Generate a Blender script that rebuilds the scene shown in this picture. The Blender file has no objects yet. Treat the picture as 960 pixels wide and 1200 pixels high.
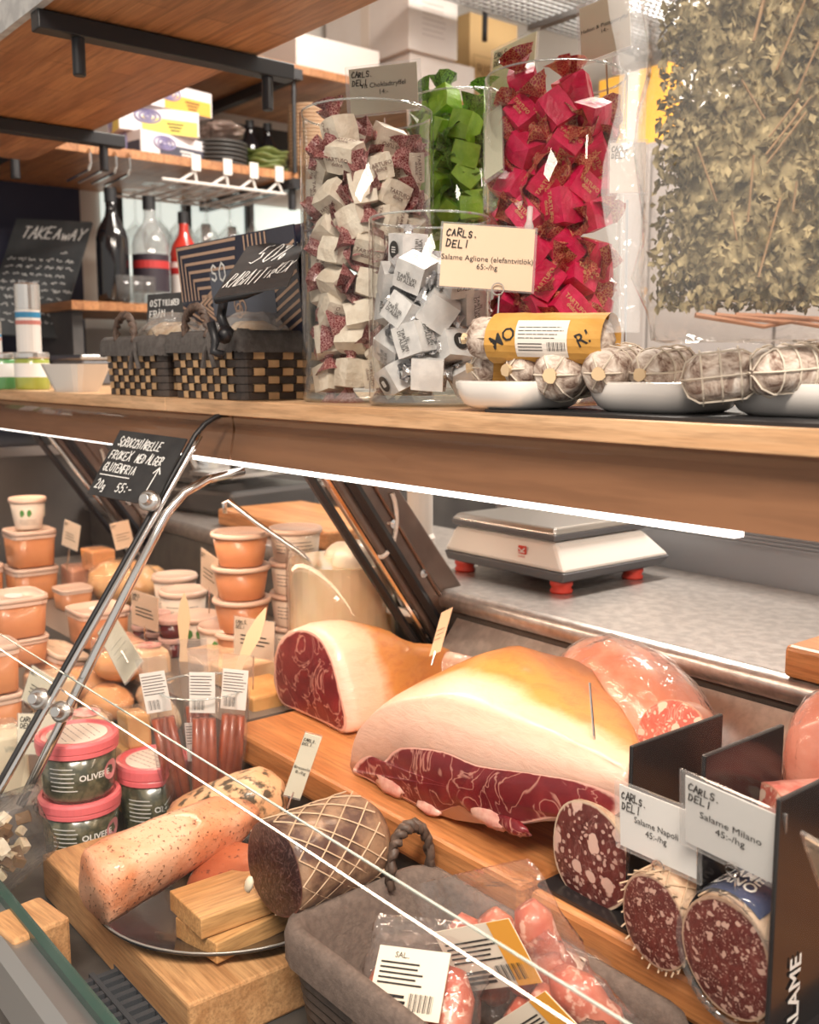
import bpy, math, random
import numpy as np
from mathutils import Vector, Matrix, Euler

sc = bpy.context.scene
COL = sc.collection
R = math.radians
PI = math.pi
rnd = random.Random(7)

# ------------------------------------------------------------------ camera
F = 1200.0                      # focal length in pixels of the 960 x 1200 frame
ZC = 1.34                       # eye height
PIT = math.atan(168 / 1200.0)   # looking slightly down
YAW = R(39)                     # angle between the view and the length of the counter (-X)
HV = np.array([-math.cos(YAW), math.sin(YAW), 0])
RV = np.array([math.sin(YAW), math.cos(YAW), 0])
UV = np.array([0, 0, 1.0])
FW = HV * math.cos(PIT) - UV * math.sin(PIT)
UP = UV * math.cos(PIT) + HV * math.sin(PIT)
CP = np.array([0, 0, ZC])
CAM_AZ = math.degrees(math.atan2(-HV[1], -HV[0]))   # azimuth of the direction back to the camera (-39)

cd = bpy.data.cameras.new('camera')
cd.sensor_fit = 'HORIZONTAL'
cd.sensor_width = 36
cd.lens = 36 * F / 960
cd.clip_start = 0.02
cd.dof.use_dof = True
cd.dof.focus_distance = 1.0
cd.dof.aperture_fstop = 10.0
cam = bpy.data.objects.new('camera', cd)
COL.objects.link(cam)
cam.matrix_world = Matrix(((RV[0], UP[0], -FW[0], 0), (RV[1], UP[1], -FW[1], 0), (RV[2], UP[2], -FW[2], ZC), (0, 0, 0, 1)))
sc.camera = cam

# ------------------------------------------------------------------ world, lights, exposure
w = bpy.data.worlds.new('world')
sc.world = w
w.use_nodes = True
w.node_tree.nodes['Background'].inputs[0].default_value = (1.0, 0.93, 0.86, 1)
w.node_tree.nodes['Background'].inputs[1].default_value = 0.55
sc.view_settings.view_transform = 'Standard'
sc.view_settings.look = 'None'
sc.view_settings.exposure = 0.4
sc.view_settings.gamma = 1.0
sc.view_settings.use_curve_mapping = False
sc.cycles.max_bounces = 10
sc.cycles.transparent_max_bounces = 40
sc.cycles.transmission_bounces = 8
sc.cycles.diffuse_bounces = 4
sc.cycles.glossy_bounces = 4
sc.cycles.caustics_reflective = False
sc.cycles.caustics_refractive = False
sc.cycles.sample_clamp_indirect = 6


def area(name, loc, size, power, color, rot=(0, 0, 0), sizey=None):
    l = bpy.data.lights.new(name, 'AREA')
    l.energy = power
    l.color = color
    l.size = size
    if sizey:
        l.shape = 'RECTANGLE'
        l.size_y = sizey
    o = bpy.data.objects.new(name, l)
    o.location = loc
    o.rotation_euler = rot
    COL.objects.link(o)
    return o


CEIL = 2.95
area('ceiling_lamp_customer_side', (0.5, -0.7, CEIL - 0.05), 0.5, 90, (1, 0.88, 0.75), sizey=1.2)
area('unseen_ceiling_lamp', (1.1, 0.7, CEIL - 0.05), 0.5, 80, (1, 0.88, 0.75), sizey=1.2)  # unseen lamp, placed past the counter's end so the glass doesn't mirror it
area('ceiling_lamp_behind_counter', (-1.5, 1.9, CEIL - 0.05), 0.5, 75, (1, 0.92, 0.82), sizey=1.2)
# the tube in the display case: warm strip under the ledge (its visible tube is built with the case)
area('case_tube_light', (-0.92, 0.70, 1.214), 1.0, 1.7, (1, 0.74, 0.54), rot=(R(12), 0, 0), sizey=0.02)
area('case_tube_light', (-2.05, 0.70, 1.214), 1.7, 3.0, (1, 0.68, 0.46), rot=(R(12), 0, 0), sizey=0.02)


def ray(px, py):
    return FW + RV * ((px - 480) / F) - UP * ((py - 600) / F)


def at(px, py, z=None, x=None, y=None, d=None):
    """photo pixel -> world point on the plane z / x / y, or at the depth d"""
    r = ray(px, py)
    t = (z - ZC) / r[2] if z is not None else x / r[0] if x is not None else y / r[1] if y is not None else d
    return Vector(CP + r * t)


def depth(p):
    return float((np.array(p) - CP) @ FW)


# ------------------------------------------------------------------ materials
MATS = {}


def nodes(name):
    m = bpy.data.materials.new(name)
    m.use_nodes = True
    nt = m.node_tree
    b = nt.nodes['Principled BSDF']
    return m, nt, b


def L(nt, a, b):
    nt.links.new(a, b)


def coords(nt, scale=(1, 1, 1), which='Object'):
    tc = nt.nodes.new('ShaderNodeTexCoord')
    mp = nt.nodes.new('ShaderNodeMapping')
    mp.inputs['Scale'].default_value = scale
    L(nt, tc.outputs[which], mp.inputs['Vector'])
    return mp.outputs[0]


def noise(nt, vec, scale, detail=4, rough=0.55, dist=0.0):
    n = nt.nodes.new('ShaderNodeTexNoise')
    n.inputs['Scale'].default_value = scale
    n.inputs['Detail'].default_value = detail
    n.inputs['Roughness'].default_value = rough
    n.inputs['Distortion'].default_value = dist
    L(nt, vec, n.inputs['Vector'])
    return n.outputs['Fac']


def voro(nt, vec, scale, feature='F1', out='Distance', rnd_=1.0):
    n = nt.nodes.new('ShaderNodeTexVoronoi')
    n.feature = feature
    n.inputs['Scale'].default_value = scale
    n.inputs['Randomness'].default_value = rnd_
    L(nt, vec, n.inputs['Vector'])
    return n.outputs[out]


def ramp(nt, fac, stops, interp='LINEAR'):
    n = nt.nodes.new('ShaderNodeValToRGB')
    n.color_ramp.interpolation = interp
    el = n.color_ramp.elements
    while len(el) < len(stops):
        el.new(0.5)
    for e, (p, c) in zip(el, stops):
        e.position = p
        e.color = (c[0], c[1], c[2], 1) if not isinstance(c, (int, float)) else (c, c, c, 1)
    L(nt, fac, n.inputs[0])
    return n.outputs[0]


def mix(nt, fac, a, b):
    n = nt.nodes.new('ShaderNodeMix')
    n.data_type = 'RGBA'
    for s, v in ((0, fac), (6, a), (7, b)):
        if hasattr(v, 'is_output'):
            L(nt, v, n.inputs[s])
        elif s == 0:
            n.inputs[0].default_value = v
        else:
            n.inputs[s].default_value = (v[0], v[1], v[2], 1)
    return n.outputs[2]


def math_(nt, op, a, b=0.0):
    n = nt.nodes.new('ShaderNodeMath')
    n.operation = op
    for i, v in enumerate((a, b)):
        if hasattr(v, 'is_output'):
            L(nt, v, n.inputs[i])
        else:
            n.inputs[i].default_value = v
    return n.outputs[0]


def bump(nt, bsdf, h, strength=0.3, dist=0.01):
    n = nt.nodes.new('ShaderNodeBump')
    n.inputs['Strength'].default_value = strength
    n.inputs['Distance'].default_value = dist
    L(nt, h, n.inputs['Height'])
    L(nt, n.outputs[0], bsdf.inputs['Normal'])


def mat(name, c, rough=0.5, metal=0.0, c2=None, scale=20, stretch=(1, 1, 1), bmp=0.0, bscale=None, coat=0.0, emit=0.0, sub=0.0, lo=0.4, hi=0.6, alpha=1.0, bdist=0.004):
    if name in MATS:
        return MATS[name]
    m, nt, b = nodes(name)
    b.inputs['Base Color'].default_value = (c[0], c[1], c[2], 1)
    b.inputs['Roughness'].default_value = rough
    b.inputs['Metallic'].default_value = metal
    b.inputs['Coat Weight'].default_value = coat
    b.inputs['Coat Roughness'].default_value = 0.08
    b.inputs['Alpha'].default_value = alpha
    v = coords(nt, stretch)
    if c2 is not None:
        n = noise(nt, v, scale)
        L(nt, ramp(nt, n, [(lo, c), (hi, c2)]), b.inputs['Base Color'])
    if bmp:
        bump(nt, b, noise(nt, v, bscale or scale * 2), bmp, bdist)
    if emit:
        b.inputs['Emission Color'].default_value = (c[0], c[1], c[2], 1)
        b.inputs['Emission Strength'].default_value = emit
    if sub:
        b.inputs['Subsurface Weight'].default_value = sub
        b.inputs['Subsurface Radius'].default_value = (0.02, 0.008, 0.005)
    MATS[name] = m
    return m


def clear(name, tint=(1, 1, 1), rough=0.02, ior=1.45, bmp=0.0, bscale=60, body=0.0, bodycol=(1, 1, 1), spec=1.0):
    """thin clear sheet: transparent + fresnel gloss, with a little milky body if asked"""
    if name in MATS:
        return MATS[name]
    m, nt, b = nodes(name)
    nt.nodes.remove(b)
    out = nt.nodes['Material Output']
    tr = nt.nodes.new('ShaderNodeBsdfTransparent')
    tr.inputs[0].default_value = (*tint, 1)
    gl = nt.nodes.new('ShaderNodeBsdfGlossy')
    gl.inputs['Roughness'].default_value = rough
    gl.inputs['Color'].default_value = (spec, spec, spec, 1)
    fr = nt.nodes.new('ShaderNodeFresnel')
    fr.inputs['IOR'].default_value = ior
    ge = nt.nodes.new('ShaderNodeNewGeometry')      # thin sheet: the same reflectance from both sides
    mr = nt.nodes.new('ShaderNodeMapRange')
    mr.inputs['To Min'].default_value = ior
    mr.inputs['To Max'].default_value = 1 / ior
    L(nt, ge.outputs['Backfacing'], mr.inputs['Value'])
    L(nt, mr.outputs[0], fr.inputs['IOR'])
    mx = nt.nodes.new('ShaderNodeMixShader')
    L(nt, fr.outputs[0], mx.inputs[0])
    base = tr.outputs[0]
    if body:
        df = nt.nodes.new('ShaderNodeBsdfDiffuse')
        df.inputs[0].default_value = (*bodycol, 1)
        m2 = nt.nodes.new('ShaderNodeMixShader')
        m2.inputs[0].default_value = body
        L(nt, base, m2.inputs[1])
        L(nt, df.outputs[0], m2.inputs[2])
        base = m2.outputs[0]
    L(nt, base, mx.inputs[1])
    L(nt, gl.outputs[0], mx.inputs[2])
    if bmp:
        n = nt.nodes.new('ShaderNodeBump')
        n.inputs['Strength'].default_value = bmp
        n.inputs['Distance'].default_value = 0.01
        L(nt, noise(nt, coords(nt), bscale, 3), n.inputs['Height'])
        L(nt, n.outputs[0], gl.inputs['Normal'])
        L(nt, n.outputs[0], fr.inputs['Normal'])
    L(nt, mx.outputs[0], out.inputs[0])
    MATS[name] = m
    return m


def wood(name, a, b_, axis=0, scale=1.0, rough=0.45, coat=0.0, contrast=(0.38, 0.60), blockw=0):
    if name in MATS:
        return MATS[name]
    m, nt, b = nodes(name)
    st = [14, 14, 14]
    st[axis] = 1.0
    v = coords(nt, [s * scale for s in st])
    n1 = noise(nt, v, 3.2, 6, 0.6, 0.6)
    col = ramp(nt, n1, [(contrast[0], a), (contrast[1], b_)])
    n2 = noise(nt, coords(nt, [s * scale * 5 for s in st]), 4, 3, 0.6)
    col = mix(nt, math_(nt, 'MULTIPLY', ramp(nt, n2, [(0.42, 0), (0.66, 1)]), 0.6), col, tuple(x * 0.55 for x in a))
    if blockw:   # butcher block staves glued side by side
        st2 = [1 / blockw] * 3
        st2[axis] = 1 / (blockw * 7)
        br = nt.nodes.new('ShaderNodeTexBrick')
        br.inputs['Scale'].default_value = 1.0
        br.inputs['Mortar Size'].default_value = 0.004
        br.inputs['Brick Width'].default_value = 7 * blockw
        br.inputs['Row Height'].default_value = blockw
        br.inputs['Color1'].default_value = (1.12, 1.1, 1.05, 1)
        br.inputs['Color2'].default_value = (0.80, 0.78, 0.76, 1)
        br.inputs['Mortar'].default_value = (0.7, 0.66, 0.6, 1)
        L(nt, coords(nt), br.inputs['Vector'])
        mu = nt.nodes.new('ShaderNodeMix')
        mu.data_type = 'RGBA'
        mu.blend_type = 'MULTIPLY'
        mu.inputs[0].default_value = 0.8
        L(nt, col, mu.inputs[6])
        L(nt, br.outputs[0], mu.inputs[7])
        col = mu.outputs[2]
    L(nt, col, b.inputs['Base Color'])
    b.inputs['Roughness'].default_value = rough
    b.inputs['Coat Weight'].default_value = coat
    bump(nt, b, n2, 0.15, 0.002)
    MATS[name] = m
    return m


# ------------------------------------------------------------------ mesh building
class MB:
    def __init__(self):
        self.v, self.f, self.mi, self.cur = [], [], [], 0
        self.attr = None

    def add(self, v, f, M=None):
        o = len(self.v)
        if M is not None:
            v = [tuple(M @ Vector(p)) for p in v]
        self.v += [tuple(p) for p in v]
        self.f += [tuple(i + o for i in q) for q in f]
        self.mi += [self.cur] * len(f)
        return self

    def box(self, c, s, M=None, rz=0):
        x, y, z = s[0] / 2, s[1] / 2, s[2] / 2
        v = [(a, b, d) for a in (-x, x) for b in (-y, y) for d in (-z, z)]
        if rz:
            v = [(p[0] * math.cos(rz) - p[1] * math.sin(rz), p[0] * math.sin(rz) + p[1] * math.cos(rz), p[2]) for p in v]
        v = [(p[0] + c[0], p[1] + c[1], p[2] + c[2]) for p in v]
        f = [(0, 1, 3, 2), (4, 6, 7, 5), (0, 4, 5, 1), (2, 3, 7, 6), (0, 2, 6, 4), (1, 5, 7, 3)]
        return self.add(v, f, M)

    def rings(self, rings, closed=True, cap0=True, cap1=True, M=None):
        n = len(rings[0])
        v = [p for r in rings for p in r]
        f = []
        for k in range(len(rings) - 1):
            for i in range(n if closed else n - 1):
                j = (i + 1) % n
                f.append((k * n + i, k * n + j, (k + 1) * n + j, (k + 1) * n + i))
        if cap0:
            f.append(tuple(reversed(range(n))))
        if cap1:
            f.append(tuple(range((len(rings) - 1) * n, len(rings) * n)))
        return self.add(v, f, M)

    def lathe(self, prof, seg=24, M=None, cap0=True, cap1=True, ex=2.0, sx=1.0, sy=1.0):
        """profile of (r, z); ex > 2 gives a rounded-square section"""
        rs = []
        for r, z in prof:
            ring = []
            for i in range(seg):
                a = 2 * PI * i / seg
                c, s = math.cos(a), math.sin(a)
                k = 1.0 if ex == 2.0 else (abs(c) ** ex + abs(s) ** ex) ** (-1 / ex)
                ring.append((r * k * c * sx, r * k * s * sy, z))
            rs.append(ring)
        return self.rings(rs, True, cap0, cap1, M)

    def tube(self, pts, r, seg=8, M=None, cap=True):
        pts = [Vector(p) for p in pts]
        rr = r if isinstance(r, (list, tuple)) else [r] * len(pts)
        rs = []
        prev = None
        for i, p in enumerate(pts):
            t = (pts[min(i + 1, len(pts) - 1)] - pts[max(i - 1, 0)]).normalized()
            if prev is None:
                a = Vector((0, 0, 1)) if abs(t.z) < 0.9 else Vector((1, 0, 0))
                u = t.cross(a).normalized()
            else:
                u = (prev - t * prev.dot(t)).normalized()
            prev = u
            w_ = t.cross(u)
            rs.append([tuple(p + (u * math.cos(2 * PI * k / seg) + w_ * math.sin(2 * PI * k / seg)) * rr[i]) for k in range(seg)])
        return self.rings(rs, True, cap, cap, M)

    def prism(self, poly, h0, h1, M=None):
        """polygon in xy extruded from h0 to h1"""
        n = len(poly)
        return self.rings([[(x, y, h0) for x, y in poly], [(x, y, h1) for x, y in poly]], True, True, True, M)

    def ribbon(self, pts, w, th=0.0004, M=None):
        """flat stroke in the local xz plane, raised towards -y"""
        for (x0, z0), (x1, z1) in zip(pts[:-1], pts[1:]):
            dx, dz = x1 - x0, z1 - z0
            l = math.hypot(dx, dz) or 1e-6
            ex, ez = dx / l * w * 0.45, dz / l * w * 0.45
            nx, nz = -dz / l * w / 2, dx / l * w / 2
            self.add([(x0 - ex + nx, -th, z0 - ez + nz), (x0 - ex - nx, -th, z0 - ez - nz), (x1 + ex - nx, -th, z1 + ez - nz), (x1 + ex + nx, -th, z1 + ez + nz)], [(0, 1, 2, 3)], M)
        return self

    def mesh(self, name, mats, smooth=False):
        me = bpy.data.meshes.new(name)
        me.from_pydata(self.v, [], self.f)
        for m in (mats if isinstance(mats, (list, tuple)) else [mats]):
            me.materials.append(m)
        if any(self.mi):
            me.polygons.foreach_set('material_index', self.mi)
        if smooth:
            me.polygons.foreach_set('use_smooth', [True] * len(me.polygons))
        if self.attr is not None:
            a = me.attributes.new('rad', 'FLOAT', 'POINT')
            a.data.foreach_set('value', self.attr)
        me.update()
        return me


def obj(name, mb, m, parent=None, smooth=False, bevel=0.0, sub=0, loc=None, rot=None, auto=None):
    me = mb if isinstance(mb, bpy.types.Mesh) else mb.mesh(name, m, smooth)
    o = bpy.data.objects.new(name, me)
    COL.objects.link(o)
    if parent is not None:
        o.parent = parent
    if loc is not None:
        o.location = loc
    if rot is not None:
        o.rotation_euler = rot
    if bevel:
        b = o.modifiers.new('bevel', 'BEVEL')
        b.width = bevel
        b.segments = 2
        b.limit_method = 'ANGLE'
    if sub:
        s = o.modifiers.new('sub', 'SUBSURF')
        s.levels = s.render_levels = sub
    return o


def tag(o, label=None, cat=None, group=None, kind=None):
    for k, v in (('label', label), ('category', cat), ('group', group), ('kind', kind)):
        if v:
            o[k] = v
    return o


def thing(name, label, cat, loc=(0, 0, 0), rz=0.0, group=None, rot=None):
    o = bpy.data.objects.new(name, None)
    o.empty_display_size = 0.02
    COL.objects.link(o)
    o.location = loc
    o.rotation_euler = rot if rot is not None else (0, 0, rz)
    return tag(o, label, cat, group)


def dup(root, loc, rot=None, label=None, group=None, scale=None):
    def cp(o, par):
        c = o.copy()
        COL.objects.link(c)
        c.parent = par
        for ch in o.children:
            cp(ch, c)
        return c
    r = cp(root, None)
    r.location = loc
    if rot is not None:
        r.rotation_euler = rot
    if scale is not None:
        r.scale = (scale,) * 3
    if label:
        r['label'] = label
    if group:
        r['group'] = group
    return r


def struct(name, mb, m, bevel=0.0, smooth=False):
    return tag(obj(name, mb, m, None, smooth, bevel), kind='structure')


TXT = {}


def text_mb(s, size, align='CENTER', bold=0.0, spacing=1.0):
    """printed lettering as flat geometry in the local xz plane"""
    key = (s, align, bold, spacing)
    if key not in TXT:
        c = bpy.data.curves.new('lettering', 'FONT')
        c.body = s
        c.align_x = align
        c.align_y = 'CENTER'
        c.offset = bold
        c.resolution_u = 2
        c.space_line = spacing
        o = bpy.data.objects.new('lettering', c)
        me = o.to_mesh()
        TXT[key] = ([tuple(v.co) for v in me.vertices], [tuple(p.vertices) for p in me.polygons])
        o.to_mesh_clear()
        bpy.data.objects.remove(o)
        bpy.data.curves.remove(c)
    v, f = TXT[key]
    m = MB()
    m.add([(x * size, 0, y * size) for x, y, z in v], f)
    return m


STROKES = {
    'A': [[(0, 0), (.5, 1), (1, 0)], [(.2, .4), (.8, .4)]], 'B': [[(0, 0), (0, 1), (.7, .9), (.7, .6), (0, .5), (.9, .4), (.85, .05), (0, 0)]],
    'C': [[(.95, .85), (.5, 1), (.05, .6), (.1, .15), (.5, 0), (.95, .15)]], 'D': [[(0, 0), (0, 1), (.6, .9), (.95, .5), (.6, .05), (0, 0)]],
    'E': [[(.9, 1), (0, 1), (0, 0), (.9, 0)], [(0, .5), (.7, .5)]], 'F': [[(.9, 1), (0, 1), (0, 0)], [(0, .5), (.7, .5)]],
    'G': [[(.95, .85), (.5, 1), (.05, .6), (.1, .15), (.5, 0), (.9, .2), (.9, .45), (.55, .45)]], 'H': [[(0, 0), (0, 1)], [(1, 0), (1, 1)], [(0, .5), (1, .5)]],
    'I': [[(.5, 0), (.5, 1)]], 'J': [[(.8, 1), (.8, .2), (.5, 0), (.1, .2)]], 'K': [[(0, 0), (0, 1)], [(.9, 1), (0, .45), (.95, 0)]],
    'L': [[(0, 1), (0, 0), (.85, 0)]], 'M': [[(0, 0), (.1, 1), (.5, .3), (.9, 1), (1, 0)]], 'N': [[(0, 0), (0, 1), (.9, 0), (.9, 1)]],
    'O': [[(.5, 1), (.05, .6), (.1, .15), (.5, 0), (.95, .3), (.9, .8), (.5, 1)]], 'P': [[(0, 0), (0, 1), (.8, .9), (.8, .55), (0, .45)]],
    'Q': [[(.5, 1), (.05, .6), (.1, .15), (.5, 0), (.95, .3), (.9, .8), (.5, 1)], [(.6, .25), (1, -.1)]], 'R': [[(0, 0), (0, 1), (.8, .9), (.8, .55), (0, .45), (.9, 0)]],
    'S': [[(.9, .85), (.5, 1), (.1, .8), (.2, .55), (.8, .42), (.9, .15), (.5, 0), (.05, .15)]], 'T': [[(0, 1), (1, 1)], [(.5, 1), (.5, 0)]],
    'U': [[(0, 1), (.05, .2), (.5, 0), (.9, .2), (.95, 1)]], 'V': [[(0, 1), (.5, 0), (1, 1)]], 'W': [[(0, 1), (.25, 0), (.5, .7), (.75, 0), (1, 1)]],
    'X': [[(0, 1), (1, 0)], [(0, 0), (1, 1)]], 'Y': [[(0, 1), (.5, .5), (1, 1)], [(.5, .5), (.4, 0)]], 'Z': [[(0, 1), (.95, 1), (0, 0), (1, 0)]],
    '0': [[(.5, 1), (.1, .6), (.15, .15), (.5, 0), (.9, .3), (.85, .8), (.5, 1)]], '1': [[(.2, .75), (.55, 1), (.5, 0)]], '2': [[(.1, .8), (.5, 1), (.85, .7), (.05, 0), (.95, .03)]],
    '3': [[(.1, .9), (.6, 1), (.85, .75), (.4, .5), (.9, .25), (.5, 0), (.05, .12)]], '4': [[(.7, 0), (.7, 1), (0, .35), (.95, .35)]], '5': [[(.9, 1), (.2, 1), (.12, .55), (.6, .6), (.9, .3), (.5, 0), (.05, .1)]],
    '6': [[(.8, 1), (.2, .55), (.1, .15), (.5, 0), (.85, .25), (.5, .5), (.15, .35)]], '7': [[(.05, 1), (.95, 1), (.35, 0)]], '8': [[(.5, .52), (.15, .75), (.5, 1), (.85, .75), (.5, .52), (.1, .22), (.5, 0), (.9, .22), (.5, .52)]],
    '9': [[(.85, .7), (.5, .5), (.15, .75), (.5, 1), (.85, .8), (.7, 0)]], '%': [[(.95, 1), (.05, 0)], [(.2, 1), (.05, .8), (.25, .65), (.4, .85), (.2, 1)], [(.8, .35), (.62, .18), (.8, 0), (.97, .18), (.8, .35)]],
    ':': [[(.4, .7), (.45, .62)], [(.4, .2), (.45, .12)]], '-': [[(.1, .45), (.8, .48)]], '.': [[(.4, .05), (.5, 0)]], '/': [[(.9, 1), (.1, 0)]], 'g': [[(.8, .5), (.2, .45), (.2, .05), (.75, .1), (.8, .5), (.75, -.35), (.2, -.35)]],
    '^': [[(.5, -1.2), (.5, 1)], [(.1, .5), (.5, 1), (.95, .5)]], '_': [[(0, 0), (1, .08)]], 'Å': [[(0, 0), (.5, .9), (1, 0)], [(.2, .4), (.8, .4)], [(.4, 1.1), (.6, 1.1), (.5, 1.2), (.4, 1.1)]],
    'k': [[(0, 0), (0, 1)], [(.7, .6), (0, .3), (.8, 0)]], 'a': [[(.8, .5), (.2, .5), (.1, .1), (.5, 0), (.8, .5), (.85, 0)]], 'y': [[(0, .5), (.45, .05)], [(.9, .5), (.1, -.4)]], 'w': [[(0, .5), (.25, 0), (.5, .4), (.75, 0), (1, .5)]],
}


def hand(mb, s, x, z, h, w, lw, slant=0.0, jit=0.06, seed=1, gap=0.35):
    """handwriting: strokes from (x, z), letter height h and width w"""
    r = random.Random(seed)
    for ch in s:
        if ch != ' ':
            k = 1 + r.uniform(-jit, jit) * 2
            dz = r.uniform(-jit, jit) * h
            for st in STROKES.get(ch, []):
                mb.ribbon([(x + (a * w + b * h * slant) * k, z + dz + b * h * k) for a, b in st], lw)
        x += w * (1 + gap) if ch != ' ' else w * 0.8
    return mb


def scribble_lines(mb, x0, x1, z0, z1, n, lw, seed=3, density=0.8):
    """small print too fine to read: short dashes in rows"""
    r = random.Random(seed)
    for i in range(n):
        z = z1 - (z1 - z0) * (i + 0.5) / n
        x = x0
        end = x0 + (x1 - x0) * r.uniform(density, 1)
        while x < end:
            l = r.uniform(0.04, 0.16) * (x1 - x0)
            mb.ribbon([(x, z), (min(x + l, end), z)], lw)
            x += l + 0.03 * (x1 - x0)
    return mb


# palette
BLACKM = mat('black_powder_coated_steel', (0.012, 0.012, 0.015), 0.45)
INK = mat('black_ink', (0.02, 0.018, 0.018), 0.7)
CHALK = mat('white_chalk_pen', (0.85, 0.85, 0.83), 0.8)
STEEL = mat('brushed_steel', (0.62, 0.60, 0.58), 0.28, 1.0, bmp=0.05, bscale=30, stretch=(2, 60, 60))
CHROME = mat('polished_steel', (0.75, 0.74, 0.73), 0.12, 1.0)
GLASS = clear('window_glass_sheet', (0.985, 0.99, 0.985), 0.01, 1.13)
VASE = clear('vase_glass', (0.985, 0.99, 0.988), 0.01, 1.30)
GEDGE = mat('polished_glass_edge', (0.30, 0.36, 0.33), 0.15, 0.0, coat=0.5)
PLASTIC = clear('clear_plastic_film', (0.98, 0.97, 0.96), 0.10, 1.45, bmp=0.6, bscale=45, body=0.05)
ACRYL = clear('clear_sign_sleeve', (0.97, 0.97, 0.97), 0.05, 1.4, body=0.10)
PAPER = mat('cream_card', (0.78, 0.72, 0.56), 0.7)
PAPERW = mat('white_card', (0.80, 0.78, 0.76), 0.7)
WHITE = mat('white_plastic', (0.80, 0.78, 0.75), 0.4)
OAK = wood('oiled_oak', (0.62, 0.36, 0.16), (0.78, 0.52, 0.28), 0, 1.0, 0.4)
BEECH = wood('beech_board', (0.48, 0.19, 0.065), (0.62, 0.29, 0.115), 0, 0.8, 0.4)
PINE = wood('light_pine', (0.47, 0.235, 0.10), (0.62, 0.35, 0.165), 0, 1.2, 0.45)

# ================================================================== SETTING
FLOORM = mat('grey_tile_floor', (0.25, 0.23, 0.21), 0.5, c2=(0.32, 0.30, 0.28), scale=6)
WALLM = mat('off_white_paint', (0.72, 0.68, 0.63), 0.8, c2=(0.66, 0.62, 0.57), scale=2)
NAVY = mat('navy_painted_wall', (0.012, 0.014, 0.040), 0.6)
struct('floor', MB().box((-1.2, 0.8, -0.02), (6.4, 6.0, 0.04)), FLOORM)
struct('ceiling', MB().box((-1.2, 0.8, CEIL + 0.02), (6.4, 6.0, 0.04)), WALLM)
XW = -3.35
wl = struct('wall_left', MB().box((XW - 0.05, 0.8, CEIL / 2), (0.1, 6.0, CEIL)), WALLM)
obj('navy_panel', MB().box((XW + 0.008, 0.55, 1.05), (0.016, 1.55, 2.1)), NAVY, wl)
struct('wall_back', MB().box((-1.2, 3.45, CEIL / 2), (6.4, 0.1, CEIL)), WALLM)
WINM = mat('daylit_window_pane', (0.86, 0.95, 0.88), 0.3, emit=0.55)
win = struct('window_1', MB().box((XW + 0.006, 1.95, 1.72), (0.012, 1.1, 0.42)), WINM)
for k in range(5):
    obj('window_mullion', MB().box((XW + 0.02, 1.45 + 0.25 * k, 1.72), (0.02, 0.03, 0.42)), BLACKM, win)

# ================================================================== DISPLAY CASE
XS = -1.18                                     # joint between the two front panes
LEDGE_Y, LEDGE_Z = 0.64, 1.30
case = thing('display_case', 'glass fronted refrigerated deli display case with steel frame under the wooden ledge', 'display case', (0, 0, 0))
prof = [(0.655, 1.281), (0.638, 1.279), (0.622, 1.270), (0.608, 1.256), (0.596, 1.238)]
slope = (0.596 - 0.302) / (1.238 - 0.80)


def gy(z):                                     # front glass: y at height z
    return 0.596 - (1.238 - z) * slope


up_prof = prof + [(gy(z), z) for z in (1.15, 1.05, 0.965)]
lo_prof = [(gy(z) - 0.011, z) for z in (0.985, 0.90, 0.805)]


def sheet(pr, x0, x1, th=0.005):
    n = len(pr)
    a = [(x0, y, z) for y, z in pr] + [(x0, y + th, z + th * 0.55) for y, z in reversed(pr)]
    b = [(x1, p[1], p[2]) for p in a]
    m = MB()
    m.rings([a, b], True, True, True)
    return m


for nm, pr in (('front_glass_upper', up_prof), ('front_glass_lower', lo_prof)):
    for x0, x1 in ((-2.62, XS - 0.004), (XS + 0.004, 0.6)):
        m = MB()
        m.rings([[(x0, y, z) for y, z in pr], [(x1, y, z) for y, z in pr]], False, False, False)
        obj(nm, m, GLASS, case, smooth=True)
        e = MB()
        z = pr[-1][1] if nm.endswith('upper') else pr[0][1]
        y = pr[-1][0] if nm.endswith('upper') else pr[0][0]
        e.box(((x0 + x1) / 2, y + 0.0025, z), (x1 - x0, 0.002, 0.0009))
        obj('glass_edge', e, CHROME if nm.endswith('upper') else GEDGE, case)
# seam between the panes: dark sealing edge and a bright bar just behind it
m = MB()
m.tube([(XS, y - 0.002, z) for y, z in up_prof + [(gy(z), z) for z in (0.93, 0.88, 0.81)]], 0.0035, 6)
obj('glass_seal', m, BLACKM, case, smooth=True)
m = MB()
m.tube([(XS + 0.008, y + 0.001, z) for y, z in up_prof[3:] + [(gy(z), z) for z in (0.93, 0.88, 0.81)]], 0.0035, 8)
obj('glass_edge_trim', m, CHROME, case, smooth=True)
pts = [at(282, 552, x=-1.168), at(240, 562, x=-1.168), at(212, 578, x=-1.168), at(192, 602, x=-1.168), at(172, 640, x=-1.168), at(120, 742, x=-1.168), at(76, 832, x=-1.168), at(20, 945, x=-1.168)]
m = MB()
m.tube([p + Vector((0, 0.004, 0)) for p in pts], 0.0058, 10)
obj('support_rod', m, CHROME, case, smooth=True)
for px, py, xo in ((50, 819, -0.03), (76, 834, 0.022), (178, 588, 0.012)):
    p = at(px, py, x=XS + xo * 0.3)
    c = obj('glass_clamp', MB().lathe([(0, 0), (0.0085, 0), (0.0105, 0.002), (0.0105, 0.008), (0.008, 0.010), (0.006, 0.010), (0.005, 0.018), (0, 0.018)], 18), STEEL, case, smooth=False, bevel=0.0006)
    c.location = p
    c.rotation_euler = (R(72), 0, R(38))
    c.scale = (1.25, 1.25, 1.25)
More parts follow.
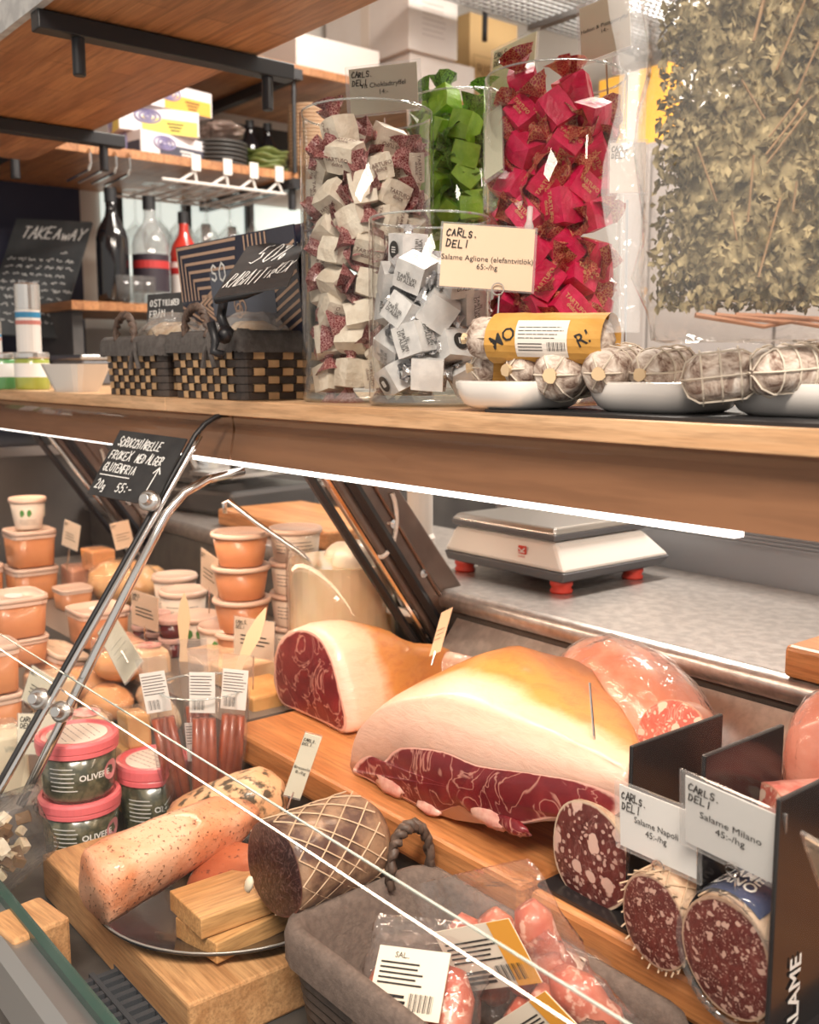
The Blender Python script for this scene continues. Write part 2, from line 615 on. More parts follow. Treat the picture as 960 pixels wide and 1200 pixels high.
obj('clamp_bar', MB().tube([at(46, 816, x=XS), at(82, 836, x=XS - 0.003)], 0.004, 8), STEEL, case)
# fascia behind the glass and the lit tube under it
FASC = mat('brown_laminate_fascia', (0.25, 0.115, 0.055), 0.5, c2=(0.21, 0.095, 0.045), scale=8, stretch=(1, 12, 12))
for x0, x1 in ((-2.62, XS - 0.003), (XS + 0.003, 0.6)):
    m = MB()
    pf = [(0.660, 1.281), (0.662, 1.262), (0.655, 1.222), (0.72, 1.222), (0.72, 1.281)]
    m.rings([[(x0, y, z) for y, z in pf], [(x1, y, z) for y, z in pf]])
    obj('fascia', m, FASC, case)
obj('lamp_strip', MB().box((-0.86, 0.664, 1.2187), (0.86, 0.012, 0.0065)), mat('lamp_strip_light', (1, 0.93, 0.86), 0.5, emit=2.5), case)
obj('lamp_strip', MB().box((-1.90, 0.670, 1.220), (1.4, 0.010, 0.004)), MATS['lamp_strip_light'], case)
# bottom rail, deck, inner back
RAILM = mat('grey_rail_steel', (0.42, 0.43, 0.44), 0.35, 0.85)
m = MB()
pf = [(0.262, 0.74), (0.262, 0.792), (0.272, 0.802), (0.304, 0.802), (0.310, 0.795), (0.310, 0.74)]
m.rings([[(-2.62, y, z) for y, z in pf], [(0.6, y, z) for y, z in pf]])
obj('bottom_rail', m, RAILM, case)
obj('glass_channel', MB().box((-1.01, 0.296, 0.806), (3.22, 0.010, 0.010)), mat('dark_green_glass_foot', (0.03, 0.07, 0.06), 0.2), case)
CASEM = mat('dark_case_lining', (0.055, 0.050, 0.048), 0.45, c2=(0.075, 0.068, 0.062), scale=30)
obj('deck', MB().box((-1.01, 0.645, 0.720), (3.22, 0.75, 0.03)), CASEM, case)
obj('front_panel', MB().box((-1.01, 0.30, 0.37), (3.22, 0.05, 0.74)), mat('case_front_panel', (0.3, 0.28, 0.26), 0.4), case)
obj('inner_back', MB().box((-1.01, 1.045, 0.82), (3.22, 0.02, 0.24)), CASEM, case)
obj('riser', MB().box((-0.38, 0.835, 0.783), (1.64, 0.37, 0.095)), CASEM, case)
obj('riser', MB().box((-1.91, 0.845, 0.795), (1.40, 0.37, 0.12)), mat('steel_tray_grey', (0.20, 0.17, 0.15), 0.4, 0.2), case)
obj('riser', MB().box((-1.955, 0.515, 0.755), (1.31, 0.28, 0.04)), MATS['steel_tray_grey'], case)
# vent grille in the deck front, each slot plate a slat
SLATM = mat('charcoal_vent_plastic', (0.05, 0.055, 0.065), 0.45)
gr = obj('vent_grille', MB().box((-0.72, 0.348, 0.738), (0.42, 0.062, 0.006)), mat('vent_grille_black', (0.015, 0.016, 0.02), 0.6), case)  # near-black backing plate under the slats
for k in range(30):
    obj('slat', MB().box((-0.92 + 0.0138 * k, 0.334, 0.744), (0.0065, 0.020, 0.006)), SLATM, gr)
    obj('slat', MB().box((-0.92 + 0.0138 * k, 0.360, 0.744), (0.0065, 0.020, 0.006)), SLATM, gr)
for y in (0.321, 0.347, 0.373):
    obj('grille_rib', MB().box((-0.72, y, 0.744), (0.42, 0.005, 0.007)), SLATM, gr)
# rear worktop with lip, slanted kick plate, perforated air return and splash panel
WT = mat('steel_worktop', (0.60, 0.55, 0.52), 0.32, 0.8, bmp=0.15, bscale=60, c2=(0.47, 0.43, 0.41), scale=60)
wt = obj('rear_worktop', MB().box((-1.01, 1.235, 0.9925), (3.22, 0.41, 0.015)), WT, case, bevel=0.004)
obj('worktop_lip', MB().tube([(-2.62, 1.032, 0.984), (0.6, 1.032, 0.984)], 0.0165, 14), WT, wt, smooth=True)
m = MB()
pf = [(1.030, 0.958), (0.985, 0.905), (0.992, 0.900), (1.040, 0.955)]
m.rings([[(-1.155, y, z) for y, z in pf], [(0.6, y, z) for y, z in pf]])
obj('kick_plate', m, WT, case)
obj('back_lining', MB().box((-1.01, 1.034, 0.93), (3.22, 0.004, 0.09)), CASEM, case)
ag = obj('air_return_grille', MB().box((-0.85, 1.020, 0.885), (0.56, 0.006, 0.045)), BLACKM, case)
for k in range(44):
    obj('slat', MB().box((-1.12 + 0.0125 * k, 1.0145, 0.885), (0.005, 0.006, 0.038)), SLATM, ag)
SPL = mat('grey_ribbed_splash_panel', (0.33, 0.34, 0.37), 0.4, 0.3)
sp = obj('splash_panel', MB().box((-0.95, 1.455, 1.050), (1.1, 0.02, 0.105)), SPL, case)
for k in range(7):
    obj('rib', MB().box((-0.95, 1.443, 1.062 + 0.006 * k), (1.1, 0.004, 0.0025)), SPL, sp)
obj('splash_cap', MB().box((-0.95, 1.45, 1.112), (1.1, 0.05, 0.018)), wood('brown_oak_cap', (0.35, 0.20, 0.10), (0.48, 0.29, 0.15)), case)
# sloping support arms that carry the ledge, at the joint and beyond
ARM = mat('brown_grey_steel_arm', (0.27, 0.21, 0.18), 0.35, 0.75, c2=(0.20, 0.15, 0.13), scale=14)
for ax in (-1.20, -2.28):
    a = obj('support_arm', MB(), ARM, case)
    m = MB()
    pf = [(1.115, 0.935), (1.035, 0.880), (0.765, 1.262), (0.862, 1.262)]
    m.rings([[(ax - 0.018, y, z) for y, z in pf], [(ax + 0.018, y, z) for y, z in pf]])
    a.data = m.mesh('support_arm', ARM)
    a.modifiers.new('b', 'BEVEL').width = 0.003
    for off, mm, wd in ((0.0, BLACKM, 0.020), (-0.028, CHROME, 0.008), (-0.050, BLACKM, 0.014), (0.030, ARM, 0.006)):
        t = MB()
        d = Vector((0, 0.765 - 1.035, 1.262 - 0.880)).normalized()
        nrm = Vector((0, -d.z, d.y)) * -1
        p0 = Vector((ax + 0.020, 1.035, 0.880)) + nrm * (off + 0.02)
        l0, l1 = (0.02, 0.44) if mm is not BLACKM else (0.03, 0.42)
        t.tube([p0 + d * l0, p0 + d * l1], wd / 2, 6)
        obj('arm_rail', t, mm, a)
    for s in (0.16, 0.26):
        b_ = obj('bolt', MB().lathe([(0, 0), (0.007, 0), (0.007, 0.004), (0, 0.005)], 12), CHROME, a)
        b_.location = Vector((ax + 0.018, 1.035, 0.880)) + Vector((0, 0.765 - 1.035, 1.262 - 0.880)).normalized() * s + Vector((0, 0.04, 0.02))
        b_.rotation_euler = (0, R(90), 0)
    cb = MB()
    c0 = Vector((ax + 0.021, 0.90, 1.12))
    cb.tube([c0 + Vector((0, 0.055 * math.cos(t) * 0.55, 0.055 * math.sin(t))) for t in [R(x) for x in range(-100, 60, 16)]], 0.0035, 6)
    obj('cable_tie', cb, WHITE, a)
for x in (-2.6, 0.58):
    obj('end_panel', MB().box((x, 0.66, 0.37), (0.03, 0.72, 0.70)), CASEM, case)
obj('rear_panel', MB().box((-1.01, 1.20, 0.50), (3.22, 0.30, 0.96)), CASEM, case)

# ================================================================== WOODEN LEDGE
LEDGE = wood('pale_oak_ledge', (0.60, 0.34, 0.17), (0.74, 0.47, 0.27), 0, 0.7, 0.4, blockw=0.0)
ledge = thing('wooden_ledge', 'pale oak plank ledge running along the top of the glass case', 'ledge', (0, 0, LEDGE_Z))
for x0, x1 in ((-2.62, -1.3345), (-1.3325, 0.6)):
    for y0, y1 in ((LEDGE_Y, 0.779), (0.781, 0.919), (0.921, 1.06)):
        obj('plank', MB().box(((x0 + x1) / 2, (y0 + y1) / 2, -0.0095), (x1 - x0, y1 - y0, 0.019)), LEDGE, ledge, bevel=0.0012)
tag(obj('rubber_mat', MB().box((-0.32, 0.78, LEDGE_Z + 0.0015), (0.75, 0.255, 0.003)), mat('black_rubber', (0.015, 0.015, 0.017), 0.6)), 'thin black rubber mat under the white plates on the ledge', 'mat')

# ================================================================== OVERHEAD SHELF (above the ledge)
SHELFW = wood('red_brown_butcher_block', (0.42, 0.18, 0.075), (0.56, 0.27, 0.12), 0, 0.6, 0.4, blockw=0.05)
ZS = 1.84
osh = thing('overhead_shelf', 'wide butcher block shelf hung on black steel bars above the counter', 'shelf', (0, 0, ZS))
for k in range(4):
    y0 = 0.557 + k * 0.0875
    obj('plank', MB().box((-0.85, y0 + 0.04375, 0.021), (3.5, 0.0870, 0.038)), SHELFW, osh, bevel=0.0006)
obj('front_edge', MB().box((-0.85, 0.551, 0.022), (3.5, 0.012, 0.044)), mat('pale_grey_edge_band', (0.55, 0.56, 0.56), 0.5, c2=(0.42, 0.43, 0.44), scale=40), osh)
for bx in (-1.52, -2.195):
    b = obj('bracket', MB().box((bx, 0.762, -0.013), (0.03, 0.425, 0.026)), BLACKM, osh, bevel=0.002)
    for yy in (0.612, 0.93):
        obj('hanger_stub', MB().lathe([(0, -0.052), (0.008, -0.052), (0.0095, -0.050), (0.0095, 0)], 14, Matrix.Translation((bx, yy, -0.026))), BLACKM, b)
obj('ceiling_rod', MB().tube([(-1.52, 0.60, 0.04), (-1.52, 0.60, CEIL - ZS)], 0.008, 10), BLACKM, osh)
obj('ceiling_rod', MB().tube([(-1.52, 0.88, 0.04), (-1.52, 0.88, CEIL - ZS)], 0.008, 10), BLACKM, osh)
p = at(14, 12, z=ZS + 0.044)
cn = thing('jar', 'green and yellow labelled jar on the overhead shelf in the top corner', 'jar', (-1.735, 0.600, ZS + 0.0405))
obj('glass_body', MB().lathe([(0, 0), (0.034, 0), (0.036, 0.004), (0.036, 0.10), (0.028, 0.115), (0.028, 0.125), (0, 0.125)], 20), mat('jar_yellow_green', (0.55, 0.55, 0.12), 0.3, coat=0.5, c2=(0.12, 0.13, 0.10), scale=40), cn, smooth=True)
obj('paper_label', MB().lathe([(0.0365, 0.02), (0.0365, 0.085)], 20, cap0=False, cap1=False), PAPERW, cn)
p = at(-8, 30, z=ZS + 0.044)
cn = thing('jar', 'white capped jar standing at the left end of the overhead shelf', 'jar', (-1.83, 0.600, ZS + 0.0405))
obj('glass_body', MB().lathe([(0, 0), (0.03, 0), (0.032, 0.004), (0.032, 0.09), (0.026, 0.10), (0, 0.10)], 20), mat('jar_dark', (0.08, 0.07, 0.06), 0.3, coat=0.5), cn, smooth=True)
obj('cap', MB().lathe([(0, 0.10), (0.03, 0.10), (0.03, 0.12), (0, 0.12)], 20), WHITE, cn)

# ================================================================== BACK SHELVES (along the left wall)
SX = -2.77
for nm, z, y0, y1, lab, planks in (('back_shelf', 1.915, 0.42, 1.80, 'lower butcher block wall shelf carrying plates and glove boxes', 3), ('back_shelf', 2.235, 1.30, 3.3, 'upper butcher block wall shelf carrying white cartons', 3)):
    t = thing(nm, lab, 'shelf', (0, 0, z))
    wd = (SX - XW) / planks
    for k in range(planks):
        obj('plank', MB().box((XW + wd * (k + 0.5) + 0.001, (y0 + y1) / 2, 0.0125), (wd - 0.001, y1 - y0, 0.025)), SHELFW, t, bevel=0.001)
    for by in ((0.93, 1.77) if z < 2 else (1.78, 2.9)):
        obj('bracket', MB().box(((SX + XW) / 2 + 0.02, by, -0.015), (SX - XW - 0.04 + 0.08, 0.03, 0.03)), BLACKM, t)
        if z < 2:
            obj('hanger_stub', MB().lathe([(0, -0.06), (0.012, -0.06), (0.012, 0)], 12, Matrix.Translation((SX + 0.01, by, -0.03))), BLACKM, t)
        else:
            obj('hanger_rod', MB().tube([(SX + 0.012, by, -0.03), (SX + 0.012, by, -0.30 if by < 2 else -0.05)], 0.007, 8), BLACKM, t)
# S hooks
for k, px in enumerate((104, 118, 134, 150)):
    p = at(px, 186 + (px - 104) * 0.12, x=SX)
    m = MB()
    m.tube([(0, 0, 0), (0.012, 0, -0.012), (0.012, 0, -0.04), (0, 0, -0.052), (-0.16, 0, -0.06)], 0.004, 6)
    o = tag(obj('shelf_hook', m, CHROME), 'chrome hook under the lower wall shelf, number %s counted from the left' % ('one', 'two', 'three', 'four')[k], 'hook', 'hooks under the wall shelf')
    o.location = (SX + 0.0, p.y, 1.925)
# back counter behind the staff
bc = thing('back_counter', 'dark steel topped back counter along the left wall', 'counter', (0, 0, 0))
obj('cabinet', MB().box((-2.975, 1.55, 0.56), (0.68, 3.4, 1.12)), mat('dark_cabinet', (0.06, 0.055, 0.055), 0.5, c2=(0.10, 0.09, 0.085), scale=4), bc)
obj('counter_top', MB().box((-2.976, 1.55, 1.1325), (0.69, 3.4, 0.025)), STEEL, bc)
bc2 = thing('tall_cabinet', 'tall grey storage cabinet against the rear wall behind the vases', 'cabinet', (0, 0, 0))
GC = mat('pinkish_grey_cabinet', (0.34, 0.31, 0.30), 0.5, c2=(0.40, 0.36, 0.34), scale=3)
obj('carcass', MB().box((-1.55, 2.95, 1.0), (1.70, 0.84, 2.0)), GC, bc2)
for k in range(4):
    dr = obj('door', MB().box((-2.1875 + 0.425 * k, 2.52, 1.0), (0.415, 0.02, 1.94)), GC, bc2, bevel=0.003)
    obj('handle', MB().tube([(-2.02 + 0.425 * k, 2.50, 1.05), (-2.02 + 0.425 * k, 2.50, 1.25)], 0.006, 8), CHROME, dr)

# ================================================================== SIGNS
def project(p):
    v = np.array(p) - CP
    d = v @ FW
    return np.array([480 + F * (v @ RV) / d, 600 - F * (v @ UP) / d])


def fitcard(corners, d, az0=-50.0, w0=None, h0=None, reg=0.02):
    """rigid rectangle at depth d whose corners TL TR BR BL fall on the given pixels; returns matrix, width, height"""
    c = np.array(corners, float)
    cen = c.mean(0)
    w0 = w0 or np.linalg.norm((c[1] + c[2] - c[0] - c[3]) / 2) * d / F
    h0 = h0 or np.linalg.norm((c[3] + c[2] - c[0] - c[1]) / 2) * d / F
    p0 = np.array([cen[0] / 100, cen[1] / 100, az0 / 10, 0, 0, w0 * 10, h0 * 10])

    def frame(p):
        M = Matrix.Translation(at(p[0] * 100, p[1] * 100, d=d)) @ (Matrix.Rotation(R(p[2] * 10 + 90), 4, 'Z') @ Matrix.Rotation(p[3], 4, 'X') @ Matrix.Rotation(p[4], 4, 'Y'))
        return M

    def res(p):
        M = frame(p)
        w_, h_ = p[5] / 20, p[6] / 20
        q = [project(M @ Vector(v)) for v in ((-w_, 0, h_), (w_, 0, h_), (w_, 0, -h_), (-w_, 0, -h_))]
        return np.concatenate([(np.array(q) - c).ravel() / 10, reg * (p - p0) * np.array([0, 0, 3, 20, 4, 6, 6])])
    p = p0.copy()
    lam = 1e-3
    r = res(p)
    for _ in range(60):
        J = np.stack([(res(p + e) - r) / 1e-4 for e in np.eye(7) * 1e-4], 1)
        st = np.linalg.solve(J.T @ J + lam * np.eye(7), -J.T @ r)
        st = np.clip(st, -0.5, 0.5)
        r2 = res(p + st)
        if r2 @ r2 < r @ r:
            p, r, lam = p + st, r2, lam * 0.5
        else:
            lam *= 5
    return frame(p), p[5] / 10, p[6] / 10


def logo(parent, w, h, s=1.0, seed=1):
    """the hand-written CARLS-DELI mark in the top left corner of a price sign"""
    u = w * 0.040 * s
    m = MB()
    hand(m, 'CARLS.', -w * 0.46, h * 0.5 - h * 0.05 - u * 2.6, u * 2.0, u * 1.1, u * 0.32, 0.1, 0.08, seed)
    hand(m, 'DELI', -w * 0.455, h * 0.5 - h * 0.05 - u * 5.6, u * 2.1, u * 1.2, u * 0.32, 0.12, 0.08, seed + 5)
    o = obj('handwritten_logo', m, INK, parent)
    o.location.y = -0.0012
    return o


def price_sign(label, corners, d, lines, az0=-50, paper=None, sleeve=0.10, size=None, lg=1.0, stand=None, group='price signs', name='price_sign', small=False, textz=-0.06, w0=None, h0=None, reg=0.02, back=False):
    M, w_, h_ = fitcard(corners, d, az0, w0, h0, reg)
    t = thing(name, label, 'price sign', group=group)
    t.matrix_world = M
    m = MB().box((0, 0, 0), (w_ * (1 - sleeve), 0.001, h_ * (1 - sleeve)))
    obj('paper_card', m, paper or PAPER, t)
    if sleeve > 0.02:
        m = MB().box((0, 0, 0), (w_, 0.0022, h_))
        obj('clear_sleeve', m, ACRYL, t)
    iw, ih = w_ * (1 - sleeve), h_ * (1 - sleeve)
    side = 1 if not back else -1
    if lines:
        size = size or iw * 0.085
        tm = text_mb('\n'.join(lines), size, spacing=1.05, bold=0.0)
        o = obj('lettering', tm, INK, t)
        o.location = (0.0, -0.0014, ih * textz)
    if lg:
        logo(t, iw, ih, lg, seed=len(label))
    if small:
        m = scribble_lines(MB(), -iw * 0.32, iw * 0.4, -ih * 0.22, ih * 0.10, 3, iw * 0.026, seed=len(label), density=0.7)
        obj('small_print', m, INK, t).location.y = -0.0013
    if stand:
        m = MB()
        x, l, r_ = stand
        m.tube([(x + r_ * math.cos(a), -0.004, -h_ / 2 + r_ * 0.2 + r_ * math.sin(a)) for a in [2 * PI * k / 14 for k in range(15)]], r_ * 0.13, 5)
        m.tube([(x + r_ * 0.3, -0.003, -h_ / 2 - r_ * 0.5), (x + r_ * 0.3, -0.002, -h_ / 2 - l)], r_ * 0.13, 5)
        obj('wire_holder', m, CHROME, t)
    return t


def sign_pin(t, h_, l):
    obj('pin', MB().tube([(0, 0, -h_ / 2), (0, 0, -h_ / 2 - l)], 0.0012, 5), CHROME, t)


# ================================================================== TRUFFLES IN VASES
def vase(label, loc, r, h, th=0.004):
    m = MB()
    m.lathe([(0, 0), (r - 0.004, 0), (r, 0.004), (r, h - 0.001), (r - th * 0.3, h), (r - th * 0.7, h), (r - th, h - 0.001), (r - th, 0.016), (r - th - 0.006, 0.012), (0, 0.012)], 48, cap0=False, cap1=False)
    o = obj('glass_vase', m, VASE, smooth=True)
    o.location = loc
    tag(o, label, 'vase', 'cylinder vases of truffles')
    rim = MB()
    rim.tube([((r - th / 2) * math.cos(a), (r - th / 2) * math.sin(a), h) for a in [2 * PI * k / 48 for k in range(49)]], 0.0013, 6)
    obj('rim', rim, clear('vase_rim_glass', (0.85, 0.88, 0.87), 0.05, 1.6, body=0.25, bodycol=(0.8, 0.85, 0.85)), o, smooth=True)
    base = MB().lathe([(r - 0.010, 0.001), (r - 0.002, 0.002), (r - 0.001, 0.007), (r - 0.008, 0.012)], 40, cap0=False, cap1=False)
    obj('thick_base', base, clear('vase_base_glass', (0.80, 0.84, 0.83), 0.03, 1.6, body=0.15, bodycol=(0.7, 0.75, 0.75)), o, smooth=True)
    return o


def blob_box(s, rn, seed, jit=0.08):
    """crumpled-paper block: cube with softened corners"""
    r = random.Random(seed)
    g = 3
    vs, idx, fs = [], {}, []

    def vid(p):
        k = tuple(round(c, 4) for c in p)
        if k not in idx:
            q = Vector(p)
            n = q.normalized()
            q = q.lerp(n * 1.15, rn)
            q = Vector((q.x * s[0], q.y * s[1], q.z * s[2])) + Vector([r.uniform(-jit, jit) * min(s) for _ in range(3)])
            idx[k] = len(vs)
            vs.append(tuple(q))
        return idx[k]
    for ax in range(3):
        for sg in (-1, 1):
            for i in range(g - 1):
                for j in range(g - 1):
                    quad = []
                    for a, b in ((0, 0), (1, 0), (1, 1), (0, 1)):
                        p = [0, 0, 0]
                        p[ax] = sg
                        p[(ax + 1) % 3] = -1 + 2 * (i + a) / (g - 1)
                        p[(ax + 2) % 3] = -1 + 2 * (j + b) / (g - 1)
                        quad.append(vid(p))
                    fs.append(tuple(quad if sg > 0 else reversed(quad)))
    return MB().add(vs, fs)


def twist(seed, r0, r1, l):
    r = random.Random(seed)
    n = 10
    rings_ = []
    for k, (rad, x) in enumerate(((r0 * 1.6, -0.004), (r0, 0.002), (r1 * 0.6, l * 0.55), (r1, l))):
        rings_.append([(x + r.uniform(-.25, .25) * l * 0.35 * (k > 1), rad * (1 + r.uniform(-.35, .35) * (k > 1)) * math.cos(2 * PI * i / n), rad * (1 + r.uniform(-.35, .35) * (k > 1)) * 0.8 * math.sin(2 * PI * i / n)) for i in range(n)])
    m = MB()
    m.rings(rings_, True, False, False)
    return m


def pattern_mat(name, a, b_, scale=260, rough=0.35, lo=0.35, thr=0.06, metal=0.0, coat=0.2):
    m, nt, b = nodes(name)
    v = voro(nt, coords(nt), scale, 'DISTANCE_TO_EDGE')
    L(nt, ramp(nt, v, [(thr, b_), (thr + 0.03, a)]), b.inputs['Base Color'])
    b.inputs['Roughness'].default_value = rough
    b.inputs['Metallic'].default_value = metal
    b.inputs['Coat Weight'].default_value = coat
    MATS[name] = m
    return m


KINDS = {}


def truffle_kind(key, name, label, group, body, twistm, s, rn, inkm, print_):
    protos = []
    for v in range(4):
        t = thing(name, label, 'chocolate truffle', (0, 0, -5), 0, group)
        bm = obj('wrapped_body', blob_box(s, rn, 50 + v, 0.09 if key != 'silver' else 0.03), body, t)
        for sg in (-1, 1):
            tw = obj('twisted_end', twist(v * 7 + sg, 0.006, 0.0205 if key != 'silver' else 0.012, 0.0195 if key != 'silver' else 0.009), twistm, t)
            tw.location = (sg * s[0] * 1.0, 0, 0)
            tw.rotation_euler = (0, 0, 0 if sg > 0 else PI)
        if print_ and v < 3:
            tm = text_mb(print_, s[0] * 0.36, bold=0.01, spacing=0.8)
            for face in range(2 + (key == 'silver')):
                o = obj('printed_name', tm.mesh('printed_name', inkm), None, t)
                rx = [(0, 0, 0), (R(-90), 0, 0), (R(180), 0, 0)][face]
                o.rotation_euler = rx
                off = s[1] * 1.10 + 0.0006
                o.location = [(0, -off, 0), (0, 0, s[2] * 1.10 + 0.0006), (0, off, 0)][face]
            if key == 'silver':
                o = obj('round_logo', MB().lathe([(0, 0), (s[0] * 0.55, 0), (s[0] * 0.55, 0.0004), (0, 0.0004)], 16), INK, t)
                o.location = (0, 0, -s[2] * 1.08 - 0.0005)
                o2 = obj('logo_bars', MB().box((-0.0025, 0, 0), (0.0012, 0.007, 0.0004)).box((0, 0, 0), (0.0012, 0.008, 0.0004)).box((0.0025, 0, 0), (0.0012, 0.007, 0.0004)), PAPERW, o)
                o2.location = (0, 0, -0.0003)
        protos.append(t)
    KINDS[key] = [protos, [False] * 4]


COUNT = {}
TRUFFLE_LOOK = {'cream': 'cream wrapped truffle', 'red': 'crimson wrapped truffle', 'green': 'green wrapped truffle', 'silver': 'silver cube truffle'}
ORD = ['bottom', 'second', 'third', 'fourth', 'fifth', 'sixth', 'seventh', 'eighth', 'ninth', 'tenth', 'eleventh', 'topmost']


def put_truffle(key, loc, rot, scale=1.0, lay=0, c=(0, 0)):
    protos, used = KINDS[key]
    k = rnd.randrange(4)
    v = Vector((loc[0] - c[0], loc[1] - c[1], 0))
    side, near = v.x * RV[0] + v.y * RV[1], -(v.x * HV[0] + v.y * HV[1])
    where = 'at the back of the vase' if near < -0.02 else 'at the heart of the vase' if v.length < 0.012 else 'against the left glass' if side < -0.042 else 'left of the middle' if side < -0.014 else 'in the middle front' if side < 0.014 else 'right of the middle' if side < 0.042 else 'against the right glass'
    label = '%s %s, %s layer counted from the bottom' % (TRUFFLE_LOOK[key], where, ORD[min(lay, 11)])
    if not used[k]:
        used[k] = True
        protos[k].location, protos[k].rotation_euler, protos[k].scale = loc, rot, (scale,) * 3
        protos[k]['label'] = label
        return
    dup(protos[k], loc, rot, scale=scale, label=label)


def fill(key, c, r, z0, z1, step, rb, top_bump=0.0, nring=None):
    """layers of truffles standing in a vase of inner radius r"""
    lay = 0
    z = z0 + rb
    to_cam = math.atan2(-c[1], -c[0])
    while z < z1:
        n = nring or int(2 * PI * (r - rb) / (2 * rb * 0.98))
        a0 = rnd.uniform(0, 2 * PI)
        for k in range(n):
            a = a0 + 2 * PI * k / n + rnd.uniform(-.08, .08)
            # keep what the glass shows: the half turned to the shop, and the top layers
            facing = math.cos(a - to_cam)
            if facing < -0.15 and z < z1 - 2.0 * step:
                continue
            rr = (r - rb) * rnd.uniform(0.90, 0.99)
            put_truffle(key, (c[0] + rr * math.cos(a), c[1] + rr * math.sin(a), z + rnd.uniform(-.35, .35) * step * 0.6), (Matrix.Rotation(a + PI / 2, 4, 'Z') @ Matrix.Rotation(rnd.choice((0.0, PI / 2, 0.6, -0.6)) + rnd.uniform(-.35, .35), 4, 'Y') @ Matrix.Rotation(rnd.uniform(0, 6.3), 4, 'X')).to_euler(), rnd.uniform(0.93, 1.05), lay, c)
        put_truffle(key, (c[0], c[1], z), (rnd.uniform(0, 6), rnd.uniform(0, 6), rnd.uniform(0, 6)), 1.0, lay, c)
        z += step
        lay += 1
    for k in range(int(top_bump)):
        a = rnd.uniform(0, 2 * PI)
        put_truffle(key, (c[0] + r * 0.45 * math.cos(a), c[1] + r * 0.45 * math.sin(a), z - step * 0.2 + rnd.uniform(0, .012)), (rnd.uniform(0, 6), rnd.uniform(0, 6), rnd.uniform(0, 6)), 1.0, 11, c)


truffle_kind('cream', 'cream_truffle', 'cream paper wrapped truffle with dark red patterned ends in the tall vase', 'cream truffles', mat('cream_wrapper_paper', (0.74, 0.66, 0.55), 0.55, c2=(0.66, 0.57, 0.46), scale=60, bmp=0.5, bscale=160), pattern_mat('dark_red_wrapper', (0.17, 0.012, 0.018), (0.50, 0.28, 0.26), 330), (0.0190, 0.0162, 0.0162), 0.30, mat('brown_ink', (0.12, 0.05, 0.04), 0.7), 'TARTUFO\ndolce')
truffle_kind('red', 'crimson_truffle', 'crimson paper wrapped truffle with gold flecked ends in the open cylinder vase', 'crimson truffles', mat('crimson_wrapper_paper', (0.70, 0.012, 0.095), 0.38, c2=(0.54, 0.007, 0.06), scale=60, bmp=0.4, bscale=150, coat=0.2), pattern_mat('dark_crimson_gold_wrapper', (0.33, 0.010, 0.03), (0.55, 0.26, 0.12), 300, 0.3), (0.0190, 0.0162, 0.0162), 0.25, mat('gold_ink', (0.62, 0.38, 0.16), 0.4), 'TARTUFO\ndolce')
truffle_kind('green', 'green_truffle', 'bright green paper wrapped truffle with black patterned ends in the rear vase', 'green truffles', mat('green_wrapper_paper', (0.30, 0.56, 0.05), 0.45, c2=(0.22, 0.46, 0.03), scale=60, bmp=0.4, bscale=150), pattern_mat('green_black_wrapper', (0.16, 0.34, 0.05), (0.02, 0.05, 0.01), 330), (0.0190, 0.0162, 0.0162), 0.28, INK, None)
truffle_kind('silver', 'silver_truffle', 'white printed cube truffle with silver foil ends in the short front vase', 'silver truffles', mat('silver_white_wrapper', (0.78, 0.76, 0.75), 0.4, 0.0, c2=(0.62, 0.61, 0.61), scale=50, bmp=0.15, bscale=140), mat('silver_foil', (0.70, 0.70, 0.72), 0.25, 0.9, bmp=0.6, bscale=200), (0.0170, 0.0165, 0.0165), 0.10, INK, 'iii\nTARTUFI\nDI ALBA')



def floor_at(px, f, z):
    """point on the level z at horizontal distance f along the view, in pixel column px"""
    v = CP + (HV + RV * ((px - 480) / F) * 1.0) * f
    return Vector((v[0], v[1], z))


VA, VS, VR, VG = floor_at(432, 1.27, LEDGE_Z), floor_at(503, 1.13, LEDGE_Z), floor_at(643, 1.19, LEDGE_Z), floor_at(540, 1.43, LEDGE_Z)
vase('tall clear glass vase heaped with cream wrapped truffles', VA, 0.080, 0.338)
fill('cream', VA, 0.074, LEDGE_Z + 0.014, LEDGE_Z + 0.300, 0.0345, 0.0205, 5)
vase('short clear glass vase of silver cube truffles at the front of the ledge', VS, 0.066, 0.198)
fill('silver', VS, 0.061, LEDGE_Z + 0.014, LEDGE_Z + 0.170, 0.034, 0.0200, 1)
vase('wide clear glass cylinder holding crimson truffles', VR, 0.079, 0.357)
fill('red', VR, 0.073, LEDGE_Z + 0.014, LEDGE_Z + 0.320, 0.0345, 0.0205, 3)
vase('clear glass vase of green truffles behind the other vases', VG, 0.076, 0.392)
fill('green', VG, 0.071, LEDGE_Z + 0.19, LEDGE_Z + 0.372, 0.0345, 0.0205, 3)

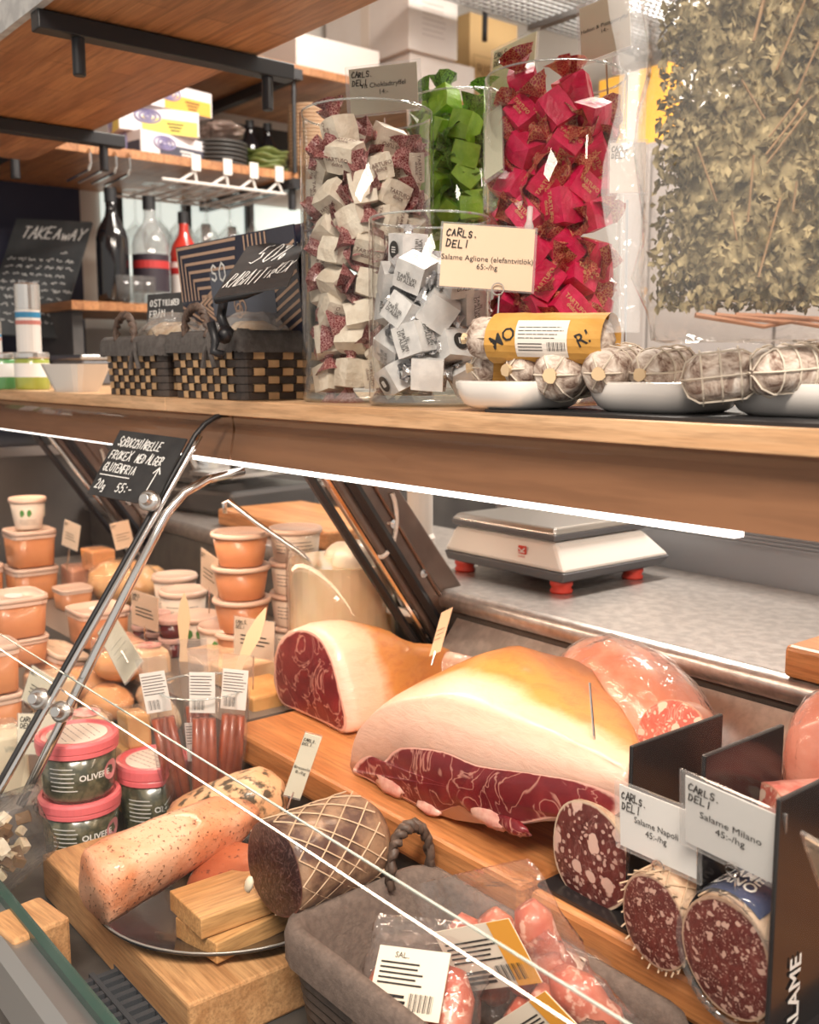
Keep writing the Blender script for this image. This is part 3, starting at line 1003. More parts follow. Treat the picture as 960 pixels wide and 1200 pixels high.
# ------------------------------------------------------------------ price signs on the ledge
GREENPAPER = mat('pale_green_card', (0.56, 0.56, 0.40), 0.7)
t = price_sign('cream price sign for white chocolate truffles stuck in the tall vase', [(404, 80), (493, 68), (495, 130), (408, 138)], 1.30, ['Vit Chokladtryffel', '14:-'], CAM_AZ, paper=mat('card_olive', (0.60, 0.54, 0.38), 0.7), size=0.0084, textz=0.02, lg=0.9)
sign_pin(t, 0.07, 0.03)
t = price_sign('pale green price sign for pistachio truffles behind the crimson vase', [(577, 60), (632, 31), (628, 96), (572, 118)], 1.38, ['Pistagetryffel', '14:-'], -60, paper=GREENPAPER, size=0.0075, textz=-0.02)
sign_pin(t, 0.07, 0.06)
t = price_sign('olive price sign for raspberry and pistachio truffles raised above the crimson vase', [(676, 8), (740, -18), (743, 55), (679, 79)], 1.16, ['Hallon & Pistagetryffel', '14:-'], -50, paper=mat('card_olive', (0.60, 0.54, 0.38), 0.7), size=0.0066, lg=0, textz=-0.02)
sign_pin(t, 0.08, 0.05)
obj('clip_ball', MB().lathe([(0, -0.006), (0.005, -0.004), (0.006, 0), (0.004, 0.006), (0.004, 0.014), (0, 0.016)], 12), clear('clear_clip', (0.9, 0.9, 0.9), 0.1, 1.45, body=0.3), t).location = (0.012, 0, -0.055)
PEACH = mat('peach_card', (0.80, 0.57, 0.38), 0.7)
t = price_sign('large peach price sign for elephant garlic salami in front of the vases', [(517, 261), (630, 266), (626, 346), (512, 335)], 1.02, ['Salame Aglione (elefantvitlök)', '65:-/hg'], CAM_AZ, paper=PEACH, size=0.0077, textz=-0.10, stand=(0.012, 0.03, 0.006), sleeve=0.05)
obj('clip_ball', MB().lathe([(0, -0.006), (0.004, -0.004), (0.005, 0), (0.003, 0.006), (0.003, 0.02), (0, 0.022)], 12), MATS['clear_clip'], t).location = (0.040, 0.004, 0.036)
price_sign('pale green price sign turned edge on against the crimson vase', [(567, 132), (590, 118), (590, 200), (568, 218)], 1.115, [], -95, paper=GREENPAPER, lg=0.0)
price_sign('white price sign half hidden between crimson vase and herb bag', [(712, 168), (760, 160), (758, 232), (713, 226)], 0.98, [], CAM_AZ, paper=mat('card_pinkish', (0.72, 0.62, 0.55), 0.7), lg=1.6)
sign_pin(bpy.data.objects['price_sign.005'], 0.06, 0.15)

# ------------------------------------------------------------------ wrapped salami on white plates
MOULD, nt, b = nodes('mould_white_salami_skin')
v = coords(nt)
n1 = noise(nt, v, 70, 6, 0.65, 0.8)
c = ramp(nt, n1, [(0.36, (0.16, 0.085, 0.06)), (0.50, (0.55, 0.45, 0.38)), (0.64, (0.80, 0.73, 0.66))])
L(nt, c, b.inputs['Base Color'])
b.inputs['Roughness'].default_value = 0.75
bump(nt, b, n1, 0.5, 0.004)
STRING = mat('tan_butcher_string', (0.70, 0.52, 0.32), 0.8)
KRAFT = mat('kraft_wrapping_paper', (0.66, 0.36, 0.085), 0.65, c2=(0.58, 0.30, 0.06), scale=25, bmp=0.3, bscale=40, bdist=0.006)
LABELP = mat('white_sticker', (0.82, 0.76, 0.70), 0.55)


def frame_to(p0, p1, roll=0.0):
    """matrix with local z from p0 to p1"""
    d = (Vector(p1) - Vector(p0)).normalized()
    return Matrix.Translation(p0) @ d.to_track_quat('Z', 'Y').to_matrix().to_4x4() @ Matrix.Rotation(roll, 4, 'Z')


def sausage(label, p0, p1, r, group='dried salami on plates', tip=(1, 0), paper=None, lab=False, ribs=6, name='dried_salami', seed=0, text=None):
    p0, p1 = Vector(p0), Vector(p1)
    l = (p1 - p0).length
    t = thing(name, label, 'salami', group=group)
    t.matrix_world = frame_to(p0, p1)
    rr = random.Random(seed)
    n, k = 20, 16
    rs = []
    for i in range(k + 1):
        u = i / k
        e = min(u, 1 - u) * l
        s = r * min(1.0, math.sqrt(max(0.0, 1 - max(0.0, 1 - e / (r * 0.9)) ** 2)) * 0.97 + 0.03)
        rs.append([(s * (1 + 0.05 * math.cos(a * 3 + seed) + rr.uniform(-.03, .03)) * math.cos(a), s * (1 + rr.uniform(-.03, .03)) * math.sin(a), u * l) for a in [2 * PI * j / n for j in range(n)]])
    obj('salami_body', MB().rings(rs), MOULD, t, smooth=True)
    m = MB()
    for q in range(ribs):     # string net running lengthways, gathered at the tied end
        a = 2 * PI * q / ribs
        m.tube([(r * s * math.cos(a), r * s * math.sin(a), z * l) for s, z in ((0.12, -0.01), (0.75, 0.06), (1.05, 0.2), (1.06, 0.5), (1.05, 0.8), (0.75, 0.94))], 0.0009, 4)
    for z in (0.25, 0.5, 0.75):
        m.tube([(r * 1.06 * math.cos(a), r * 1.06 * math.sin(a), z * l) for a in [2 * PI * j / 16 for j in range(17)]], 0.0008, 4)
    obj('string_net', m, mat('pale_net_string', (0.70, 0.62, 0.52), 0.8), t)
    for e, sgn, z in ((tip[0], -1, 0), (tip[1], 1, l)):
        if e:
            kn = MB()
            rg = []
            for zz, s in ((0.004, 0.30), (-0.003, 0.20), (-0.009, 0.36), (-0.016, 0.46), (-0.022, 0.30), (-0.025, 0.10)):
                rg.append([(r * s * rr.uniform(.8, 1.2) * math.cos(a), r * s * rr.uniform(.8, 1.2) * math.sin(a), z - sgn * -zz * 1.0 if sgn < 0 else z - zz) for a in [2 * PI * j / 9 for j in range(9)]])
            kn.rings(rg)
            obj('tied_end', kn, STRING, t)
    if paper:
        z0, z1 = paper
        m = MB()
        rg = []
        for i in range(9):
            u = i / 8
            z = z0 + (z1 - z0) * u
            rg.append([((r * 1.10 + 0.001) * (1 + rr.uniform(-.02, .02)) * math.cos(a), (r * 1.10 + 0.001) * (1 + rr.uniform(-.02, .02)) * math.sin(a), (z + 0.018 * math.cos(a - 0.8) * (i == 0)) * l) for a in [2 * PI * j / 22 for j in range(22)]])
        m.rings(rg, True, False, False)
        pw = obj('kraft_wrapper', m, KRAFT, t, smooth=False)
    return t


S1 = sausage('kraft wrapped salami with white barcode sticker lying on top of the others', at(548, 396, d=0.965), at(722, 398, d=0.885), 0.0200, paper=(0.22, 0.97), seed=1)
# sticker and print on the kraft roll: bent strips that follow the roll
l1 = 0.15


def on_roll(parent, a0, a1, z0, z1, r, m, name, n=8):
    mb = MB()
    rows = [[(r * math.cos(a0 + (a1 - a0) * i / n), r * math.sin(a0 + (a1 - a0) * i / n), z) for i in range(n + 1)] for z in (z0, z1)]
    mb.rings(rows, False, False, False)
    return obj(name, mb, m, parent)


def roll_angle(t, r):
    """angle on a roll that faces the camera"""
    inv = t.matrix_world.inverted() @ Vector(CP)
    return math.atan2(inv.y, inv.x)


a = roll_angle(S1, 0.02)
SL = (at(548, 396, d=0.965) - at(722, 398, d=0.885)).length
st = on_roll(S1, a - 0.75, a + 0.75, SL * 0.42, SL * 0.76, 0.0236, LABELP, 'barcode_sticker')
SGN = 1
_t = S1.matrix_world.to_3x3() @ Vector((-math.sin(a), math.cos(a), 0))
SGN = 1 if _t.z > 0 else -1


def roll_print(parent, a, r, z, mb, m, name, turn=0.0):
    """bend flat lettering (xz plane) around the roll; x runs along the axis, z of the text around it"""
    out = MB()
    v = []
    for x, y, zz in mb.v:
        xx, yy = x * math.cos(turn) - zz * math.sin(turn), x * math.sin(turn) + zz * math.cos(turn)
        an = a + SGN * yy / r
        v.append((r * math.cos(an), r * math.sin(an), z + xx))
    out.add(v, mb.f)
    return obj(name, out, m, parent)


bars = MB()
for k in range(14):
    bars.box((0.006 + k * 0.0013, 0, -0.007), (0.0003 + 0.0005 * ((k * 7) % 3) / 2, 0.0001, 0.008))
scribble_lines(bars, -0.022, 0.022, -0.001, 0.012, 4, 0.0006, 5)
scribble_lines(bars, -0.022, 0.002, -0.012, -0.003, 3, 0.0008, 6)
roll_print(S1, a, 0.0239, SL * 0.59, bars, INK, 'barcode_print')
roll_print(S1, a, 0.0236, SL * 0.335, text_mb('MO', 0.017, bold=0.01), INK, 'lettering', turn=0.5)
roll_print(S1, a, 0.0236, SL * 0.86, text_mb('RI', 0.017, bold=0.01), INK, 'lettering', turn=0.5)

S2 = sausage('salami tip in kraft paper poking out left beside the short vase', at(552, 431, d=0.975), at(660, 424, d=0.99), 0.0165, paper=(0.2, 1.0), seed=2)
S3 = sausage('kraft wrapped salami with straw coloured tip, second from the left on the plates', at(596, 433, d=0.93), at(690, 424, d=0.98), 0.0205, paper=(0.30, 1.0), seed=3)
S4 = sausage('round netted salami with pale knot in the middle of the first plate', at(646, 440, d=0.895), at(690, 434, d=0.99), 0.0235, seed=4)
S5 = sausage('white mouldy salami with pinkish knot resting between the first two plates', at(703, 438, d=0.865), at(742, 428, d=0.96), 0.0210, seed=5)
S6 = sausage('short netted salami hanging over the second plate', at(752, 438, d=0.86), at(806, 430, d=0.92), 0.0195, seed=6, tip=(1, 1))
S7 = sausage('thick reddish salami lying across the right end of the second plate', at(800, 446, d=0.805), at(890, 436, d=0.79), 0.0205, seed=7, tip=(0, 1))
S8 = sausage('netted salami at the far right on the third plate', at(882, 437, d=0.765), at(958, 430, d=0.78), 0.0185, seed=8, tip=(0, 1))
S9 = sausage('dark salami behind the herb bag at the right edge', at(925, 428, d=0.85), at(1010, 426, d=0.80), 0.018, seed=9)
PORC = mat('white_porcelain', (0.80, 0.76, 0.72), 0.18, coat=0.6)


def plate(label, px, f, lx, ly, h=0.024):
    p = floor_at(px, f, LEDGE_Z + 0.003)
    m = MB()
    m.lathe([(0, 0), (0.74, 0), (0.86, 0.004), (0.96, 0.55 * h), (1.0, h), (0.975, h + 0.002), (0.92, 0.6 * h), (0.80, 0.008), (0, 0.007)], 40, ex=4.0, sx=lx / 2, sy=ly / 2)
    o = obj('serving_plate', m, PORC, smooth=True)
    o.location = p
    return tag(o, label, 'plate', 'white plates of salami')


plate('small white porcelain plate at the left under the kraft wrapped salami', 608, 0.975, 0.105, 0.10)
plate('white porcelain plate in the middle under four netted salami', 778, 0.89, 0.115, 0.105)
plate('white porcelain plate at the right edge under the herb bag', 960, 0.81, 0.13, 0.11)

# ------------------------------------------------------------------ bag of dried oregano
HB = floor_at(885, 0.775, 0)
HBM = Matrix.Translation((HB.x, HB.y, 1.366)) @ Matrix.Rotation(R(CAM_AZ + 90 + 6), 4, 'Z')
hb = thing('herb_bag', 'big clear bag of dried oregano bunches lying over the salami', 'herb bag')
hb.matrix_world = HBM
LEAF = mat('dried_oregano_leaf', (0.10, 0.080, 0.035), 0.85, c2=(0.46, 0.38, 0.21), scale=48, lo=0.40, hi=0.62)
r5 = random.Random(5)
m = MB()
mid = MB()
for k in range(12000):
    x, z = r5.uniform(-0.078, 0.085), r5.uniform(0.018, 0.30)
    y = r5.uniform(-0.026, 0.026)
    s = r5.uniform(0.0022, 0.0056)
    q = Euler((r5.uniform(0, 6.3), r5.uniform(0, 6.3), r5.uniform(0, 6.3))).to_matrix().to_4x4()
    m.add([(-s, 0, 0), (0, -s * 0.62, s * 0.2), (s, 0, 0), (0, s * 0.62, s * 0.2)], [(0, 1, 2, 3)], Matrix.Translation((x, y, z)) @ q)
tag(obj('dried_leaves', m, LEAF, hb), kind='stuff')
STEMM = mat('dry_straw_stem', (0.36, 0.23, 0.12), 0.8, c2=(0.26, 0.16, 0.08), scale=30)
for k in range(9):
    x = -0.04 + 0.0145 * k + r5.uniform(-.004, .004)
    y = r5.choice((-0.027, -0.024, 0.01))
    z0 = r5.uniform(0.17, 0.25)
    x1 = x + r5.uniform(-.02, .02)
    obj('stem', MB().tube([(x, y, z0), ((x + x1) / 2 + r5.uniform(-.004, .004), y, (z0 + 0.31) / 2), (x1, y, 0.32)], [0.0011, 0.0017, 0.0024], 6), STEMM, hb)
for k in range(14):
    x = r5.uniform(-0.05, 0.055)
    z0 = r5.uniform(0.03, 0.2)
    obj('twig', MB().tube([(x, -0.028, z0), (x + r5.uniform(-.03, .03), -0.031, z0 + r5.uniform(0.02, 0.06))], 0.0008, 5), STEMM, hb)
core = MB()
rs = []
for i in range(9):
    rs.append([((0.068 if 0 < i < 8 else 0.05) * c_ * r5.uniform(.9, 1.1) + 0.004, 0.016 * s_ * r5.uniform(.8, 1.2), 0.024 + 0.28 * i / 8) for c_, s_ in [(math.copysign(abs(math.cos(2 * PI * j / 20)) ** 0.5, math.cos(2 * PI * j / 20)), math.sin(2 * PI * j / 20)) for j in range(20)]])
obj('packed_core', core.rings(rs), LEAF, hb)
for k in range(5):  # reddish strands painted in for the warm reflections on the bag's folded bottom
    x = -0.06 + 0.015 * k
    obj('reflection_strand', MB().tube([(x, -0.024, 0.012), (x + 0.05, -0.027, 0.004 + 0.003 * (k % 3)), (x + 0.09, -0.02, 0.010)], [0.0022, 0.0018, 0.0012], 6), mat('reddish_reflection', (0.40, 0.20, 0.12), 0.7), hb)
m = MB()
rs = []
for i in range(15):
    z = -0.006 + i * 0.0235
    hw = 0.094 + 0.004 * math.sin(i * 1.3) - 0.012 * (i < 2)
    hd = 0.036 + 0.003 * math.sin(i * 2.1) - 0.020 * (i == 0)
    ring = []
    for j in range(40):
        a_ = 2 * PI * j / 40
        cx, sy = math.cos(a_), math.sin(a_)
        k_ = (abs(cx) ** 3.2 + abs(sy) ** 3.2) ** (-1 / 3.2)
        ring.append((hw * cx * k_ + r5.uniform(-.002, .002), hd * sy * k_ + r5.uniform(-.0025, .0025), z + r5.uniform(-.002, .002)))
    rs.append(ring)
m.rings(rs, True, True, False)
obj('clear_bag', m, clear('crinkled_cellophane', (0.97, 0.96, 0.95), 0.10, 1.42, bmp=0.9, bscale=26, body=0.05), hb, smooth=True)
m = MB()
m.rings([[(-0.094, -0.004, z), (-0.108 - 0.004 * math.sin(z * 60), -0.012, z), (-0.118 + 0.006 * math.sin(z * 45), 0.002, z)] for z in [0.0 + 0.02 * k for k in range(17)]], False, False, False)
obj('bag_seam', m, clear('cellophane_seam', (0.92, 0.92, 0.92), 0.15, 1.6, bmp=1.0, bscale=40, body=0.22), hb, smooth=True)

# ------------------------------------------------------------------ woven baskets on the ledge
DARKS = mat('dark_brown_strand', (0.030, 0.020, 0.016), 0.5, c2=(0.055, 0.038, 0.030), scale=60)
TANS = mat('tan_splint', (0.56, 0.36, 0.19), 0.55, c2=(0.46, 0.28, 0.14), scale=40)
LINER = mat('charcoal_cloth', (0.075, 0.065, 0.062), 0.9, c2=(0.10, 0.09, 0.085), scale=120, bmp=0.3, bscale=300)


def rrect(lx, ly, r, n=5):
    pts_ = []
    for cx, cy, a0 in ((lx / 2 - r, ly / 2 - r, 0), (-lx / 2 + r, ly / 2 - r, 90), (-lx / 2 + r, -ly / 2 + r, 180), (lx / 2 - r, -ly / 2 + r, 270)):
        for k in range(n + 1):
            a_ = R(a0 + 90 * k / n)
            pts_.append((cx + r * math.cos(a_), cy + r * math.sin(a_)))
    return pts_


def arch_handle(parent, c, w_, h_, axis, r_=0.006):
    """twisted rope handle: arch over the rim"""
    m = MB()
    pts_, n = [], 26
    for k in range(n + 1):
        a_ = PI * k / n
        pts_.append((math.cos(a_) * w_ / 2, max(0.0, math.sin(a_)) ** 0.7 * h_))
    for ph in (0, PI):
        tw = []
        for i, (u_, v_) in enumerate(pts_):
            o_ = r_ * 0.55 * math.cos(i * 1.3 + ph)
            p_ = r_ * 0.55 * math.sin(i * 1.3 + ph)
            tw.append((c[0] + (u_ if axis == 0 else o_), c[1] + (u_ if axis == 1 else o_), c[2] + v_ + p_))
        m.tube(tw, r_ * 0.62, 6)
    return obj('handle', m, mat('dark_rope_handle', (0.07, 0.045, 0.035), 0.55, c2=(0.13, 0.085, 0.065), scale=90), parent, smooth=True)


def basket(label, loc, lx, ly, h, rows, group, handle_axis=0, rz=0.0, cols=9, colsy=7):
    t = thing('woven_basket', label, 'basket', loc, rz, group)
    obj('inner_wall', MB().rings([[(x, y, z) for x, y in rrect(lx - 0.014, ly - 0.014, 0.012)] for z in (0.001, h - 0.004)], True, True, False), DARKS, t)
    rh = (h - 0.014) / rows
    flare = 0.06
    for k in range(rows):
        z = rh * (k + 0.5)
        s = 1 - flare * (1 - z / h)
        outl = rrect(lx * s, ly * s, 0.014)
        inn = rrect(lx * s - 0.006, ly * s - 0.006, 0.012)
        m = MB()
        m.rings([[(x, y, z - rh * 0.44) for x, y in inn], [(x, y, z - rh * 0.44) for x, y in outl], [(x, y, z + rh * 0.44) for x, y in outl], [(x, y, z + rh * 0.44) for x, y in inn]], True, False, False)
        obj('strand', m, DARKS, t)
    def splint(fx, along, side, ww):
        m = MB()
        pts_ = []
        for k in range(rows):
            for dz in (-0.42, 0.42):
                z = rh * (k + 0.5 + dz)
                s = 1 - flare * (1 - z / h)
                out_ = 0.0022 if (k + along) % 2 else -0.0045
                pts_.append((z, s, out_))
        ra, rb = [], []
        for z, s, o_ in pts_:
            if side in (0, 1):
                sg = -1 if side == 0 else 1
                ra.append((fx * s - ww / 2, sg * (ly / 2 * s + o_), z))
                rb.append((fx * s + ww / 2, sg * (ly / 2 * s + o_), z))
            else:
                sg = -1 if side == 2 else 1
                ra.append((sg * (lx / 2 * s + o_), fx * s - ww / 2, z))
                rb.append((sg * (lx / 2 * s + o_), fx * s + ww / 2, z))
        m.rings([ra, rb], False, False, False)
        obj('splint', m, TANS, t)
    for i in range(cols):
        fx = (i + 0.5) / cols * (lx - 0.03) - (lx - 0.03) / 2
        for side in (0, 1):
            splint(fx, i, side, (lx - 0.03) / cols * 0.72)
    for i in range(colsy):
        fx = (i + 0.5) / colsy * (ly - 0.03) - (ly - 0.03) / 2
        for side in (2, 3):
            splint(fx, i, side, (ly - 0.03) / colsy * 0.72)
    # cloth lining folded over the rim
    m = MB()
    rs = []
    rq = random.Random(3)
    for (off, z) in ((-0.012, h - 0.02), (-0.008, h - 0.004), (0.0, h + 0.003), (0.010, h - 0.002), (0.013, h - 0.014), (0.0125, h - 0.025)):
        rs.append([(x + rq.uniform(-.0012, .0012), y + rq.uniform(-.0012, .0012), z + rq.uniform(-.0015, .0015)) for x, y in rrect(lx + off, ly + off, 0.016, 8)])
    m.rings(rs, True, False, False)
    obj('cloth_liner', m, LINER, t, smooth=True)
    kx = -lx * 0.05 if handle_axis == 0 else 0
    arch_handle(t, (kx, -ly / 2 - 0.002, h - 0.006), 0.062, 0.040, 0)
    arch_handle(t, (kx, ly / 2 + 0.002, h - 0.006), 0.062, 0.040, 0)
    tie = MB()
    for dx in (-0.006, 0.008):
        tie.tube([(kx + 0.045, -ly / 2 - 0.008, h - 0.008), (kx + 0.045 + dx, -ly / 2 - 0.011, h - 0.024), (kx + 0.045 + dx * 2.2, -ly / 2 - 0.010, h - 0.045)], [0.004, 0.0028, 0.0035], 6)
    obj('ribbon_tie', tie, LINER, t)
    return t


BAS_H = 0.086
basket('dark woven basket with charcoal liner beside the tall vase, holding the sale sign', (-1.232, 0.738, LEDGE_Z), 0.20, 0.185, BAS_H, 7, 'woven baskets on the ledge')
basket('dark woven basket with charcoal liner, left one, filled with bagged bread', (-1.452, 0.726, LEDGE_Z), 0.205, 0.165, BAS_H - 0.002, 7, 'woven baskets on the ledge')


def crumple(seed, lx, ly, lz, n=7, jit=0.2):
    r = random.Random(seed)
    rs = []
    for i in range(n):
        u = i / (n - 1)
        s = math.sin(PI * (0.12 + 0.80 * u)) ** 0.6
        rs.append([(lx / 2 * s * math.cos(a_) * r.uniform(1 - jit, 1 + jit), ly / 2 * s * math.sin(a_) * r.uniform(1 - jit, 1 + jit), lz * u + r.uniform(-jit, jit) * lz * 0.1) for a_ in [2 * PI * j / 16 for j in range(16)]])
    return MB().rings(rs)


CRUST = mat('pale_bread_crust', (0.55, 0.36, 0.20), 0.7, c2=(0.70, 0.55, 0.38), scale=45, bmp=0.4)
for k, (x, y, s, lab) in enumerate(((-1.47, 0.72, 1.0, 'flat bread in a clear bag filling the left basket'), (-1.38, 0.745, 0.75, 'small bagged flat bread at the right end of the left basket'), (-1.195, 0.70, 0.85, 'bagged crispbread at the corner of the right basket'))):
    t = thing('bread_bag', lab, 'bread', (x, y, LEDGE_Z + 0.052), 0.2 * k)
    obj('bread', crumple(k + 3, 0.11 * s, 0.07 * s, 0.058 * s), CRUST, t, smooth=True)
    obj('clear_bag', crumple(k + 13, 0.125 * s, 0.085 * s, 0.072 * s, 9, 0.22), clear('bread_bag_film', (0.96, 0.95, 0.93), 0.12, 1.5, bmp=0.8, bscale=70, body=0.18), t, smooth=False)

# crispbread bag with the art-deco line pattern
M, bw, bh = fitcard([(206, 290), (362, 258), (366, 402), (232, 402)], 1.46, -50)
kb = thing('cracker_bag', 'navy cracker bag with copper line pattern standing in the right basket', 'cracker bag')
kb.matrix_world = M
NAVYB = mat('navy_foil_bag', (0.018, 0.022, 0.045), 0.35, coat=0.3, bmp=0.2, bscale=20)
COPPER = mat('copper_print', (0.62, 0.42, 0.30), 0.4, 0.3)
SILVB = mat('grey_blue_panel', (0.10, 0.115, 0.15), 0.4)
m = MB()
rs = []
for i in range(9):
    z = -bh / 2 + bh * i / 8
    dd = 0.022 * max(0.0, math.sin(PI * min(1, max(0, 1 - i / 8)) ** 0.6)) + 0.001
    rs.append([(bw / 2 * cx, 0.013 + dd * sy, z) for cx, sy in [(math.cos(2 * PI * j / 24), math.sin(2 * PI * j / 24)) for j in range(24)]])
rs2 = []
for rg in rs:
    rs2.append([(math.copysign(abs(p[0] / (bw / 2)) ** 0.5, p[0]) * bw / 2, p[1], p[2]) for p in rg])
obj('foil_bag', MB().rings(rs2), NAVYB, kb, smooth=True)
obj('front_panel', MB().box((0, -0.0112, 0), (bw * 0.96, 0.002, bh * 0.97)), NAVYB, kb)
u = bw / 12
pt = MB()
for k in range(7):           # nested right-angle lines, left top block
    o_ = k * u * 0.38
    pt.ribbon([(-bw * 0.47 + o_, -bh * 0.05), (-bw * 0.47 + o_, bh * 0.46 - o_), (bw * 0.05 - o_ * 0.3, bh * 0.46 - o_)], u * 0.13)
for k in range(6):           # right top: lines turning the other way
    o_ = k * u * 0.38
    pt.ribbon([(bw * 0.12 + o_, bh * 0.46), (bw * 0.12 + o_, bh * 0.32 - o_ * 0.2), (bw * 0.46, bh * 0.32 - o_ * 0.2)], u * 0.13)
for k in range(7):
    o_ = k * u * 0.42
    pt.ribbon([(-bw * 0.47, -bh * 0.12 - o_), (-bw * 0.25, -bh * 0.30 - o_ * 0.5), (-bw * 0.12, -bh * 0.46)], u * 0.13)
for k in range(9):
    o_ = k * u * 0.42
    pt.ribbon([(bw * 0.30, -bh * 0.46 + o_ * 0.9), (bw * 0.47, -bh * 0.30 + o_ * 0.9)], u * 0.13)
    if k < 6:
        pt.ribbon([(bw * 0.30, -bh * 0.10 + o_ * 0.6), (bw * 0.14, -bh * 0.20 + o_ * 0.6)], u * 0.13)
q = [(-bw * .32, -bh * .12), (-bw * .18, bh * .02), (-bw * .04, -bh * .12), (-bw * .18, -bh * .26), (-bw * .32, -bh * .12)]
for s in (1.0, 0.7, 0.4):
    pt.ribbon([(-bw * .18 + (x + bw * .18) * s, -bh * .12 + (z + bh * .12) * s) for x, z in q], u * 0.13)
obj('line_pattern', pt, COPPER, kb).location.y = -0.0124
obj('name_panel', MB().box((bw * 0.06, -0.0126, -bh * 0.02), (bw * 0.5, 0.0008, bh * 0.42)), SILVB, kb)
tx = hand(MB(), 'SO', -bw * 0.17, bh * 0.10, u * 0.75, u * 0.6, u * 0.1)
sl = MB()
for cx, cz in ((0.02, -0.13), (0.06, -0.16), (0.03, -0.19)):
    sl.ribbon([(bw * cx + u * 0.3 * math.cos(a_), bh * cz + u * 0.3 * math.sin(a_)) for a_ in [2 * PI * j / 10 for j in range(11)]], u * 0.08)
obj('lettering', tx, CHALK, kb).location.y = -0.0134
obj('ring_emblem', sl, COPPER, kb).location.y = -0.0134

# sale sign held by a black clip
M, sw, sh = fitcard([(291, 292), (358, 276), (338, 338), (250, 348)], 1.215, -45)
SLATE = mat('black_chalkboard', (0.022, 0.022, 0.024), 0.6, c2=(0.032, 0.032, 0.034), scale=30)
t = thing('sale_sign', 'black sale sign with white writing clipped above the right basket', 'chalk sign')
t.matrix_world = M
obj('board', MB().box((0, 0, 0), (sw, 0.002, sh)), SLATE, t)
m = MB()
hand(m, '50%', -sw * 0.30, sh * 0.04, sh * 0.36, sw * 0.14, sw * 0.024, 0.15, 0.03)
hand(m, 'RABATT', -sw * 0.46, -sh * 0.36, sh * 0.25, sw * 0.062, sw * 0.016, 0.1, 0.04)
hand(m, 'FR', sw * 0.10, -sh * 0.30, sh * 0.14, sw * 0.036, sw * 0.011, 0.1, 0.05)
hand(m, 'KEX', sw * 0.20, -sh * 0.24, sh * 0.20, sw * 0.05, sw * 0.014, 0.15, 0.05)
obj('chalk_writing', m, CHALK, t).location.y = -0.0013
cl = MB()
p = at(262, 352, d=1.262)
cl.tube([at(252, 352, d=1.235), at(288, 346, d=1.228), at(312, 336, d=1.225)], 0.0045, 8)
cl.tube([at(262, 352, d=1.260), at(259, 372, d=1.258), at(266, 388, d=1.255)], 0.006, 8)
clip = thing('sign_clip', 'black plastic clip gripping the right basket rim under the sale sign', 'clip')
obj('jaw', cl, BLACKM, clip, smooth=True)
cl = MB().tube([at(247, 378, d=1.236), at(253, 400, d=1.236), at(250, 412, d=1.236), at(262, 416, d=1.236)], 0.0055, 8)
cl.tube([at(266, 388, d=1.252), at(262, 396, d=1.240)], 0.009, 8)
obj('clip_arm', cl, BLACKM, clip, smooth=True)

# small chalk sign behind the left basket
M, sw, sh = fitcard([(174, 346), (219, 342), (219, 378), (172, 381)], 1.62, CAM_AZ)
t = thing('chalk_sign', 'small black chalk sign for cheese standing behind the left basket', 'chalk sign')
t.matrix_world = M
obj('board', MB().box((0, 0, 0), (sw, 0.003, sh)), SLATE, t)
m = MB()
hand(m, 'OST', -sw * 0.42, sh * 0.08, sh * 0.22, sw * 0.075, sw * 0.02)
hand(m, 'TILLBRED', -sw * 0.10, sh * 0.10, sh * 0.18, sw * 0.04, sw * 0.018)
hand(m, 'FRÅN', -sw * 0.42, -sh * 0.28, sh * 0.22, sw * 0.075, sw * 0.02)
hand(m, '1', sw * 0.12, -sh * 0.30, sh * 0.24, sw * 0.075, sw * 0.02)
obj('chalk_writing', m, CHALK, t).location.y = -0.002
sign_pin(t, sh, 0.03)

# grey tray, jars and tin at the far left
p = floor_at(93, 1.80, LEDGE_Z)
m = MB()
m.lathe([(0, 0), (0.62, 0), (1.0, 0.048), (0.96, 0.048), (0.60, 0.004), (0, 0.004)], 32, ex=6, sx=0.052, sy=0.042)
o = tag(obj('white_bowl', m, mat('grey_white_melamine', (0.62, 0.60, 0.57), 0.4), smooth=False), 'square white bowl beside the left basket on the ledge', 'bowl')
o.location = p
o.rotation_euler.z = R(20)
TIN = mat('silver_lid', (0.66, 0.65, 0.63), 0.25, 0.9)
for px, f, cc, lab in ((8, 2.02, (0.10, 0.28, 0.10), 'lidded jar with dark green label band at the left picture edge'), (42, 1.98, (0.30, 0.36, 0.06), 'lidded jar with olive green label band under the tall tin')):
    t = thing('spread_jar', lab, 'jar', floor_at(px, f, LEDGE_Z), 0, 'jars on the ledge')
    obj('glass_body', MB().lathe([(0, 0), (0.030, 0), (0.032, 0.003), (0.032, 0.056), (0.029, 0.060), (0, 0.060)], 24), mat('jar_' + lab[:24], cc, 0.25, coat=0.6), t, smooth=True)
    obj('paper_label', MB().lathe([(0.0325, 0.024), (0.0325, 0.050)], 24, cap0=False, cap1=False), PAPERW, t, smooth=True)
    obj('lid', MB().lathe([(0, 0.059), (0.032, 0.059), (0.033, 0.061), (0.033, 0.069), (0.031, 0.071), (0, 0.071)], 24), TIN, t)
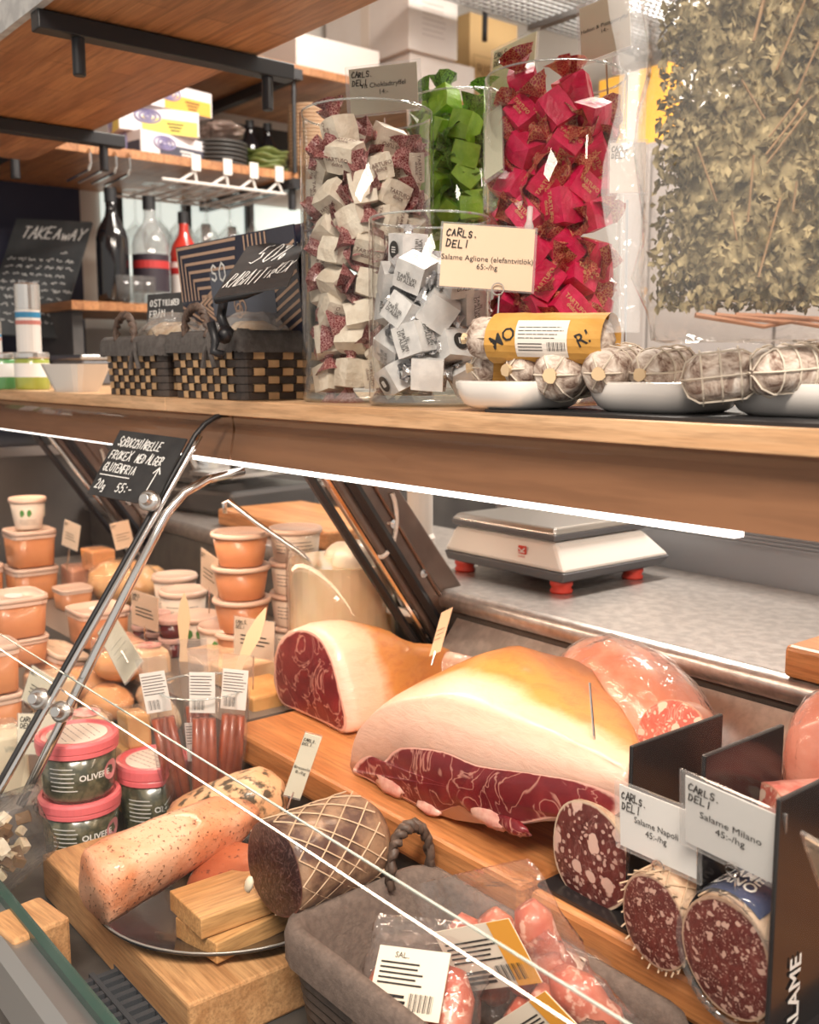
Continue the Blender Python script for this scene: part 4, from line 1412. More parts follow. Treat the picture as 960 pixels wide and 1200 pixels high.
for px, f, z0, h_, lab in ((40, 1.97, LEDGE_Z + 0.071, 0.128, 'tall silver topped tin with blue band standing on a jar'), (-6, 2.01, LEDGE_Z + 0.071, 0.06, 'grey tin cut off by the left picture edge')):
    p = floor_at(px, f, z0)
    t = thing('spice_tin', lab, 'tin', p)
    r_ = 0.0225
    obj('can', MB().lathe([(0, 0), (r_, 0), (r_, h_ * 0.62), (0, h_ * 0.62)], 24), mat('tin_white_print', (0.72, 0.70, 0.68), 0.3, 0.2), t, smooth=False)
    obj('colour_band', MB().lathe([(r_ + .0004, h_ * 0.50), (r_ + .0004, h_ * 0.58)], 24, cap0=False, cap1=False), mat('blue_band', (0.03, 0.20, 0.38), 0.4), t)
    obj('red_emblem', MB().lathe([(r_ + .0004, h_ * 0.40), (r_ + .0004, h_ * 0.46)], 24, cap0=False, cap1=False), mat('tin_red_band', (0.45, 0.16, 0.14), 0.5), t)
    obj('cap', MB().lathe([(0, h_ * 0.62), (r_ + .001, h_ * 0.62), (r_ + .001, h_ * 0.98), (r_ - .002, h_), (0, h_)], 24), TIN, t)

# ================================================================== INSIDE THE CASE: CHEESE SIDE
ZR, ZF, ZD = 0.855, 0.775, 0.735        # rear step, front step, deck
TANTUB = mat('caramel_filled_tub', (0.60, 0.25, 0.11), 0.35, coat=0.3, c2=(0.54, 0.21, 0.09), scale=18)
LIDC = clear('milky_plastic_lid', (0.97, 0.92, 0.88), 0.2, 1.45, body=0.55, bodycol=(0.80, 0.58, 0.44))
LIDW = mat('milky_lid', (0.72, 0.52, 0.42), 0.35, coat=0.2)
CUPW = mat('white_cup', (0.76, 0.64, 0.54), 0.4)
GLEAF = mat('green_leaf_print', (0.10, 0.30, 0.08), 0.6)


def deli_tub(label, loc, s, h, rz=0.0, body=None, lid=None, ex=5.0, tilt=None, group='square deli tubs', sticker=False, name='deli_tub', sy=1.0):
    t = thing(name, label, 'tub', loc, rz, group)
    if tilt:
        t.rotation_euler = tilt
    q = s / 2
    obj('tub_body', MB().lathe([(0, 0), (q * 0.84, 0), (q * 0.88, 0.004), (q * 0.95, h * 0.86), (0, h * 0.86)], 32, ex=ex, sy=sy), body or TANTUB, t, smooth=True)
    obj('tub_collar', MB().lathe([(q * 0.955, h * 0.76), (q * 0.985, h * 0.76), (q * 0.985, h * 0.84), (q * 0.955, h * 0.84)], 32, ex=ex, sy=sy), LIDW, t)
    l = obj('lid', MB().lathe([(0, h * 0.90), (q * 0.80, h * 0.90), (q * 0.86, h * 0.94), (q * 0.95, h * 0.97), (q * 1.0, h * 0.95), (q * 1.01, h * 0.86), (q * 0.97, h * 0.85)], 32, ex=ex, sy=sy, cap1=False), lid or LIDW, t, smooth=True)
    if sticker:
        obj('round_sticker', MB().lathe([(0, h * 0.905), (q * 0.42, h * 0.905), (q * 0.42, h * 0.912), (0, h * 0.912)], 20, sx=1.0, sy=0.7), CHALK, l)
    return t


def tub_px(label, cx, by, wpx, hpx, z, **k):
    p = at(cx, by, z=z)
    d = depth(p)
    return deli_tub(label, p, wpx * d / F / 1.30, hpx * d / F, **k), p, d


t, p, d = tub_px('square caramel deli tub, lower of the two stacked at the far left', 38, 700, 70, 40, ZR)
s_, h_ = 70 * d / F / 1.3, 40 * d / F
deli_tub('square caramel deli tub carrying the small white cup at the far left', p + Vector((0, 0, h_ * 0.98)), s_ * 0.97, 44 * d / F)
cz = p.z + h_ * 0.98 + 44 * d / F * 0.98


def cup(label, loc, r0, r1, h, body, lid=None, group='round cups', leaf=False, name='deli_cup', printm=None):
    t = thing(name, label, 'cup', loc, 0, group)
    obj('cup_body', MB().lathe([(0, 0), (r0, 0), (r0 + 0.001, 0.002), (r1 * 0.97, h * 0.90), (0, h * 0.90)], 28), body, t, smooth=True)
    obj('lid', MB().lathe([(r1 * 0.96, h * 0.84), (r1 * 1.03, h * 0.85), (r1 * 1.05, h * 0.93), (r1 * 1.0, h), (r1 * 0.9, h * 0.985), (r1 * 0.86, h * 0.95), (0, h * 0.95)], 28, cap0=False), lid or LIDW, t, smooth=True)
    a0 = math.atan2(-loc[1], -loc[0])

    def wrap(mb, z, m, nm, da=0.0):
        out = MB()
        v = []
        for x, y, zz in mb.v:
            rr = (r0 + (r1 * 0.97 - r0) * (z + zz) / (h * 0.9)) + 0.0006
            an = a0 + da + x / rr
            v.append((rr * math.cos(an), rr * math.sin(an), z + zz))
        out.add(v, mb.f)
        obj(nm, out, m, t)
    if leaf:
        m = MB()
        u = r1 * 0.22
        for dx in (-1.6, 0.2):
            m.add([((dx + a_) * u, 0, b_ * u) for a_, b_ in ((0, -1), (0.7, -0.2), (0.6, 0.7), (0, 1.1), (-0.5, 0.4), (-0.4, -0.5))], [(0, 1, 2, 3, 4, 5)])
        wrap(m, h * 0.52, GLEAF, 'leaf_print')
        wrap(scribble_lines(MB(), -r1 * 0.5, r1 * 0.6, -h * 0.10, h * 0.10, 3, 0.0009, 4), h * 0.24, INK, 'small_print')
    if printm:
        wrap(scribble_lines(MB(), -r1 * 0.8, r1 * 0.8, -h * 0.22, h * 0.22, 4, 0.0012, 9), h * 0.45, printm, 'printed_band')
    return t


cup('small white cup with green leaf on top of the far left tub stack', Vector((p.x, p.y, cz)), 0.026, 0.037, 0.066, CUPW, leaf=True)
tub_px('square caramel tub cut by the left picture edge', -22, 702, 62, 44, ZR)
t, p, d = tub_px('low square tub under the large lidded one at the left', 20, 775, 84, 34, ZR, sticker=False)
deli_tub('large square caramel tub with white round sticker on its lid', p + Vector((0, 0, 34 * d / F * 0.98)), 86 * d / F / 1.3, 50 * d / F, sticker=True)
tub_px('flat caramel tub behind the stickered large tub', 86, 712, 52, 26, ZR)
tub_px('flat square tub behind the steel frame bar', 116, 752, 82, 44, ZR, sticker=True)
GRAIN = mat('tub_lid_seeds', (0.74, 0.60, 0.46), 0.35, c2=(0.35, 0.30, 0.22), scale=45, lo=0.55, hi=0.7, coat=0.3)
t, p, d = tub_px('tilted tub with speckled lid propped below the large tub', 56, 806, 72, 52, ZF + 0.02, lid=GRAIN, tilt=(R(-16), R(14), 0.3))
obj('spoon_handle', MB().tube([(-0.012, -0.01, 0.058), (0.006, 0.008, 0.064), (0.024, 0.022, 0.062)], [0.003, 0.006, 0.004], 8), CHALK, t, smooth=True)
t, p, d = tub_px('lower caramel tub of the pair at the left picture edge', -4, 858, 72, 52, ZF)
deli_tub('upper caramel tub of the pair at the left picture edge', p + Vector((0, 0, 52 * d / F * 0.98)), 70 * d / F / 1.3, 60 * d / F)


def block(label, cx, by, wpx, hpx, z, m, rz=0.0, ratio=0.8, name='cheese_block', bev=0.004, top=None, wrapper=True):
    p = at(cx, by, z=z)
    d = depth(p)
    lx = wpx * d / F / (0.63 + 0.777 * ratio)
    t = thing(name, label, 'cheese', p, rz, 'cheeses in the case')
    h = hpx * d / F
    r = random.Random(cx)
    b = MB().box((0, 0, h / 2), (lx, lx * ratio, h))
    b.v = [(x + r.uniform(-.04, .04) * lx, y + r.uniform(-.04, .04) * lx, z_ + (r.uniform(-.1, .06) * h if z_ > 0.001 else 0)) for x, y, z_ in b.v]
    obj('cheese', b, m, t, bevel=bev)
    if wrapper:
        w_ = MB().box((0, 0, h / 2 + 0.001), (lx * 1.05, lx * ratio * 1.05, h * 1.04))
        obj('cling_film', w_, PLASTIC, t, bevel=0.006)
    if top:
        obj('top_label', MB().lathe([(0, h * 1.03), (lx * 0.36, h * 1.03), (lx * 0.36, h * 1.035), (0, h * 1.035)], 24, sy=ratio), top, t)
    return t, p, d, h


CH_O = mat('orange_cheese', (0.80, 0.38, 0.14), 0.5, c2=(0.70, 0.30, 0.10), scale=20, sub=0.1)
CH_Y = mat('pale_yellow_cheese', (0.74, 0.43, 0.17), 0.5, c2=(0.66, 0.34, 0.12), scale=25, bmp=0.2)
CH_W = mat('creamy_white_cheese', (0.78, 0.56, 0.36), 0.5, c2=(0.70, 0.46, 0.28), scale=25)
CH_P = mat('pinkish_cheese', (0.70, 0.36, 0.24), 0.5, c2=(0.60, 0.28, 0.18), scale=25)
PINKL = mat('pink_label', (0.70, 0.20, 0.20), 0.5, c2=(0.80, 0.55, 0.50), scale=60)
t, p, d, h = block('pinkish cheese block under the orange block at the rear', 92, 696, 44, 34, ZR, CH_P)
block('orange cheese block lying on the pinkish one', 116, 668, 44, 26, ZR + h * 0.9, CH_O)


def wedge_blob(label, cx, by, lx, ly, h, z, m, rz, seed, name='wrapped_cheese'):
    p = at(cx, by, z=z)
    t = thing(name, label, 'cheese', p, rz, 'cheeses in the case')
    obj('cheese', crumple(seed, lx, ly, h, 8, 0.06), m, t, smooth=True)
    obj('cling_film', crumple(seed + 1, lx * 1.05, ly * 1.05, h * 1.04, 9, 0.09), PLASTIC, t, smooth=False)
    return t


wedge_blob('large ribbed yellow cheese in film behind the steel bar', 145, 705, 0.165, 0.12, 0.085, ZR, CH_Y, 0.5, 31)
wedge_blob('smaller yellow cheese end beside the ribbed one', 178, 690, 0.075, 0.07, 0.05, ZR, CH_Y, 0.2, 33)
# white cups, jam jars
WHITECUP = CUPW
for i, (cx, by, lab) in enumerate(((216, 735, 'white yoghurt cup with stamped label, front of the pair by the jam jars'), (206, 715, 'white yoghurt cup behind the stamped one'))):
    p = at(cx, by, z=ZR)
    cup(lab, p, 0.036, 0.044, 0.075, WHITECUP, printm=INK, group='white yoghurt cups')
for i, (cx, by, lab) in enumerate(((232, 758, 'white cup with green leaves in front of the yoghurt cups'), (262, 772, 'white leaf cup squeezed in beside the caramel cup stack'))):
    cup(lab, at(cx, by, z=ZR), 0.033, 0.041, 0.060, WHITECUP, leaf=True, group='white leaf cups')
JAM = mat('dark_jam', (0.10, 0.012, 0.016), 0.2, coat=0.6)
JLID = mat('pinkish_lid', (0.62, 0.40, 0.36), 0.4)


def jam(label, p):
    t = thing('jam_jar', label, 'jar', p, 0, 'little jam jars')
    obj('jam', MB().lathe([(0, 0), (0.019, 0), (0.0205, 0.003), (0.021, 0.024), (0, 0.024)], 20), JAM, t, smooth=True)
    obj('lid', MB().lathe([(0, 0.024), (0.022, 0.024), (0.023, 0.026), (0.023, 0.031), (0.021, 0.033), (0, 0.033)], 20), JLID, t)


for cx, by, lab in ((170, 752, 'left'), (186, 760, 'middle'), (202, 768, 'right')):
    p = at(cx, by, z=ZR)
    jam('little dark jam jar, lower one of the %s stack' % lab, p)
    jam('little dark jam jar, upper one of the %s stack' % lab, p + Vector((0, 0, 0.0335)))
# tall stacks of cups
p = at(285, 775, z=ZR)
hh = 0.056
for k in range(4):
    cup('caramel filled round cup, %s of the tall stack' % ('bottom one', 'second', 'third', 'topmost')[k], p + Vector((0, 0, hh * k * 0.985)), 0.036, 0.047, hh, TANTUB, LIDW, group='caramel cup stack')
p = at(352, 768, z=ZR)
for k in range(4):
    cup('white printed cup, %s of the stack behind the caramel cups' % ('bottom one', 'second', 'third', 'topmost')[k], p + Vector((-0.01, 0.0, hh * k * 0.985)), 0.036, 0.044, hh, CUPW, LIDW, group='white printed cup stack', printm=INK)
# mozzarella pot with ladle
PB = floor_at(400, 1.60, ZR)
pot = thing('mozzarella_pot', 'wide clear pot of mozzarella balls in cloudy brine', 'pot', PB)
obj('cloudy_brine', MB().lathe([(0, 0.004), (0.085, 0.004), (0.086, 0.185), (0, 0.185)], 40), mat('cloudy_brine_liquid', (0.86, 0.70, 0.48), 0.15, c2=(0.78, 0.60, 0.38), scale=9, coat=0.5, sub=0.2), pot, smooth=False)
obj('clear_wall', MB().lathe([(0, 0), (0.088, 0), (0.090, 0.003), (0.090, 0.212), (0.087, 0.212), (0.087, 0.004)], 40, cap0=False, cap1=False), VASE, pot, smooth=True)
for x, y, z, r in ((0.045, -0.01, 0.190, 0.034), (0.06, 0.035, 0.185, 0.028), (-0.03, 0.02, 0.178, 0.03)):
    obj('mozzarella_ball', MB().lathe([(r * math.sin(a_), z - r * math.cos(a_)) for a_ in [PI * k / 10 for k in range(11)]], 20, Matrix.Translation((x, y, 0))), mat('mozzarella', (0.84, 0.72, 0.58), 0.3, coat=0.4), pot, smooth=True)
lad = thing('ladle', 'long steel ladle leaning in the mozzarella pot', 'ladle')
m = MB().tube([at(372, 668, d=1.60), at(352, 648, d=1.60), at(300, 612, d=1.62), at(268, 587, d=1.63), at(263, 590, d=1.63), at(264, 602, d=1.63)], 0.0042, 8)
obj('handle', m, CHROME, lad, smooth=True)
obj('bowl', MB().lathe([(0.03 * math.sin(a_), -0.03 * math.cos(a_)) for a_ in [PI / 2 * k / 6 for k in range(7)]], 16, Matrix.Translation(at(374, 672, d=1.60)), cap0=False, cap1=False), CHROME, lad, smooth=True)
# cheeses in the middle foreground
t, p, d, h = block('round white cheese with pink printed top beside the tilted sign', 176, 800, 56, 44, ZR - 0.02, CH_W, top=PINKL, ratio=1.0, bev=0.012)
block('white cheese wedge wrapped in printed paper behind the sausage jar', 250, 812, 80, 46, ZR - 0.03, CH_W, top=None, ratio=0.9)
block('broad yellow cheese block next to the ham board', 308, 880, 90, 84, ZF, CH_Y, ratio=0.8, wrapper=False)
block('long pale cheese behind the caramel cup stack sign', 270, 790, 120, 26, ZR, CH_W, ratio=0.7, wrapper=False)
block('white wrapped cheese with big pink oval label', 104, 900, 66, 66, ZF, CH_W, top=PINKL, ratio=0.9, bev=0.014)
t, p, d, h = block('hard yellow cheese wedge, lower of the two beside the sausage jar', 153, 915, 54, 46, ZF, CH_Y, ratio=0.9)
block('hard yellow cheese wedge, upper of the two beside the sausage jar', 158, 872, 44, 42, ZF + h, CH_Y, ratio=0.8)
block('yellow cheese rind wedge at the foot of the hard cheese pile', 160, 950, 50, 34, ZD + 0.001, CH_Y, ratio=0.9)
block('blue veined white cheese cut by the left picture edge', 4, 925, 66, 76, ZF, mat('blue_veined_cheese', (0.80, 0.72, 0.54), 0.5, c2=(0.45, 0.44, 0.34), scale=40, lo=0.58, hi=0.68), ratio=0.9)
block('pale cheese slab with film between pink label cheese and sign', 60, 830, 70, 40, ZF + 0.03, CH_W, ratio=0.8)
wedge_blob('cream cheese slab in crinkled film beside the white round cheese', 205, 850, 0.12, 0.09, 0.05, ZF + 0.02, CH_W, 0.3, 41)
wedge_blob('small cheese in crinkled film below the steel bar', 128, 840, 0.09, 0.07, 0.05, ZF + 0.02, CH_O, 0.3, 43)

wedge_blob('round cheese end in film left of the diagonal card', 100, 822, 0.10, 0.08, 0.055, ZF + 0.02, CH_O, 0.9, 45)
wedge_blob('soft white cheese in film under the diagonal card', 192, 832, 0.10, 0.08, 0.05, ZF + 0.03, CH_W, 0.1, 47)
wedge_blob('flat orange cheese end in film beside the frame bar', 140, 795, 0.10, 0.07, 0.045, ZR - 0.01, CH_O, 0.4, 49)
block('thin salmon coloured cheese slab behind the white round cheese', 140, 770, 70, 22, ZR, CH_P, ratio=0.9)
# signs in the cheese side
SG = 'cheese price signs'
for lab, c_, d_, az, lg, sm, pp in (
        ('small peach price card at the back wall left of the cup', [(22, 590), (53, 591), (53, 605), (22, 604)], 2.25, CAM_AZ, 0, True, None),
        ('peach price card standing behind the caramel tubs', [(76, 608), (95, 616), (91, 647), (72, 638)], 2.05, CAM_AZ - 20, 0.8, True, PEACH),
        ('peach price card above the orange cheese block', [(128, 614), (151, 608), (158, 640), (136, 646)], 2.0, CAM_AZ + 10, 0.8, True, PEACH),
        ('peach price card in front of the jam jars', [(154, 690), (186, 700), (186, 742), (154, 731)], 1.72, -75, 0.9, True, PEACH),
        ('peach price card in front of the yoghurt cups', [(236, 641), (256, 655), (256, 702), (235, 686)], 1.70, -75, 0.8, True, PEACH),
        ('cream card leaning diagonally below the jam jars', [(112, 738), (135, 722), (167, 772), (148, 806)], 1.42, -60, 1.1, True, PAPER),
        ('peach price card at the foot of the tall caramel cup stack', [(274, 722), (323, 728), (321, 776), (274, 766)], 1.45, -55, 0.9, True, PEACH),
        ('cream card with handwritten logo beside the frame clamps', [(20, 836), (86, 836), (85, 886), (20, 884)], 1.33, CAM_AZ, 1.0, True, PAPER),
        ('folded cream price card behind the clamps', [(38, 778), (70, 800), (58, 840), (24, 820)], 1.42, CAM_AZ, 0.8, True, PAPER)):
    t = price_sign(lab, c_, d_, [], az, paper=pp, lg=lg, small=sm, sleeve=0.04, group=SG)
    sign_pin(t, 0.05, 0.05)
# wooden forks stuck in cheese
FORK = mat('birch_wood_fork', (0.78, 0.55, 0.33), 0.6)
for (x0, y0), (x1, y1), d_, lab in (((272, 800), (312, 712), 1.36, 'pale wooden fork leaning right out of the sausage jar group'), ((215, 775), (216, 695), 1.50, 'upright pale wooden fork in front of the leaf cup')):
    p0, p1 = at(x0, y0, d=d_), at(x1, y1, d=d_)
    ax = (p1 - p0)
    l_ = ax.length
    sd = Vector(RV).cross(Vector((0, 0, 1))).normalized()
    sd = ax.normalized().cross(Vector(-FW)).normalized()
    m = MB()
    prof_ = [(0, 0.006), (0.25, 0.005), (0.5, 0.008), (0.62, 0.0095), (0.85, 0.006), (1.0, 0.0008)]
    a_ = [p0 + ax * u_ - sd * w_ for u_, w_ in prof_]
    b_ = [p0 + ax * u_ + sd * w_ for u_, w_ in prof_]
    nn = Vector(-FW) * 0.0016
    m.rings([a_ + b_[::-1], [q + nn for q in a_ + b_[::-1]]])
    tag(obj('wooden_fork', m, FORK), lab, 'fork', 'wooden forks')
# glass jar of snack sausages
JB = floor_at(229, 1.27, ZD)
jar = thing('sausage_jar', 'tall straight glass jar holding packs of snack sausages', 'jar', JB)
obj('glass_wall', MB().lathe([(0, 0), (0.055, 0), (0.058, 0.003), (0.058, 0.200), (0.0555, 0.202), (0.0545, 0.200), (0.0545, 0.010), (0, 0.008)], 40, cap0=False, cap1=False), VASE, jar, smooth=True)
obj('rim', MB().tube([(0.0565 * math.cos(a_), 0.0565 * math.sin(a_), 0.202) for a_ in [2 * PI * k / 40 for k in range(41)]], 0.0013, 6), MATS['vase_rim_glass'], jar, smooth=True)
SNK = mat('smoked_sausage_skin', (0.24, 0.035, 0.014), 0.4, c2=(0.36, 0.075, 0.03), scale=30, coat=0.3)
PLF = clear('pack_film', (0.95, 0.95, 0.96), 0.12, 1.5, bmp=0.7, bscale=60, body=0.03, spec=0.7)
packs = ((-0.022, -0.022, -0.16, 'left'), (0.004, -0.030, 0.02, 'middle'), (0.026, -0.016, 0.10, 'right'), (-0.004, 0.018, -0.05, 'rear'))
for k, (x, y, lean, nm) in enumerate(packs):
    fx = x * RV[0] + y * -HV[0] * -1
    wx = JB + Vector(RV) * x + Vector(HV) * (y * 1.0) + Vector((0, 0, 0.014))
    t = thing('snack_sausage_pack', 'film pack of thin brown sausages, the %s one in the tall jar' % nm, 'sausage pack', group='snack sausage packs in the jar')
    t.matrix_world = Matrix.Translation(wx) @ Matrix.Rotation(R(CAM_AZ + 90), 4, 'Z') @ Matrix.Rotation(lean, 4, 'Y')
    H = 0.235 + 0.01 * (k % 2)
    for j in (-1, 0, 1):
        obj('sausage', MB().tube([(j * 0.0115 + 0.001, 0.001 * j, 0.004), (j * 0.0095, 0.001, 0.08), (j * 0.009, 0, 0.155)], [0.004, 0.0072, 0.0058], 8), SNK, t, smooth=True)
    m = MB()
    rs = []
    rq = random.Random(k)
    for i in range(9):
        z = H * i / 8
        hw, hd = 0.019 + rq.uniform(-.002, .002), max(0.0015, 0.008 * (1 - (i / 8) ** 2.5))
        rs.append([(hw * math.cos(a_) + rq.uniform(-.0015, .0015), hd * math.sin(a_), z) for a_ in [2 * PI * j / 14 for j in range(14)]])
    m.rings(rs)
    obj('film_pack', m, PLF, t, smooth=False)
    lb = obj('printed_label', MB().box((0, -0.0085 if k != 1 else -0.010, 0.192 if k != 3 else 0.11), (0.032, 0.0008, 0.052)), mat('pack_label_pale', (0.80, 0.74, 0.70), 0.55), t)
    pm = MB()
    zc = 0.192 if k != 3 else 0.11
    scribble_lines(pm, -0.014, 0.014, zc - 0.004, zc + 0.023, 7, 0.0009, 11 + k)
    for q_ in range(10):
        pm.ribbon([(-0.012 + q_ * 0.0016, zc - 0.022), (-0.012 + q_ * 0.0016, zc - 0.010)], 0.0003 + 0.0005 * (q_ % 3) / 2)
    obj('label_print', pm, INK, lb).location = (0, -0.0090 if k != 1 else -0.0106, 0)

# olive tubs with pink lids
PINK = mat('pink_plastic_lid', (0.80, 0.17, 0.19), 0.35, coat=0.2)
OLV = mat('olives_in_oil', (0.05, 0.055, 0.035), 0.25, c2=(0.14, 0.13, 0.08), scale=70, lo=0.45, hi=0.6, coat=0.6)


def olive_tub(label, loc, rz=0.0, r=0.050, h=0.078):
    t = thing('olive_tub', label, 'tub', loc, rz, 'olive tubs')
    obj('tub_body', MB().lathe([(0, 0), (r * 0.84, 0), (r * 0.87, 0.003), (r * 0.95, h * 0.80), (0, h * 0.80)], 36), OLV, t, smooth=True)
    l = obj('lid', MB().lathe([(r * 0.95, h * 0.72), (r * 1.0, h * 0.73), (r * 1.0, h * 0.79), (r * 0.985, h * 0.80), (r * 1.02, h * 0.82), (r * 1.02, h * 0.93), (r * 0.99, h * 0.97), (r * 0.90, h * 0.98), (r * 0.86, h * 0.94), (0, h * 0.94)], 40, cap0=False), PINK, t, smooth=False)
    obj('lid_label', MB().lathe([(0, h * 0.945), (r * 0.74, h * 0.945), (r * 0.74, h * 0.955), (0, h * 0.955)], 28), mat('lid_paper_label', (0.80, 0.70, 0.62), 0.6), l)
    pm = MB()
    rq = random.Random(2)
    for i in range(6):
        y_ = (-0.5 + i * 0.2) * r * 0.9
        x_ = -math.sqrt(max(0, (r * .66) ** 2 - y_ ** 2))
        while x_ < math.sqrt(max(0, (r * .66) ** 2 - y_ ** 2)) - 0.006:
            ln = rq.uniform(0.003, 0.008)
            pm.add([(x_, y_, h * 0.957), (x_ + ln, y_, h * 0.957), (x_ + ln, y_ + 0.0012, h * 0.957), (x_, y_ + 0.0012, h * 0.957)], [(0, 1, 2, 3)])
            x_ += ln + 0.002
    obj('lid_print', pm, mat('grey_print', (0.25, 0.2, 0.18), 0.7), l)
    a0 = math.atan2(-loc[1], -loc[0]) - rz

    def wrapt(mb, z, m, nm, da, out_=0.0006):
        o = MB()
        v = []
        for x, y, zz in mb.v:
            rr = r * (0.87 + 0.08 * (z + zz) / (h * 0.8)) + out_
            an = a0 + da + x / rr
            v.append((rr * math.cos(an), rr * math.sin(an), z + zz))
        o.add(v, mb.f)
        obj(nm, o, m, t)
    wrapt(text_mb('OLIVERE', 0.011, bold=0.02), h * 0.40, CHALK, 'side_lettering', 0.45)
    wrapt(scribble_lines(MB(), -0.02, 0.014, -0.018, 0.016, 6, 0.0012, 8), h * 0.40, CHALK, 'side_print', -0.35)
    dm = MB().add([(0.013 * math.cos(a_), 0, 0.013 * math.sin(a_)) for a_ in [2 * PI * k / 16 for k in range(16)]], [tuple(range(16))])
    wrapt(dm, h * 0.42, mat('pink_round_mark', (0.72, 0.30, 0.32), 0.5), 'round_mark', 0.98, 0.0008)
    return t


p = floor_at(74, 1.235, ZD)
olive_tub('lower pink lidded olive tub of the stack of two', p, 0.3)
olive_tub('upper pink lidded olive tub with round label on the stack', p + Vector((0, 0, 0.0775)))
p = floor_at(166, 1.30, ZD)
t = olive_tub('single pink lidded olive tub beside the sausage jar', p, 0.2, 0.048, 0.098)
# clear tub of marinated cheese cubes at the bottom left
M = Matrix.Translation(at(-2, 1000, d=1.10)) @ Matrix.Rotation(R(12), 4, 'Z') @ Matrix.Rotation(R(-24), 4, 'Y') @ Matrix.Rotation(R(20), 4, 'X')
t = thing('marinated_cheese_tub', 'clear tub of white cheese cubes and herbs at the bottom left', 'tub')
t.matrix_world = M
q = 0.055
obj('clear_tub', MB().lathe([(0, -0.03), (q * 0.8, -0.03), (q * 0.85, -0.026), (q * 0.97, 0.03), (q * 1.06, 0.032), (q * 1.06, 0.036), (q * 0.95, 0.036)], 32, ex=5, cap1=False), PLF, t, smooth=True)
rq = random.Random(9)
FETA = mat('marinated_feta', (0.82, 0.74, 0.58), 0.5, c2=(0.74, 0.62, 0.42), scale=40)
HERB = mat('dark_herb_nut', (0.16, 0.09, 0.04), 0.6)
for k in range(44):
    s = rq.uniform(0.008, 0.013)
    o = obj('cheese_cube' if k % 3 else 'nut', blob_box((s / 2 * 1.2, s / 2, s / 2), 0.2, k % 5, 0.1), FETA if k % 3 else HERB, t)
    o.location = (rq.uniform(-.038, .038), rq.uniform(-.038, .038), rq.uniform(-.02, .022))
    o.rotation_euler = (rq.uniform(0, 3), rq.uniform(0, 3), rq.uniform(0, 3))
o = obj('lid', MB().lathe([(q * 1.08, 0.034), (q * 1.10, 0.038), (q * 1.04, 0.042), (0, 0.040)], 32, ex=5, cap0=False), PLF, t, smooth=True)

# chalkboard hung inside the glass
M, sw, sh = fitcard([(142, 505), (219, 514), (181, 594), (102, 578)], 1.315, -60)
t = thing('crispbread_sign', 'black board about gluten free crispbread with an arrow, fixed to the front glass', 'chalk sign')
t.matrix_world = M
obj('board', MB().box((0, 0, 0), (sw, 0.002, sh)), SLATE, t)
m = MB()
hand(m, 'SCROCCHIARELLE', -sw * 0.42, sh * 0.26, sh * 0.13, sw * 0.034, sw * 0.012, 0.15, 0.06, 2)
hand(m, 'FRÖKEX'.replace('Ö', 'O'), -sw * 0.45, sh * 0.06, sh * 0.13, sw * 0.040, sw * 0.012, 0.15, 0.06, 3)
hand(m, 'MED ALGER', sw * -0.05, sh * 0.06, sh * 0.13, sw * 0.034, sw * 0.012, 0.15, 0.06, 4)
hand(m, 'GLUTENFRIA', -sw * 0.45, -sh * 0.13, sh * 0.12, sw * 0.036, sw * 0.012, 0.1, 0.04, 5)
hand(m, '_', -sw * 0.45, -sh * 0.19, sh * 0.03, sw * 0.44, sw * 0.010, 0, 0)
hand(m, '20g', -sw * 0.44, -sh * 0.40, sh * 0.13, sw * 0.042, sw * 0.012, 0.1, 0.06, 6)
hand(m, '55:-', -sw * 0.12, -sh * 0.40, sh * 0.13, sw * 0.045, sw * 0.012, 0.1, 0.06, 7)
hand(m, '^', sw * 0.27, -sh * 0.14, sh * 0.17, sw * 0.11, sw * 0.014, 0.1, 0.0)
obj('chalk_writing', m, CHALK, t).location.y = -0.0013

# ================================================================== INSIDE THE CASE: MEAT SIDE
def lathe_face(outline, rings_=10, bulge=0.0):
    """cut face from an outline of (x, z): polar grid in the local xz plane, with rad 0..1 stored for the material"""
    m = MB()
    cx = sum(p[0] for p in outline) / len(outline)
    cz = sum(p[1] for p in outline) / len(outline)
    n = len(outline)
    v, at_ = [(cx, -bulge, cz)], [0.0]
    for k in range(1, rings_ + 1):
        u_ = k / rings_
        for x, z in outline:
            v.append((cx + (x - cx) * u_, -bulge * (1 - u_ ** 2.5), cz + (z - cz) * u_))
            at_.append(u_)
    f = [(0, 1 + i, 1 + (i + 1) % n) for i in range(n)]
    for k in range(rings_ - 1):
        for i in range(n):
            j = (i + 1) % n
            f.append((1 + k * n + i, 1 + (k + 1) * n + i, 1 + (k + 1) * n + j, 1 + k * n + j))
    m.add(v, f)
    m.attr = at_
    return m


def smooth_loop(pts, n=48):
    """closed Catmull-Rom through the points"""
    out, k = [], len(pts)
    for i in range(n):
        t = i / n * k
        a = int(t)
        u_ = t - a
        p = [Vector((*pts[(a + j) % k], 0)) for j in (-1, 0, 1, 2)]
        q = 0.5 * ((2 * p[1]) + (p[2] - p[0]) * u_ + (2 * p[0] - 5 * p[1] + 4 * p[2] - p[3]) * u_ ** 2 + (3 * p[1] - p[0] - 3 * p[2] + p[3]) * u_ ** 3)
        out.append((q.x, q.y))
    return out


def attr(nt, name='rad'):
    n = nt.nodes.new('ShaderNodeAttribute')
    n.attribute_name = name
    return n.outputs['Fac']


